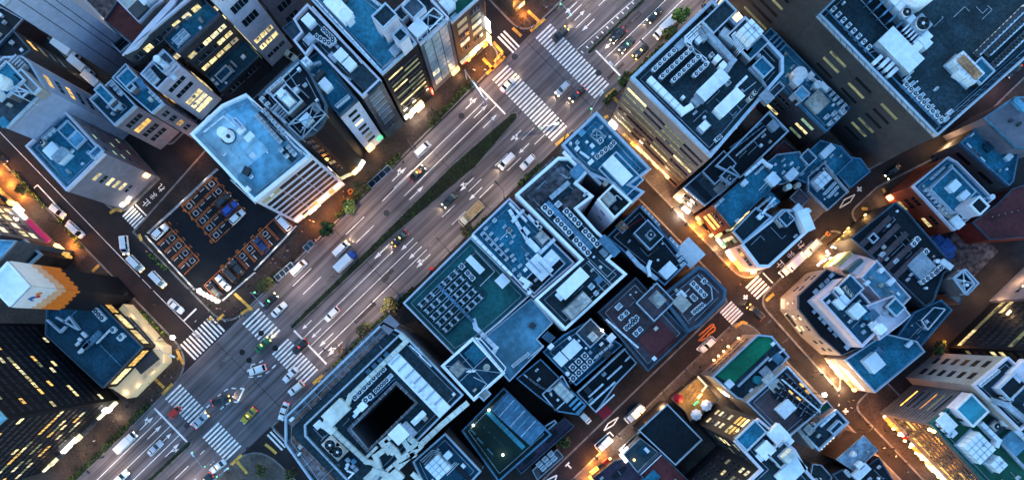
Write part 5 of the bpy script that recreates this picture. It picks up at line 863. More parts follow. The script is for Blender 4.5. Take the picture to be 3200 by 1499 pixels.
duct(b, 16, [(700, 820), (1060, 475), (1215, 620), (845, 985), (700, 820)], 'grey_wall', .9, name='well_rim')
duct(b, 34, [(1090, 110), (1140, 160), (720, 570), (700, 620), (640, 660)], 'ivory', 1.4); box(b, 620, 690, 190, 110, 2.2, 'ivory'); duct(b, 56, [(560, 740), (540, 790), (600, 840)], 'ivory', 1.8); duct(b, 34, [(600, 840), (840, 1060), (890, 1070), (980, 1160)], 'ivory', 1.4); duct(b, 22, [(830, 1040), (920, 950)], 'ivory', 1)
box(b, 1235, 490, 110, 560, 1.4, 'bright_white', 'panel_roof')
for q in range(8): box(b, 1155+q*30, 455+q*32+(q % 2)*4, 22, 22, .35, 'white_metal', 'panel_hatch', z=1.5)
for q in range(7): box(b, 1055+q*52, 300+q*53, 96, 2, .1, 'grey_metal', 'panel_joint', z=1.5)
ac(b, 755, 578, 895, 435, 5, 40, 40, 1); ac(b, 933, 402, 968, 370, 2, 34, 34, 1); ac(b, 835, 600, 870, 575, 2, 40, 40, 1); ac(b, 912, 530, 995, 450, 5, 32, 32, 1); ac(b, 1020, 422, 1020, 422, 1, 34, 30, 0); box(b, 812, 645, 60, 50, 1.2, 'bright_white'); box(b, 770, 685, 40, 34, 1, 'bright_white'); box(b, 755, 715, 34, 20, .8, 'bright_white'); duct(b, 6, [(870, 610), (1050, 440)], 'blue_metal', .5)
box(b, 1230, 735, 120, 40, .9, 'white_metal'); box(b, 1218, 738, 34, 12, .4, 'bright_white', z=.9); fan(b, 562, 940, 100, 2.6); fan(b, 618, 992, 100, 2.6); box(b, 480, 785, 60, 44, 1, 'white_metal'); box(b, 1090, 850, 110, 110, 2.6, 'bright_white'); box(b, 1150, 830, 80, 120, 1.4, 'grey_metal')
for pts in ([(980, 900), (1060, 980), (1100, 1040), (1160, 1000)], [(1120, 900), (1160, 960), (1230, 940)], [(1040, 860), (960, 920), (1020, 1000)], [(1230, 950), (1410, 780), (1600, 620)], [(940, 1110), (910, 1020), (990, 960), (1050, 1000)], [(1160, 880), (1240, 950), (1070, 1110)], [(1000, 1130), (1100, 1050), (1210, 1000)], [(860, 1207), (900, 1130), (1000, 1160), (1060, 1230)]): duct(b, 40, pts, 'ivory', 1.6)
box(b, 1030, 1190, 160, 110, 1.8, 'ivory'); duct(b, 30, [(1180, 1150), (1250, 1210)], 'ivory', 1.5); box(b, 890, 1165, 120, 70, 1.6, 'ivory'); cyl(b, 700, 1085, 14, 1.4); cyl(b, 690, 1110, 12, 1.2); duct(b, 12, [(700, 1190), (740, 1150), (690, 1130)], 'white_metal', .8); box(b, 745, 1060, 30, 30, 1, 'blue_metal')
for q in range(4): box(b, 850+q*45, 385-q*42, 36, 24, .5, 'blue_metal', 'roof_hatch')
duct(b, 10, [(1160, 190), (1250, 270)], 'white_metal', .6); duct(b, 9, [(1235, 265), (1325, 350)], 'white_metal', .9); duct(b, 9, [(1255, 255), (1340, 335)], 'grey_metal', .8); pipe(b, 6, [(1180, 220), (1230, 210), (1215, 250)], 'white_metal'); box(b, 1010, 35, 110, 100, .8, 'lilac_wall', 'roof_slab')
for x, y in ((700, 1050), (740, 1100), (760, 1120)): box(b, x, y, 26, 30, 1, 'grey_metal')
b = B('square_tank', 'navy roof with a large square white water tank ringed by pipes at the bottom edge', 'building', 18, 'N', [(1290, 1440), (1392, 1350), (1505, 1470), (1420, 1560), (1340, 1545)], 'dark_wall', 'deep_roof', (.5, .9, 'steel_parapet'), clutter=3)
b.t = '32'; tank(b, 1380, 1095, 130, 140, 3, 'bright_white'); box(b, 1452, 1010, 50, 44, 1.8, 'bright_white'); box(b, 1565, 1150, 36, 130, .5, 'black_roof', top='black_roof')
for s_ in (0, 14, 28): pipe(b, 5, [(1240+s_, 1060+s_), (1330+s_*.3, 980+s_), (1400, 1000+s_)], 'white_metal'); pipe(b, 5, [(1530-s_, 1080-s_*.3), (1440-s_*.4, 1170-s_)], 'white_metal')
b = B('pale_court', 'pale low roof patch beside the navy tank roof', 'building', 6, '32', [(1420, 830), (1440, 815), (1720, 1100), (1690, 1150), (1480, 930)], 'grey_wall', 'grey_roof', (.3, .4, 'grey_metal'))
# --- south-east blocks
b = B('pool_roof', 'long building with a bright green roof field beside the lamp lined pavement', 'office building', 10, 'N', [(2222, 1176), (2364, 1044), (2408, 1048), (2464, 1114), (2330, 1252), (2300, 1243)], 'pale_wall', 'slate_roof', (.5, .9, 'steel_parapet'), win=dict(fh=3.4, cw=30, wr=.9, hr=.3, lit=0, z0=2, off='dark_wall', edges=[0]), clutter=4)
mb = MB(); mb.poly([Wn(p, 10.15) for p in ((2236, 1172), (2288, 1200), (2420, 1075), (2404, 1052), (2366, 1050))]); mb.build('green_field', ['emerald'], b.root)
b.t = '33'; box(b, 1630, 480, 50, 50, 1.2, 'white_metal'); cyl(b, 1840, 450, 32, 2, 'teal_metal'); box(b, 1800, 530, 30, 16, .6); box(b, 1900, 390, 70, 60, 1, 'grey_metal'); duct(b, 14, [(1700, 500), (1931, 280)], 'steel_parapet', .7); b.t = '34'; box(b, 60, 290, 60, 60, 1.2, 'blue_metal'); box(b, 30, 180, 26, 20, .7, 'bright_white'); duct(b, 10, [(0, 310), (120, 220)], 'white_metal', .5)
sign(b, 5, .0, .4, 1.5, 6, 'sign_warm', 300, WARM, .3)
b = B('louvre_block', 'brown building with black open decks and long pale ledges and lit slots', 'office building', 14, 'N', [(2330, 1256), (2457, 1142), (2568, 1262), (2555, 1285), (2450, 1375)], 'pale_wall', 'brown_roof', (.4, .8, 'steel_parapet'))
b.t = '34'
for q in range(5): duct(b, 10 if q in (0, 2) else 5, [(140+q*-22, 350+q*48), (395-q*5, 630+q*30)], 'white_metal' if q in (0, 2) else 'dark_parapet', .8, name='ledge'); duct(b, 24, [(115-q*22, 400+q*38), (350-q*15, 650+q*24)], 'black_roof', .3, name='open_deck')
for x, y in ((165, 545), (225, 590), (265, 600), (250, 490), (290, 540)): box(b, x, y, 10, 34, .5, 'lit_amber', 'lit_slot')
box(b, 115, 665, 120, 90, 1.8, 'white_metal'); box(b, 30, 470, 90, 140, .3, 'beige_metal', 'roof_slab'); 
b = B('red_patio', 'low terrace building with warm lit wooden deck by the back street', 'restaurant', 3.2, '33', [(1195, 590), (1400, 425), (1480, 505), (1560, 600), (1340, 770), (1300, 690)], 'brown_wall', 'deck_wood', (.25, .5, 'dark_parapet'), name='restaurant')
duct(b, 12, [(1400, 425), (1465, 495), (1430, 540)], 'sign_cream', .4, z=.6, name='light_strip'); duct(b, 14, [(1400, 590), (1430, 555)], 'sign_warm', .4, name='light_strip'); duct(b, 10, [(1370, 640), (1405, 610)], 'sign_green', .4, name='light_strip')
for q in range(5): duct(b, 3, [(1250+q*28, 560+q*22-30), (1340+q*18, 470+q*20-20)], 'brown_wall', .06, name='deck_board')
for x, y in ((1330, 500), (1400, 520), (1290, 620), (1440, 590)): light('shop_light', T2(b, x, y, 6), (1, .6, .15), 330*PW, .4, b.root)
b = B('black_lot', 'large flat black roof square beside the narrow back street', 'building', 8, 'N', [(1993.6, 1343), (2084.7, 1260), (2194.5, 1372), (2109.6, 1452.6)], 'dark_wall', 'black_roof', (.4, .6, 'steel_parapet'))
b = B('teal_grey_low', 'teal grey low roof with brilliantly lit entrance canopy at the street corner', 'building', 6.5, '33', [(835, 1010), (965, 885), (1105, 995), (945, 1150)], 'grey_wall', 'teal_grey', (.3, .5, 'grey_metal'), clutter=3)
box(b, 990, 980, 80, 60, .6, 'deep_roof', top='deep_roof'); box(b, 1010, 975, 20, 40, 1, 'white_metal'); cyl(b, 920, 1053, 7, .5, 'bulb', .3, 'roof_lamp'); ribs(b, 870, 930, 915, 880, 4, 110, 8, .8, 'beige_metal', 'canopy_slat')
sign(b, 0, .0, .35, 4.0, 6, 'sign_white', 700, WHITE, .8, out=2); sign(b, 3, .6, .98, 4, 6, 'sign_white', 500, WHITE, .8, out=2)
b = B('maroon_two', 'plain dark maroon roof crossed by a white rail at the bottom edge', 'building', 7.5, '33', [(950, 1155), (1112, 992), (1340, 1215), (1200, 1340), (1100, 1290)], 'maroon', 'maroon', (.3, .6, 'dark_parapet'))
pipe(b, 7, [(965, 1170), (1130, 1015)], 'bright_white'); box(b, 1050, 1190, 110, 70, .6, 'blue_roof', top='blue_roof')
b = B('orange_low', 'brown roofed corner shop glowing orange at the bottom edge', 'shop', 5.5, '33', [(605, 1190), (770, 1060), (850, 1040), (985, 1180), (940, 1260), (700, 1300)], 'brown_wall', 'plum_roof', (.3, .5, 'dark_parapet'), name='shop_building')
duct(b, 30, [(760, 1190), (860, 1110)], 'black_roof', .2, name='roof_slot'); sign(b, 0, .02, .98, 1, 3, 'sign_orange', 600, ORANGE, .8, out=1.8, every=4); sign(b, 5, .6, .98, 1, 3, 'sign_orange', 600, ORANGE, .8, out=1.8)
b = B('dark_hotel', 'tall dark tower with white framed roof well and scattered lit windows', 'hotel', 30, 'N', [(2290, 1377), (2366, 1304), (2480, 1400), (2520, 1470), (2600, 1560), (2350, 1700), (2235, 1590), (2371, 1464)], 'dark_wall', 'slate_roof', (.7, 1.1, 'white_wall'), win=dict(edges=[6, 7], fh=3.3, cw=2.5, wr=.5, hr=.42, lit=.17, mats=('lit', 'lit_pale', 'lit_dim'), z0=3, off='glass', frame='grey_wall', seed=17), name='hotel')
windows(b, fh=2.4, cw=2, wr=.8, hr=.6, lit=.85, mats=('lit_amber', 'lit'), z0=20, z1=29.5, edges=[0], frame='dark_wall', seed=4, maxn=40, mull=False); windows(b, fh=3.4, cw=2.5, wr=.5, hr=.4, lit=.3, z0=3, z1=20, edges=[0], seed=6)
b.t = '33'; room(b, 1800, 870, 210, 130, 1.5, 'grey_wall', 'blue_roof'); box(b, 1890, 970, 110, 100, 2, 'white_metal', top='white_metal'); ribs(b, 1850, 1040, 1890, 1000, 5, 6, 60, .8, 'bright_white', 'louvre'); b.t = '34'; box(b, 60, 860, 120, 130, 1.6, 'white_metal'); room(b, 100, 1010, 160, 150, 1.6, 'white_wall', 'slate_roof'); tank(b, 135, 1015, 90, 60, 2.2, 'ivory', z=1.7); box(b, 160, 1140, 220, 120, 1, 'white_metal', 'roof_slab'); box(b, 150, 905, 40, 40, 1.2, 'bright_white')
b = B('rim_square', 'small lilac building with framed blue roof well and five bulbs along one side', 'building', 12, 'N', [(2553, 1318), (2611, 1277), (2650, 1318), (2556, 1408), (2512, 1362)], 'lilac_wall', 'slate_roof', (.6, .8, 'steel_parapet'))
b.t = '34'; room(b, 510, 810, 110, 50, 1, 'white_wall', 'deep_roof'); duct(b, 18, [(390, 800), (500, 700)], 'white_metal', .6); duct(b, 26, [(180, 770), (260, 880), (330, 960)], 'beige_metal', 1.2); cyl(b, 335, 780, 15, 1.4, r2=8); tank(b, 290, 820, 60, 70, 1.6, 'beige_metal'); box(b, 215, 770, 90, 60, 1, 'pale_wall')
for x, y in ((483, 884), (460, 905), (438, 925), (416, 945), (395, 966)): cyl(b, x, y, 9, .5, 'bulb', -2, 'wall_lamp')
for x, y in ((470, 920), (430, 960)): light('shop_light', Wt('34', x, y, 8), WARM, 120*PW, .3, b.root)
b = B('emerald_scrap', 'tiny building with a green roof scrap beside the white sign lamp', 'building', 9, '34', [(375, 660), (440, 605), (495, 670), (395, 750)], 'grey_wall', 'emerald', (.3, .5, 'white_wall'))
b = B('dish_house', 'weathered pale blue sheet roof with a satellite dish beside the orange street', 'building', 8.5, '34', [(510, 1050), (720, 868), (828, 980), (655, 1145)], 'brown_wall', 'worn_blue', (.25, .3, 'grey_metal'), clutter=3)
cyl(b, 640, 1008, 26, 1.2, 'white_metal', r2=14, name='satellite_dish'); box(b, 672, 1085, 50, 34, 1.4, 'bright_white')
b = B('panel_house', 'dark roof with a large pale panel box at the bottom edge', 'building', 8, '34', [(560, 1120), (660, 1150), (830, 1030), (960, 1240), (600, 1300), (480, 1160)], 'dark_wall', 'black_roof', (.3, .6, 'dark_parapet'), clutter=5)
box(b, 680, 1135, 130, 60, 1.8, 'white_metal'); box(b, 670, 1085, 44, 40, 1.8, 'bright_white'); ac(b, 575, 1135, 600, 1165, 3, 26, 20, 0)
b = B('bottom_beige', 'beige low roofs squeezed between the dark hotel and the sheet roof', 'building', 7, '34', [(330, 1080), (400, 1090), (480, 1180), (440, 1290), (300, 1240)], 'beige_wall', 'slate_roof', (.3, .5, 'grey_metal'), clutter=5)
# --- west side
b = B('glow_shop', 'dark office block with blazing orange shop front on the left edge', 'office building', 24, 'N', [(-80, 502), (72, 655), (-20, 745), (-180, 590)], 'black_wall', 'black_roof', base=True, win=dict(fh=3.4, cw=2.6, wr=.8, hr=.5, lit=.42, mats=('lit', 'lit_green'), z0=6, seed=12))
sign(b, 0, .02, .98, 1, 4.6, 'sign_warm', 1600, ORANGE, .9, out=2.4, every=4)
b = B('awning_block', 'grey slab building with a long magenta awning and small yellow windows', 'office building', 20, 'N', [(76, 660), (186, 768), (90, 860), (-30, 750)], 'grey_wall', 'slate_roof', base=True, win=dict(fh=3.3, cw=2.4, wr=.6, hr=.55, lit=.4, mats=('lit', 'lit_pale'), z0=5, seed=15))
sign(b, 0, .0, .32, 3.4, 4.4, 'sign_white', 500, WHITE, 1.5); sign(b, 0, .40, .98, 4, 4.6, 'sign_pink', 0, proud=1.2, name='awning')
b = B('brown_fins', 'brown low building with vertical fins and a lit orange entrance', 'building', 12, 'N', [(188, 768), (236, 812), (170, 870), (60, 850), (90, 800)], 'brown_wall', 'black_roof', base=True, win=dict(fh=10, cw=2, wr=.5, hr=.8, lit=0, z0=2.5, off='window_black', frame='brown_wall'))
sign(b, 0, .05, .95, 1, 4, 'sign_warm', 1200, ORANGE, 1, out=2.4, every=4)
b = B('blue_flat_west', 'pale blue flat roof above the tower with orange and white cladding', 'building', 20, 'N', [(-60, 745), (58, 752), (5, 812), (-60, 850)], 'grey_wall', 'sky_roof', (.4, .6, 'grey_metal'))
b = B('sign_tower', 'tower topped with white and orange zigzag cladding and a three petal emblem', 'tower', 38, 'N', [(27, 817), (96, 893.6), (33, 957.8), (-36, 885)], 'black_wall', 'bright_white', (.4, .5, 'bright_white'), name='clad_tower')
fp = b.fp
for e in (0, 1):
    a, c = Vector(fp[e]), Vector(fp[e+1]); nr = Vector((c.y-a.y, -(c.x-a.x))).normalized(); nr = nr if nr.dot(-(a+c)/2) > 0 else -nr
    mb = MB(); n = 10; u = (c-a)/n
    for k in range(n):
        for j, (m0, hgt) in enumerate(((0, 37.6), (1, 27.4), (2, 24.6))):
            q = (k if e == 0 else n-1-k); drop = (k if e == 1 else n-1-k)*.34 + (.9 if k % 2 else 0)
            zt = 37.8 if j == 0 else (29.2, 26.2)[j-1]+drop*.6+.9; zb = (29.2+drop*.6+.9) if j == 0 else ((26.2+drop*.6+.9) if j == 1 else 22.5+(.8 if k % 2 else 0))
            p = a+u*(k+.5)+nr*.12; mb.obox(p, Vector((*u, 0))*.497, Vector((*nr, 0))*.12, zb, zt, j)
    mb.build('cladding', ['clad_white', 'clad_peach', 'clad_orange'], b.root)
    if e == 1:
        d = (c-a).normalized(); ctr = a+(c-a)*.42+nr*.27
        for (s_, z_, m, rz_, rs_, an) in ((-.32, .53, 'logo_blue', .8, .36, .15), (.72, -.05, 'logo_orange', .75, .36, .25), (.04, -.5, 'logo_red', .62, .36, -.1)):
            mb = MB(); R0 = []
            for k in range(16):
                t = 2*math.pi*k/16; x, z = rs_*math.cos(t), rz_*math.sin(t); x, z = x*math.cos(an)-z*math.sin(an), x*math.sin(an)+z*math.cos(an)
                q = ctr - d*(s_+x)*1.15; R0.append(Vector((q.x, q.y, 34.3+(z_+z)*1.15)))
            nrm = (R0[4]-R0[0]).cross(R0[8]-R0[0])
            if nrm.dot(Vector((*nr, 0))) < 0: R0.reverse()
            mb.poly(R0); mb.build('emblem_petal', [m], b.root)
        for s_, z_, w_ in ((-.95, 34.9, .16), (-1.15, 34.2, .14), (-.75, 35.5, .12)):
            q = ctr-d*s_; mb = MB(); mb.obox(q, Vector((*d, 0))*w_, Vector((*nr, 0))*.02, z_-.45, z_+.45); mb.build('emblem_letter', ['logo_blue'], b.root)
    windows(b, fh=1.1, cw=1.2, wr=.7, hr=.4, lit=0, z0=34.8, z1=36.5, top=.1, edges=[0], off='grey_wall', frame='clad_white', mg=3.5) if e == 0 else None
box(b, 0, 0, 1, 1, .01, 'bright_white') if False else None
b = B('blue_bank', 'low corner block with dark blue roof above a glowing cream canopy at the main crossing', 'store', 10, 'N', [(290, 922), (449.5, 1084), (325, 1212), (145, 1045), (150, 965)], 'black_wall', 'deep_roof', (.4, .7, 'dark_parapet'), win=dict(fh=3.4, cw=4.2, wr=.85, hr=.75, lit=.85, mats=('lit_amber', 'lit'), z0=4.8, top=.8, seed=4, frame='dark_metal'), name='store_building')
b.t = '31'; duct(b, 40, [(640, 215), (770, 90)], 'blue_metal', .8); box(b, 655, 205, 120, 16, 1, 'white_metal', 'skylight'); box(b, 650, 112, 20, 44, .8, 'white_metal', ang=0); ac(b, 870, 75, 870, 75, 1, 40, 34, 1); ac(b, 930, 128, 930, 128, 1, 56, 34, 1); duct(b, 12, [(735, 175), (835, 75)], 'white_metal', .5); duct(b, 5, [(760, 190), (920, 350)], 'blue_metal', .3); box(b, 600, 180, 30, 16, .8); box(b, 618, 148, 20, 26, .8)
for pts in ([(370, 0), (470, 90), (510, 50)], [(440, -20), (600, 70)], [(500, 20), (540, -20), (610, 75)]): duct(b, 14, pts, 'steel_parapet', 1)
b.t = '21'; ac(b, 745, 1140, 790, 1190, 3, 40, 40, 1); box(b, 712, 1075, 34, 24, .6, 'blue_metal'); pipe(b, 6, [(700, 1020), (540, 1170)], 'blue_metal')
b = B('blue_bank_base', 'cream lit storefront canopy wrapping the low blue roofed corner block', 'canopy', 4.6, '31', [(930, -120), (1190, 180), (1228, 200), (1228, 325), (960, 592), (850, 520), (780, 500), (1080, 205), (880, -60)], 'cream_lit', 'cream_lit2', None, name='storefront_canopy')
t_ = '31'; mb = MB(); mb.bar(Wt(t_, 1030, 370, 5), Wt(t_, 1170, 255, 5), 3.4, 4.7, 5.1); mb.build('canopy_cover', ['dark_metal'], b.root)
duct(b, 26, [(955, -20), (1150, 200)], 'grey_wall', .5, z=.2, name='ledge'); duct(b, 9, [(985, -20), (1175, 195)], 'dark_metal', .3, z=.2, name='ledge')
for q in range(5): duct(b, 7, [(935+q*38, 30+q*45), (985+q*38, 30+q*45)], 'dark_metal', .8, z=.2, name='canopy_frame')
lm = MB(); lr = random.Random(3)
for q in range(26):
    if q in (7, 17): continue
    p = Wn((447+q*2.05, 1182-q*1.98), 4.65); hh = lr.choice((.28, .34, .5)); lm.obox(p-DV*(hh-.3), DU*lr.choice((.03, .045)), DV*hh, 4.62, 4.66)
    if lr.random() < .6: lm.obox(p-DV*lr.uniform(-.2, .2)+DU*.06, DU*.07, DV*.04, 4.62, 4.663)
lm.build('sign_letters', ['tan'], b.root)
for (x, y) in ((900, 520), (1000, 470), (1120, 380), (1215, 270), (1150, 140), (1060, 30), (960, -60)): light('shop_light', Wt(t_, x+40, y+30, 5), WARM, 150*PW, .5, b.root)
b = B('black_tower', 'huge black glass tower with scattered yellow windows filling the bottom left', 'tower', 39, 'N', [(-269, 1004), (23, 1306), (-278, 1598), (-570, 1297)], 'black_wall', 'sky_roof', (.6, 1, 'sky_roof'), name='tower_block', win=dict(fh=2.5, cw=1.8, wr=.8, hr=.36, lit=.09, mats=('lit', 'lit_pale', 'lit_dim', 'lit_amber'), z0=5, top=1.5, off='tower_glass', frame='dark_wall', seed=21, maxn=95))
sign(b, 1, .02, .97, .6, 2.4, 'sign_cream', 90, WARM, .9, out=3.6, lz=2.4, every=7); sign(b, 1, .10, .14, 1, 3.4, 'sign_white', 120, WHITE, 1.0, out=3.5); sign(b, 1, .45, .7, 2.4, 2.9, 'sign_white', 0, proud=1.3)
for (x, y) in ((455, 690),): pass

for _k, _b in BL.items():
    _A = abs(area(_b.fp)); _n = (_b.cl or 0) + min(16, int(_A/(40 if _A < 500 else 70)))
    if _k not in ('tower_nw', 'maroon_shed', 'maroon_low', 'maroon_pit', 'lilac_gable', 'blue_bank_base', 'red_patio', 'white_slope', 'black_lot', 'court_arcade', 'sign_tower', 'sheet_roof', 'quay_blue', 'big_blue', 'sky', 'black_tower', 'curved_base', 'lilac_stairs', 'lift_annex', 'plum_strip', 'louvre_block', 'plain_blue_lot', 'pool_roof', 'blue_bank', 'blue_court', 'teal_roof_block', 'lit_corner_blue'): scatter(_b, _n, _b.sd)
# ------------------------------------------------------------------ vehicles
def loft(mb, rings, m=0, cap=True):
    n = len(rings[0]); i0 = len(mb.v)
    for r in rings: mb.v += [Vector(p) for p in r]
    for i in range(len(rings)-1):
        for k in range(n):
            a = i0+i*n+k; b = i0+i*n+(k+1) % n; mb.f.append((a, b, b+n, a+n)); mb.m.append(m)
    if cap:
        mb.f.append(tuple(i0+k for k in reversed(range(n)))); mb.m.append(m); e = i0+(len(rings)-1)*n; mb.f.append(tuple(e+k for k in range(n))); mb.m.append(m)
def ring(x, w_, z0, z1, c=.16):
    c = min(c, (z1-z0)*.45); return [(x, y, z) for y, z in ((w_, z0+c), (w_, z1-c), (w_-c, z1), (0, z1+.03), (-w_+c, z1), (-w_, z1-c), (-w_, z0+c), (-w_+c*.6, z0), (w_-c*.6, z0))]
PAINTS = {'white': (.8, .8, .82), 'silver': (.45, .50, .58), 'black': (.012, .014, .02), 'navy': (.01, .03, .12), 'blue': (.015, .07, .38), 'red': (.6, .03, .015), 'green': (.01, .16, .06), 'yellow': (.5, .36, .02), 'brown': (.05, .04, .035), 'dark': (.025, .03, .038), 'cream': (.72, .66, .5)}
for k_n, c_ in PAINTS.items(): mat('paint_'+k_n, c_, .3, .04, 1, big=.04, spec=.6)
mat('rubber', (.012, .012, .012), .9, 0, 1, big=0); mat('chrome', (.5, .5, .52), .3, 0, 1, big=0, metal=.8)
CARM = {}
def car_meshes(kind, col):
    key = (kind, col)
    if key in CARM: return CARM[key]
    L, W_, hb, hr = {'sedan': (4.7, 1.75, .92, 1.45), 'van': (4.8, 1.8, 1.15, 1.95), 'kei': (3.4, 1.5, 1.05, 1.85), 'suv': (4.6, 1.82, 1.08, 1.65), 'wagon': (4.5, 1.72, 1.0, 1.55)}[kind]
    w_ = W_/2; h = L/2; body = MB(); pm = 'paint_'+col
    if kind == 'van' or kind == 'kei': st = [(-h, .9, .95), (-h+.15, 1, hb), (-h*.3, 1, hb), (h*.62, 1, hb-.02), (h-.25, .96, hb-.3), (h, .82, .62)]
    else: st = [(-h, .84, hb-.25), (-h+.25, .96, hb-.08), (-h*.45, 1, hb), (h*.3, 1, hb-.02), (h*.75, .97, hb-.14), (h-.12, .88, hb-.28), (h, .74, .5)]
    loft(body, [ring(x, w_*f, .28, z) for x, f, z in st])
    cab = MB()
    if kind in ('van', 'kei'): x0, x1, x2, x3 = -h+.08, -h+.3, h*.45, h*.74
    elif kind == 'sedan': x0, x1, x2, x3 = -h*.68, -h*.38, h*.12, h*.42
    elif kind == 'suv': x0, x1, x2, x3 = -h*.92, -h*.72, h*.12, h*.42
    else: x0, x1, x2, x3 = -h*.92, -h*.7, h*.18, h*.5
    wb, wt = w_*.95, w_*.78
    bt = [(x0, -wb*.94), (x3, -wb*.9), (x3, wb*.9), (x0, wb*.94)]; tp = [(x1, -wt), (x2, -wt), (x2, wt), (x1, wt)]
    i = len(cab.v); cab.v += [Vector((x, y, hb-.06)) for x, y in bt]+[Vector((x, y, hr)) for x, y in tp]
    for k in range(4): cab.f.append((i+k, i+(k+1) % 4, i+4+(k+1) % 4, i+4+k)); cab.m.append(0)
    roof = MB(); e = .05
    i = len(roof.v); roof.v += [Vector((x, y, hr-.01)) for x, y in ((x1-e, -wt-e), (x2+e, -wt-e), (x2+e, wt+e), (x1-e, wt+e))]+[Vector((x, y, hr+.07)) for x, y in ((x1+.1, -wt+.08), (x2-.12, -wt+.08), (x2-.12, wt-.08), (x1+.1, wt-.08))]
    for k in range(4): roof.f.append((i+k, i+(k+1) % 4, i+4+(k+1) % 4, i+4+k)); roof.m.append(0)
    roof.f.append((i+4, i+5, i+6, i+7)); roof.m.append(0); roof.f.append((i+3, i+2, i+1, i)); roof.m.append(0)
    for s_ in (-1, 1):
        for (a, b_) in ((bt[0], tp[0]), (bt[1], tp[1])): roof.tube((a[0], s_*abs(a[1]), hb-.03), (b_[0], s_*abs(b_[1]), hr), .045, 0, 5)
        if x1 < x2-1.2: xm = (x1+x2)/2+.1; roof.tube((xm, s_*wb*.93, hb), (xm, s_*wt, hr), .04, 0, 5)
    wh = MB(); wh.tube((0, -.1, 0), (0, .1, 0), .32, 0, 14); rim = MB(); rim.tube((0, -.11, 0), (0, .11, 0), .18, 0, 10)
    CARM[key] = dict(body=body.mesh('body', [pm]), cabin=cab.mesh('window', ['glass']), roof=roof.mesh('roof', [pm]), wheel=wh.mesh('wheel', ['rubber']), rim=rim.mesh('rim', ['chrome']), L=L, W=W_, hb=hb, hr=hr)
    for k in ('body',):
        for p in CARM[key][k].polygons: p.use_smooth = True
    return CARM[key]
def lamp_mesh(m, sx=.12, sy=.34, sz=.16):
    k = ('lamp', m, sx, sy)
    if k not in CARM: b_ = MB(); b_.obox((0, 0), Vector((sx/2, 0, 0)), Vector((0, sy/2, 0)), -sz/2, sz/2); CARM[k] = b_.mesh('lamp', [m])
    return CARM[k]
def car(px, heading, kind, col, label, head=None, tail='tail_off', taxi=None, group='vehicles on the streets', cat='car', name=None, blink=False, z=.0, hl=0):
    c = car_meshes(kind, col); p = Wn(px, 1.0); r = empty(name or {'van': 'minivan', 'kei': 'small_van', 'sedan': 'sedan_car', 'suv': 'suv_car', 'wagon': 'wagon_car'}[kind], (0, 0, 0))
    tag(r, label, cat, group); h = c['L']/2; w_ = c['W']/2
    link('body', c['body'], r); link('window', c['cabin'], r); link('roof', c['roof'], r)
    for x in (-h*.62, h*.62):
        for s_ in (-1, 1): link('rim', c['rim'], link('wheel', c['wheel'], r, (x, s_*(w_-.08), .32))).matrix_parent_inverse = Matrix()
    for s_ in (-1, 1):
        link('headlight', lamp_mesh(head or 'white_metal', .22, .36), r, (h-.07, s_*(w_*.66), .68)); link('taillight', lamp_mesh(tail, .12, .34), r, (-h+.0, s_*(w_*.72), c['hb']-.3))
        link('mirror', lamp_mesh('dark_metal', .14, .26), r, (h*.36, s_*(w_+.08), c['hb']+.05))
        if blink: link('indicator', lamp_mesh('blink', .2, .2), r, (h-.2, s_*(w_*.9), .6))
    if taxi: link('taxi_lamp', lamp_mesh(taxi, .22, .55), r, (.0, 0, c['hr']+.14))
    if hl: 
        ld = bpy.data.lights.new('headlight_beam', 'SPOT'); ld.energy = hl*PW; ld.spot_size = R(75); ld.color = (1, .8, .5); lo = link('headlight_beam', ld, r, (h+.1, 0, .8)); lo.rotation_euler = (0, R(-68), 0)
    r.location = (p.x, p.y, .01+z); r.rotation_euler.z = heading; return r
PU = AU; MU = AU+math.pi; MV = AU+math.pi/2; PV = AU-math.pi/2     # along +u, -u, -v, +v
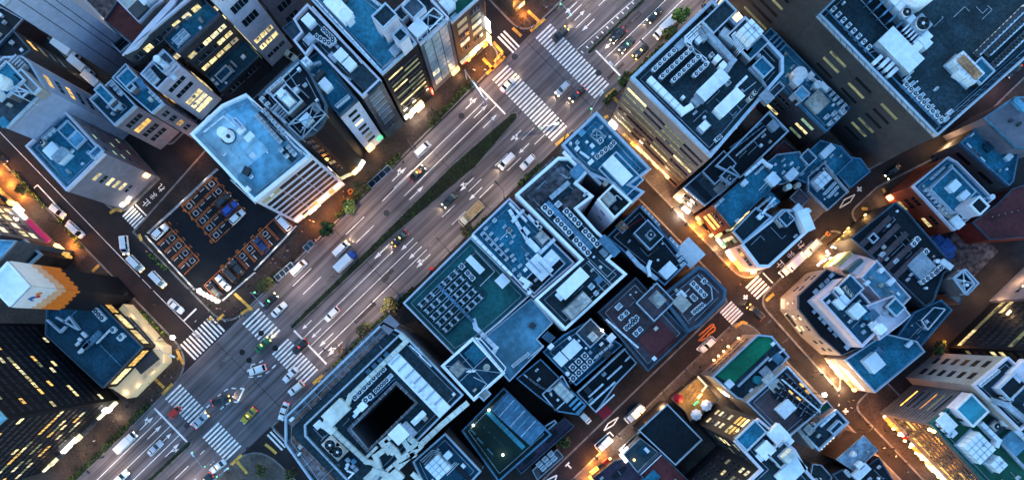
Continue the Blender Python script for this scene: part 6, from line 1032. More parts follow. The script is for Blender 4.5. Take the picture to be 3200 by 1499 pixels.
def truck(px, heading, label, boxc='paint_white', cab='white', L=6.2, W_=2.05, hbx=2.9, head=None, tail='tail_off', open_bed=False, group='vehicles on the streets', load='tan', cat='truck'):
    r = empty('box_truck' if not open_bed else 'dump_truck'); tag(r, label, cat, group); h = L/2; w_ = W_/2; cl = 1.6
    m = MB(); loft(m, [ring(x, w_*f*.94, .4, z) for x, f, z in ((h-cl, 1, 2.15), (h-.45, .98, 2.15), (h-.15, .95, 1.4), (h, .9, 1.0))]); m.build('cab', ['paint_'+cab], r)
    m = MB(); m.quad(Vector((h-.40, -w_*.8, 2.08)), Vector((h-.1, -w_*.84, 1.42)), Vector((h-.1, w_*.84, 1.42)), Vector((h-.40, w_*.8, 2.08))); m.obox((h-.95, 0), Vector((.4, 0, 0)), Vector((0, w_*.95, 0)), 1.35, 1.9); m.build('window', ['glass'], r)
    m = MB(); m.obox(((-h+h-cl)/2, 0), Vector(((L-cl)/2-.05, 0, 0)), Vector((0, w_*.35, 0)), .5, .75); m.build('chassis', ['dark_metal'], r)
    cx = (-h+h-cl-.15)/2; hl_ = (L-cl-.15)/2; m = MB()
    if open_bed:
        m.obox((cx, 0), Vector((hl_, 0, 0)), Vector((0, w_, 0)), .8, .95)
        for s_ in (-1, 1): m.obox((cx, s_*(w_-.06)), Vector((hl_, 0, 0)), Vector((0, .06, 0)), .95, 1.7)
        for s_ in (-1, 1): m.obox((cx+s_*(hl_-.06), 0), Vector((.06, 0, 0)), Vector((0, w_-.12, 0)), .95, 1.75)
        m.build('bed', [boxc], r); m = MB(); m.obox((cx, 0), Vector((hl_-.14, 0, 0)), Vector((0, w_-.13, 0)), .96, 1.3)
        for q in range(7): m.obox((cx-hl_+.5+q*(2*hl_-1)/6, (-1)**q*.3), Vector((.3, 0, 0)), Vector((0, .25, 0)), 1.2, 1.42+.04*(q % 3))
        m.build('load', [load], r)
    else:
        m.obox((cx, 0), Vector((hl_, 0, 0)), Vector((0, w_, 0)), .8, hbx)
        for q in range(1, 5): m.obox((cx-hl_+2*hl_*q/5, 0), Vector((.03, 0, 0)), Vector((0, w_+.02, 0)), .8, hbx+.03)
        m.build('cargo_box', [boxc], r)
    wm = car_meshes('van', 'white'); rm = wm['rim']; wm = wm['wheel']
    for x in (-h*.6, h*.62):
        for s_ in (-1, 1): link('rim', rm, link('wheel', wm, r, (x, s_*(w_-.15), .34))).matrix_parent_inverse = Matrix()
    for s_ in (-1, 1):
        link('headlight', lamp_mesh(head or 'white_metal', .2, .36), r, (h-.02, s_*w_*.66, .8)); link('taillight', lamp_mesh(tail, .1, .3), r, (-h-.02, s_*w_*.8, .75)); link('mirror', lamp_mesh('dark_metal', .14, .26), r, (h-.3, s_*(w_+.12), 1.6))
    p = Wn(px, 1.2); r.location = (p.x, p.y, .01); r.rotation_euler.z = heading; return r
G1, G2, G3, G4 = 'cars on the avenue', 'cars waiting or driving on the left cross street', 'cars in the parking lot', 'vehicles parked in the back streets'
car(N('12', 1255, 1125), PU, 'van', 'silver', 'silver minivan alone in the kerb lane above the tree median', None, group=G1)
car(N('13', 365, 255), PU, 'sedan', 'dark', 'dark car with yellow headlights passing over the upper crosswalk', 'head_y', group=G1, hl=500)
car(N('13', 1080, 112), MU, 'sedan', 'black', 'black taxi with white roof lamp nearest the top edge in the far lanes', 'head', taxi='head', group=G1, cat='taxi', hl=300)
truck(N('13', 1150, 215), MU, 'white box truck beside the bright green tree', L=6.0, head='head', group=G1)
car(N('13', 805, 265), MU, 'sedan', 'black', 'black car with red tail lights braking beside the median hedge', 'head', 'tail', group=G1, hl=300)
car(N('13', 870, 340), MU, 'sedan', 'dark', 'dark taxi with green roof lamp waiting at the upper stop line', 'head', taxi='taxi_green', group=G1, cat='taxi', hl=300)
car(N('13', 972, 385), MU, 'sedan', 'black', 'black taxi with yellow roof lamp and orange indicators in the kerb lane', 'head_y', taxi='taxi_y', group=G1, cat='taxi', blink=True)
car(N('13', 385, 665), MU, 'wagon', 'silver', 'pale silver wagon with headlights on inside the upper crossing', 'head', group=G1, hl=400)
car(N('13', 495, 705), MU, 'sedan', 'black', 'black taxi with red roof lamp beside the silver wagon in the crossing', 'head', 'tail', taxi='red_glow', group=G1, cat='taxi', hl=400)
car(N('12', 1900, 635), PU, 'sedan', 'white', 'white taxi crossing the wide crosswalk left of the upper crossing', 'head_y', 'tail', taxi='taxi_y', group=G1, cat='taxi', hl=500)
car((1584, 503), MU, 'van', 'white', 'white minivan with headlights on above the dump truck lane', 'head', group=G1, hl=400)
car((1650, 506), MU, 'suv', 'white', 'white car stopped at the kerb beside the hedge and the corner block', None, group=G1)
car(N('22', 1215, 97), PU, 'sedan', 'black', 'black taxi with yellow roof lamp heading up the avenue next to a turn arrow', 'head', 'tail', taxi='taxi_y', group=G1, cat='taxi', hl=400)
car(N('22', 1463, 298), MU, 'sedan', 'dark', 'dark blue car with bright headlights alone right of the median', 'head', group=G1, hl=500)
truck(N('22', 1625, 405), MU, 'white cab dump truck with an open tan bed at the kerb', 'cream_paint', 'cream', 7.4, 2.3, open_bed=True, group=G1, cat='dump truck')
car(N('22', 1085, 588), MU, 'sedan', 'black', 'black taxi with red tail lights beside the centre of the median', 'blink', 'tail', taxi='taxi_y', group=G1, cat='taxi', hl=400)
car(N('22', 640, 668), PU, 'van', 'white', 'white van with yellow headlights overtaking the blue cab truck', 'head_y', group=G1, hl=500)
truck(N('22', 680, 762), PU, 'blue cab truck with a white cargo box next to the median', L=6.6, cab='blue', group=G1)
car(N('22', 320, 812), PU, 'van', 'white', 'white van parked by the glass canopy on the pavement', None, group=G1)
car(N('22', 100, 1062), PU, 'sedan', 'black', 'black taxi with green roof lamp at the crosswalk corner', 'head', taxi='taxi_green', group=G1, cat='taxi')
car(N('22', 170, 1127), PU, 'sedan', 'white', 'white sedan just past the crosswalk beside the black taxi', None, group=G1)
car(N('22', 570, 1162), MU, 'wagon', 'white', 'white wagon with red tail light nearing the lower stop line', None, 'tail', group=G1)
car(N('32', 45, 190), PU, 'sedan', 'green', 'green taxi with yellow lights entering the crosswalk at the lower crossing', 'head_y', taxi='taxi_y', group=G1, cat='taxi', hl=300)
car(N('32', 330, 205), MU, 'suv', 'black', 'black van with red tail lights standing on the stop line crosswalk', None, 'tail', taxi='tail', group=G1, cat='van')
car(N('32', 258, 415), MU, 'sedan', 'white', 'white sedan leaving the crosswalk toward the lower crossing', None, group=G1)
car(N('32', 300, 517), MU-.1, 'wagon', 'white', 'white wagon with red tail lights beside the tactile paving corner', None, 'tail', group=G1)
car(N('32', 205, 690), MU+.45, 'sedan', 'white', 'white sedan with glowing red tail turning into the side street', None, 'tail', group=G1)
car((803, 1155), MU-.45, 'suv', 'white', 'white silver car with red tail lights waiting in the dashed box of the crossing', None, 'tail', group=G1)
car((688, 1251), AU-.5, 'sedan', 'black', 'black car with yellow headlights waiting in the dashed arrow box', 'head_y', 'tail', group=G1, hl=400)
car((775, 1298), MU+.05, 'sedan', 'yellow', 'yellow green taxi with red tail lights in the middle of the lower crossing', None, 'tail', taxi='taxi_y', group=G1, cat='taxi')
car((547, 1286), PU, 'kei', 'red', 'small bright red van on the lower left crosswalk', None, 'red_glow', group=G1, cat='van')
car((625, 1313), PU, 'sedan', 'silver', 'silver car with pink red tail lights ending its run over the crosswalk', 'head_y', 'tail', group=G1)
truck(N('31', 948, 925), PU, 'long white van in the left kerb lane near the bottom edge', L=6.2, W_=1.9, hbx=2.2, head='head', group=G1, cat='van')
car(N('31', 1165, 968), PU, 'sedan', 'silver', 'silver blue sedan over the lane arrow near the bottom edge', None, group=G1)
car(N('31', 908, 1190), PU, 'suv', 'white', 'white car with headlights cut by the bottom edge', 'head', group=G1)
car(N('31', 1640, 1105), MU-.12, 'sedan', 'white', 'white taxi with roof lamp stopped beside the lower right pavement', None, taxi='taxi_y', group=G1, cat='taxi')
car(N('31', 1540, 1215), MU, 'sedan', 'black', 'black car with red lights at the very bottom behind the white taxi', None, 'red_glow', group=G1)
car(N('21', 427, 382), PV+.12, 'wagon', 'white', 'white wagon parked in the outlined bay opposite the lilac block', 'head_y', group=G2)
car(N('21', 567, 527), PV+.05, 'van', 'white', 'white van parked in the outlined bay near the orange entrance', None, group=G2)
car(N('21', 938, 640), -R(84), 'van', 'white', 'white minivan turning out of the small lane by the parking lot', 'head', group=G2)
car(N('21', 1020, 780), PV, 'van', 'white', 'white van with a red roof mark queueing behind the painted number', 'head_y', group=G2)
car(N('21', 1188, 900), PV, 'van', 'white', 'white van second from the stop line on the left cross street', 'head_y', group=G2)
car(N('21', 1320, 1102), PV+.1, 'sedan', 'white', 'white sedan waiting first at the left cross street stop line', None, group=G2)
car(N('21', 1202, 540), PU, 'suv', 'white', 'white suv parked in the leftmost bay of the parking lot', None, group=G3)
car(N('21', 1678, 302), PU, 'wagon', 'dark', 'dark grey car parked above the blue one in the middle bays', None, group=G3)
car(N('21', 1732, 362), PU, 'suv', 'blue', 'bright blue car parked in the middle bays', None, group=G3)
car(N('21', 1785, 428), PU, 'wagon', 'white', 'white car parked next to the bright blue car', None, group=G3)
car(N('21', 1785, 808), MV, 'suv', 'dark', 'dark suv parked furthest right in the lower bay row', None, group=G3)
car(N('21', 1737, 862), MV, 'van', 'brown', 'brown black van parked between the suv and the white sedan', None, group=G3)
car(N('21', 1678, 925), MV, 'sedan', 'white', 'white sedan parked in the lower bay row of the lot', None, group=G3)
car(N('21', 1615, 978), MV, 'wagon', 'black', 'black car parked at the lit corner of the lot', None, group=G3)
car(N('22', 38, 640), MV, 'suv', 'navy', 'navy car parked in the bays along the avenue side fence', None, group=G3)
car(N('22', 205, 470), MV, 'van', 'white', 'white van parked under the striped facade', None, group=G3)
truck(N('11', 505, 382), PV+.15, 'white box truck furthest up the narrow alley beside the blank tower', L=7, group=G4)
truck(N('11', 622, 510), PV+.1, 'white box truck in the middle of the alley queue', L=6.4, group=G4)
truck(N('11', 722, 622), PV+.1, 'white box truck lowest in the alley queue', L=6.4, group=G4)
car(N('12', 247, 410), PV+.2, 'sedan', 'cream', 'cream car parked in the yard under the yellow strip windows', None, group=G4)
car(N('21', -10, -30), PV, 'sedan', 'black', 'black car with red lights cut by the left edge', None, 'tail', group=G4)
car(N('33', 1480, 185), MU, 'suv', 'white', 'white pickup like car beside the orange painted number', None, group=G4)
truck(N('33', 925, 705), MU, 'white box truck in the outlined bay of the back street', L=5.4, W_=1.9, group=G4)
truck(N('33', 697, 935), MU, 'small white truck with yellow lamps in the lower outlined bay', L=4.4, W_=1.7, hbx=2, head='head_y', group=G4)
car(N('33', 553, 738), PV, 'kei', 'white', 'white car in the small courtyard near the red awning', None, group=G4)
truck(N('24', 178, 790), MU, 'white long box truck parked beside the painted stop characters', L=7.2, head='head', group=G4)
truck(N('24', 325, 668), MU, 'grey white barred truck parked ahead of the long box truck', 'grey_metal', 'white', 5.6, 2, open_bed=True, group=G4, load='white_metal')
car(N('24', 950, 82), MU, 'sedan', 'black', 'black car with one lit headlight entering from the upper right street', 'head', group=G4)
car(N('14', 1862, 525), MU, 'sedan', 'black', 'black car with red tail lights at the far right edge', None, 'tail', group=G4)
car((2362, 975), MV+.05, 'van', 'black', 'black van with bright headlights passing the small crossing', 'head_y', 'tail', group=G4, hl=500)
# ------------------------------------------------------------------ parking lot
lot = [(462, 733), (560, 640), (690, 527), (722, 556), (800, 632), (842, 660), (926, 728), (815, 838), (712, 932), (652, 930), (612, 898), (560, 845), (470, 748)]
b_ = MB(); b_.poly([Vector((*Wn(p)[:2], .132)) for p in ccw([Vector(p) for p in lot])][::1]); 
if area([v[:2] for v in b_.v]) < 0: b_.v.reverse()
pk = struct('parking_lot', b_, ['black_asphalt'])
def pl(pts, m='orange_paint', wd=.13, z=.138, name='bay_line', t='21'):
    b = MB(); P = [Wt(t, *p) for p in pts]
    for a, c in zip(P, P[1:]): b.bar(a, c, wd, z-.003, z); z += .0004
    b.build(name, [m], pk)
def bays(x0, y0, dx, dy, n, ex, ey, sq=True, skip=()):        # step (dx,dy), depth (ex,ey) in tile 21
    for i in range(n+1):
        pl([(x0+dx*i, y0+dy*i), (x0+dx*i+ex, y0+dy*i+ey)])
        if i < n:
            gx, gy = x0+dx*(i+.15), y0+dy*(i+.15); pl([(gx, gy), (gx+ex, gy+ey)], z=.1392)
            if i not in skip:
                cx, cy = x0+dx*(i+.55)+ex*.27, y0+dy*(i+.55)+ey*.27; a, c = 15, 15
                pl([(cx+dx*.22+ex*.11, cy+dy*.22+ey*.11), (cx-dx*.22+ex*.11, cy-dy*.22+ey*.11), (cx-dx*.22-ex*.11, cy-dy*.22-ey*.11), (cx+dx*.22-ex*.11, cy+dy*.22-ey*.11), (cx+dx*.22+ex*.11, cy+dy*.22+ey*.11)], 'old_paint', .2, .1405, 'wheel_mark')
                p = Wt('21', x0+dx*(i+.55)+ex*.55, y0+dy*(i+.55)+ey*.55); q = MB(); u = (Wt('21', x0+dx, y0+dy)-Wt('21', x0, y0)).normalized(); q.bar(p-u*.7, p+u*.7, .28, .135, .3); q.build('wheel_stop', ['pale_wall'], pk)
                p = Wt('21', x0+dx*(i+.35)+ex*.82, y0+dy*(i+.35)+ey*.82); v = (Wt('21', x0+ex, y0+ey)-Wt('21', x0, y0)).normalized(); q = MB(); q.bar(p-v*.7, p+v*.7, .12, .135, .145); q.build('bay_tick', ['paint'], pk)
    pl([(x0, y0), (x0+dx*n, y0+dy*n)], z=.1412)
bays(1370, 345, 51, 55, 5, 112, -106); bays(1600, 122, 52, 56, 5, -112, 106, skip=(2, 3, 4)); bays(1250, 470, 51, 57, 5, -112, 106, skip=(0,)); bays(1540, 945, 58, -55, 12, 92, 100, skip=(0, 1, 2, 3, 8, 11))
for i, s_ in enumerate(('10', '9', '8', '7', '6')): text(s_, N('21', 1600-i*52, 605-i*56), .139, 1.5, AU+math.pi, 'orange_paint', pk, 'bay_number')
for i, s_ in enumerate(('11', '12', '13', '14', '15')): text(s_, N('21', 1272+i*53, 482+i*58), .139, 1.5, AU+math.pi, 'orange_paint', pk, 'bay_number')
for i, s_ in enumerate(('1', '2', '3', '4', '5')): text(s_, N('21', 1632+i*52, 140+i*56), .139, 1.3, AU, 'orange_paint', pk, 'bay_number')
for i in range(6): text(str(18+i), N('21', 1682+i*57, 805-i*55), .139, 1.4, AU+math.pi/2, 'orange_paint', pk, 'bay_number')
# ------------------------------------------------------------------ plants
def leaves(mb, c, n, rx, ry, rz, r, size=.4, mats=3, ang=0, boxy=False, clumps=None):
    cs = [(r.uniform(-.7, .7), r.uniform(-.7, .7), r.uniform(-.5, .7)) for _ in range(clumps)] if clumps else None
    for _ in range(n):
        if boxy: x, y, z = r.uniform(-1, 1), r.uniform(-1, 1), r.uniform(-.6, 1)
        else:
            while True:
                x, y, z = r.uniform(-1, 1), r.uniform(-1, 1), r.uniform(-1, 1)
                if x*x+y*y+z*z <= 1: break
            if cs: q = r.choice(cs); x, y, z = q[0]+x*.38, q[1]+y*.38, q[2]+z*.35
        xx, yy = x*rx, y*ry; p = Vector((c[0]+xx*math.cos(ang)-yy*math.sin(ang), c[1]+xx*math.sin(ang)+yy*math.cos(ang), c[2]+z*rz))
        a = Vector((r.uniform(-1, 1), r.uniform(-1, 1), r.uniform(-.5, .5))).normalized(); b_ = a.cross(Vector((r.uniform(-.4, .4), r.uniform(-.4, .4), 1))).normalized(); s_ = size*r.uniform(.5, 1.2)
        mb.quad(p-a*s_-b_*s_*.5, p+a*s_*.2-b_*s_*.7, p+a*s_+b_*s_*.3, p-a*s_*.1+b_*s_*.7, r.randrange(mats))
def hedge(U0, V0, U1, V1, wd, h, label, seed, mats=('leaf_a', 'leaf_b', 'leaf_c'), dens=9, native=False, group='hedges along the avenue', soil='soil'):
    r = random.Random(seed); a, c = (Wn((U0, V0)), Wn((U1, V1))) if native else (Wuv(U0, V0), Wuv(U1, V1)); mid = (a+c)/2; d = c-a; L = d.length; an = math.atan2(d.y, d.x)
    root = empty('hedge', (mid.x, mid.y, 0)); tag(root, label, 'hedge', group)
    mb = MB(); mb.bar(a, c, wd*.8, .0, h*.45); mb.build('stems', [soil], root)
    mb = MB(); n = int(L*wd*dens*1.6); m = 0
    segs = max(2, int(L/3))
    for i in range(segs):
        t = (i+.5)/segs; q = a+d*t; k = r.uniform(.75, 1.2); leaves(mb, (q.x+r.uniform(-.2, .2), q.y+r.uniform(-.2, .2), h*.62), int(n/segs), L/segs*.58, wd*.5*k, h*.42*k, r, .3, 3, an, True)
    mb.build('foliage', list(mats), root)
def medstrip(name_label, uv, z, seed, dens=10):
    r = random.Random(seed); pts = [Vector(Wuv(*q)[:2]) for q in uv]; P = ccw(pts); cx = sum(p.x for p in P)/len(P); cy = sum(p.y for p in P)/len(P); root = empty('hedge', (cx, cy, 0)); tag(root, name_label, 'hedge', 'planted medians of the avenue')
    mb = MB(); mb.prism(P, 0, .2, 0, 0); mb.build('kerb', ['kerb'], root); mb = MB(); mb.prism(inset(P, .3), .2, .38, 0, 0); mb.build('bed', ['soil'], root)
    xs = [p.x for p in P]; ys = [p.y for p in P]; inn = inset(P, .35); A = abs(area(P)); n = int(A*dens); mb = MB(); m = 0; tries = 0
    while m < n and tries < n*60:
        tries += 1; x, y = r.uniform(min(xs), max(xs)), r.uniform(min(ys), max(ys))
        if not inside((x, y), inn): continue
        leaves(mb, (x, y, .5), 1, .1, .1, z, r, .28, 3); m += 1
    mb.build('foliage', ['leaf_a', 'leaf_c', 'leaf_c'], root)
medstrip('long narrow dark green median hedge in the middle of the avenue', [(-60, 1360), (230, 1359), (660, 1354), (900, 1366), (915, 1378), (905, 1392), (700, 1411), (350, 1384), (-60, 1377)], .2, 3)
medstrip('narrow median hedge below the lower crossing', [(-1200, 1385), (-540, 1398), (-520, 1405), (-540, 1414), (-1200, 1403)], .2, 4)
medstrip('median hedge with a yellow end marker above the upper crossing', [(1205, 1393), (2200, 1397), (2200, 1409), (1205, 1408), (1196, 1400)], .2, 5)
HG = [(-40, 1222, 40, 1222, 'hedge beside the bare tree at the lower end of the left pavement'), (285, 1222, 385, 1222, 'bushy hedge left of the parked planting gap under the striped block'), (395, 1221, 455, 1221, 'short hedge block midway along the left pavement'),
      (480, 1220, 560, 1219, 'hedge below the vent frames on the left pavement'), (690, 1219, 975-90, 1214, 'long hedge in front of the dark facade with yellow strips'),
      (-1000, 1234, -760, 1234, 'hedge under the black glass tower at the bottom edge'), (-740, 1234, -640, 1233, 'hedge segment left of the red van'), (-625, 1233, -545, 1232, 'hedge end nearest the lower left crosswalk')]
for i, (a, v0, c, v1, lb) in enumerate(HG): hedge(a, v0, c, v1, 1.5, 1.2, lb, 20+i, ('leaf_a', 'leaf_b', 'leaf_c'))
HR = [(-45, 1549, 75, 1549, 'hedge right of the lower stop line along the block with the light well'), (90, 1549, 190, 1549, 'short hedge beside the yellow bush near the lamp'), (210, 1549, 300, 1549, 'hedge under the corner of the teal roof'),
      (545, 1548, 620, 1548, 'hedge behind the dump truck'), (760, 1546, 850, 1546, 'dark hedge behind the white car near the corner block'), (1130, 1546, 1180, 1546, 'rounded hedge at the corner by the fan rows tower'), (1210, 1546, 1380, 1546, 'long hedge along the tower with fan rows')]
for i, (a, v0, c, v1, lb) in enumerate(HR): hedge(a, v0, c, v1, 1.4, 1.3, lb, 40+i)
HS = [('21', 110, 90, 330, 350), ('21', 450, 450, 630, 665), ('21', 820, 870, 900, 940), ('21', 1120, 710, 1270, 830), ('21', 1060, 1130, 1140, 1207), ('31', 1130, 0, 1250, 110)]
for i, (t, x0, y0, x1, y1) in enumerate(HS): hedge(*N(t, x0, y0), *N(t, x1, y1), .8, .7, ['thin hedge by the orange shop glow', 'thin hedge under the magenta awning', 'short roadside hedge below the lamp entrance', 'thin hedge along the bright parking lot fence', 'thin green hedge beside the cream canopy', 'bright thin hedge at the lamp post of the left corner'][i], 60+i, ('leaf_br', 'leaf_b', 'leaf_a'), native=True, group='thin hedges of the left cross street')
def tree(t, x, y, rad, h, label, mats, seed, n=700, bare=False, group='trees along the streets', size=.36, clumps=14):
    r = random.Random(seed); g_ = Wt(t, x, y, h*.7); root = empty('street_tree', (g_.x, g_.y, 0)); tag(root, label, 'tree', group); mb = MB(); top = Vector((g_.x, g_.y, h*.55))
    for k in range(4): mb.cyl((g_.x, g_.y), h*.55*k/4, h*.55*(k+1)/4, .22-.03*k, 0, 8, .22-.03*(k+1))
    mb.build('trunk', ['bark'], root); mb = MB()
    for k in range(9):
        an = k*2.4; e = top+Vector((math.cos(an)*rad*r.uniform(.5, .95), math.sin(an)*rad*r.uniform(.5, .95), h*r.uniform(.15, .42))); mb.tube(top-Vector((0, 0, r.uniform(0, 1))), e, .07, 0, 5)
        for q in range(5): mb.tube(top.lerp(e, r.uniform(.4, .9)), e+Vector((r.uniform(-1, 1)*rad*.35, r.uniform(-1, 1)*rad*.35, r.uniform(-.2, .8))), .035, 0, 4)
    mb.build('branches', ['bark'], root); mb = MB(); leaves(mb, (g_.x, g_.y, h*.78), n, rad, rad, h*.27, r, size, len(mats), clumps=clumps); mb.build('crown', mats, root)
GA = ['leaf_a', 'leaf_b', 'leaf_c']; GY = ['leaf_y', 'leaf_b', 'bark']
tree('22', 1010, 1095, 2.2, 6, 'thin yellowish tree beside the lamp near the teal roof', GY, 1, 380, size=.26); tree('22', 70, 935, 2.4, 6.5, 'bare looking tree at the lower end of the left hedge', GY, 2, 300, size=.25); tree('22', 790, 212, 1.9, 6, 'thin tree beside the orange square kerb', GY, 3, 200, size=.25)
tree('22', 1590, 540, 1.8, 6, 'brownish tree at the corner of the pipe roof', GY, 4, 320, size=.25); tree('13', 1275, 135, 2.2, 7, 'bright lime green tree above the white truck', ['leaf_br', 'leaf_br', 'leaf_b'], 5, 700); tree('13', 1200, 262, 2.2, 6, 'olive tree hiding the kerb beside the fan rows tower', ['leaf_y', 'leaf_b', 'leaf_a'], 6, 600); tree('13', 850, 600, 2.0, 5, 'dark green tree on the corner near the upper crossing', GA, 7, 600)
tree('32', 820, 75, 2.2, 6, 'pale bare tree at the kerb above the block with light well', ['leaf_y', 'bark', 'leaf_b'], 8, 260, size=.24); tree('32', 625, 222, 1.6, 5.5, 'leafless twiggy tree over the lane arrows', ['bark'], 9, 60, size=.15); tree('32', 262, 1160, 1.5, 3.5, 'small round tree on the plaza corner at the bottom', ['leaf_y', 'leaf_a', 'leaf_c'], 10, 500, size=.22); tree('22', 700, 350, 1.8, 5, 'leafy bush tree on the hedge under the striped block', GA, 11, 500); tree('22', 540, 520, 2.0, 5, 'leafy bush tree at the left end of the hedge row', GA, 12, 500)
tree('32', 40, 1130, 1.6, 3, 'low olive shrub behind the plaza corner', ['leaf_y', 'leaf_a', 'leaf_c'], 13, 300, size=.22); tree('33', 385, 915, 2.2, 4, 'olive garden tree beside the plum roof strip', ['leaf_y', 'leaf_a', 'leaf_c'], 14, 500, size=.25); tree('12', 1340, 870, 1.9, 6, 'sparse bare tree before the white lit shop front', ['bark', 'leaf_y'], 15, 120, size=.2); tree('21', 180, 225, 1.7, 4, 'small green tree beside the orange shop front at the left edge', GA, 16, 450, size=.25); tree('34', 1290, 210, 1.8, 4, 'dark bush tree at the foot of the dark glass wall', GA, 17, 400)
# ------------------------------------------------------------------ street furniture
def lamp(t, x, y, heading, label, power=700, h=9, arm=2.4, col=(1, .76, .56), group='street lamps'):
    g_ = Wt(t, x, y); r = empty('street_lamp', (0, 0, 0)); tag(r, label, 'street lamp', group)
    m = MB()
    for k in range(3): m.cyl((0, 0), h*k/3, h*(k+1)/3, .11-.02*k, 0, 8, .11-.02*(k+1))
    m.cyl((0, 0), 0, .4, .2, 0, 8); m.build('pole', ['dark_metal'], r); m = MB(); m.tube((0, 0, h-.1), (arm, 0, h+.4), .045, 0, 6); m.build('arm', ['dark_metal'], r)
    m = MB(); m.obox((arm+.3, 0), Vector((.45, 0, 0)), Vector((0, .17, 0)), h+.32, h+.5, 0); hd_ = m.build('lamp_head', ['dark_metal'], r); m = MB(); m.obox((arm+.3, 0), Vector((.35, 0, 0)), Vector((0, .13, 0)), h+.28, h+.315, 0); m.build('lens', ['sign_white'], hd_).matrix_parent_inverse = Matrix()
    ld = bpy.data.lights.new('lamp_light', 'SPOT'); ld.energy = power*PW; ld.spot_size = R(150); ld.spot_blend = .6; ld.color = col; ld.shadow_soft_size = .3; link('lamp_light', ld, r, (arm+.3, 0, h+.2)); r.location = (g_.x, g_.y, .12); r.rotation_euler.z = heading
LP = []
for i, U in enumerate((-980, -760, 60, 330, 600, 860, 1330, 1560, 1800)):
    V = 1240 if U > -300 else 1256; x, y = UV(U, V-6); lamp('N', x, y, PV, ['street lamp on the left kerb near the bottom edge', 'street lamp on the left kerb under the black tower', 'street lamp on the left kerb near the crosswalk taxi', 'street lamp on the left kerb beside the glass canopy', 'street lamp on the left kerb before the striped block', 'street lamp on the left kerb before the dark facade', 'street lamp above the upper crossing on the left kerb', 'street lamp near the top edge on the left kerb', 'street lamp beyond the top edge on the left kerb'][i], 4700)
for i, U in enumerate((-900, -640, -8, 190, 460, 700, 960, 1300, 1560)):
    x, y = UV(U, 1541); lamp('N', x, y, MV, ['street lamp on the right kerb near the bottom edge', 'street lamp on the right kerb beside the yellow T paving', 'street lamp on the right kerb at the lower stop line', 'street lamp on the right kerb beside the yellowish tree', 'street lamp on the right kerb before the pipe roof', 'street lamp on the right kerb behind the dump truck', 'street lamp on the right kerb before the corner block', 'street lamp on the right kerb by the lime tree', 'street lamp on the right kerb near the top edge'][i], 4700)
for (t, x, y, hd, lb, p) in (('31', 1270, 160, 0.6, 'lamp post with a blinding white head on the left corner of the lower crossing', 900), ('21', 1480, 965, -.6, 'lamp post with bright lamps at the parking lot corner', 800), ('34', 880, 835, 0, 'dark lamp post on the glowing orange pavement', 500), ('33', 920, 825, 1, 'lamp post with white lamp in the back street', 700)):
    lamp(t, x, y, hd, lb, p, 6.5, 1.5)
for t, x, y, z, lb in (('31', 1305, 132, 6.8, 'cluster of blinding white signal lamps on the left corner'), ('21', 1505, 985, 5, 'bright white floodlight cluster at the parking lot corner'), ('34', 425, 563, 6, 'bright blue white lamp sign over the crossroad of the lower right street')):
    p = Wt(t, x, y, z); m = MB(); g_ = Vector((p.x, p.y, 0)); r = empty('floodlight', (p.x, p.y, 0)); tag(r, lb, 'floodlight'); m.cyl(p, 0, z, .1, 0, 8); m.build('pole', ['dark_metal'], r); m = MB()
    for q in range(5): an = q*1.257; m.cyl((p.x+math.cos(an)*.45, p.y+math.sin(an)*.4), z, z+.3, .2, 0, 10)
    m.build('lamp_head', ['lamp_w'], r); light('lamp_light', (p.x, p.y, z+1), WHITE, 500*PW, .5, r)
def signal(t, x, y, hd, label, arm=4.5, col='taxi_green', h=5.6):
    g_ = Wt(t, x, y); r = empty('traffic_signal'); tag(r, label, 'traffic light', 'traffic signals at the crossings'); m = MB(); m.cyl((0, 0), 0, h+.4, .12, 0, 8); m.build('pole', ['grey_metal'], r); m = MB(); m.tube((0, 0, h), (arm, 0, h), .07); m.build('arm', ['grey_metal'], r)
    m = MB(); m.obox((arm-.6, 0), Vector((.65, 0, 0)), Vector((0, .18, 0)), h-.25, h+.25); sh = m.build('signal_housing', ['white_metal'], r)
    for k, mm in enumerate(('tail_off', 'dark_metal', col)): m = MB(); m.tube((arm-1.0+k*.42, -.19, h), (arm-1.0+k*.42, -.24, h), .15, 0, 10); m.build('lens', [mm], sh).matrix_parent_inverse = Matrix()
    m = MB(); m.obox((.0, .3), Vector((.2, 0, 0)), Vector((0, .2, 0)), 2.8, 3.6); m.build('walk_signal', ['dark_metal'], r); m = MB(); m.obox((.0, .3), Vector((.16, 0, 0)), Vector((0, .16, 0)), 3.6, 3.68); m.build('walk_lamp', [col], r)
    r.location = (g_.x, g_.y, .12); r.rotation_euler.z = hd
for a in (('13', 350, 92, -.9, 'signal arm beside the people at the top left corner'), ('13', 800, 632, 2.3, 'signal with green lamp at the tower corner of the upper crossing'), ('13', 210, 1010, .2, 'signal arm over the crosswalk end in front of the corner block'), ('13', 592, 862, 1.0, 'long white signal arm near the corner block'), ('31', 1278, 222, -.4, 'green signal on the left corner of the lower crossing'), ('31', 1600, 1075, 2.2, 'signal arm beside the white taxi at the bottom'), ('31', 1690, 1165, .7, 'green signal on the plaza corner'), ('22', 25, 1010, -.8, 'signal arm with orange beams at the taxi crosswalk')): signal(*a)
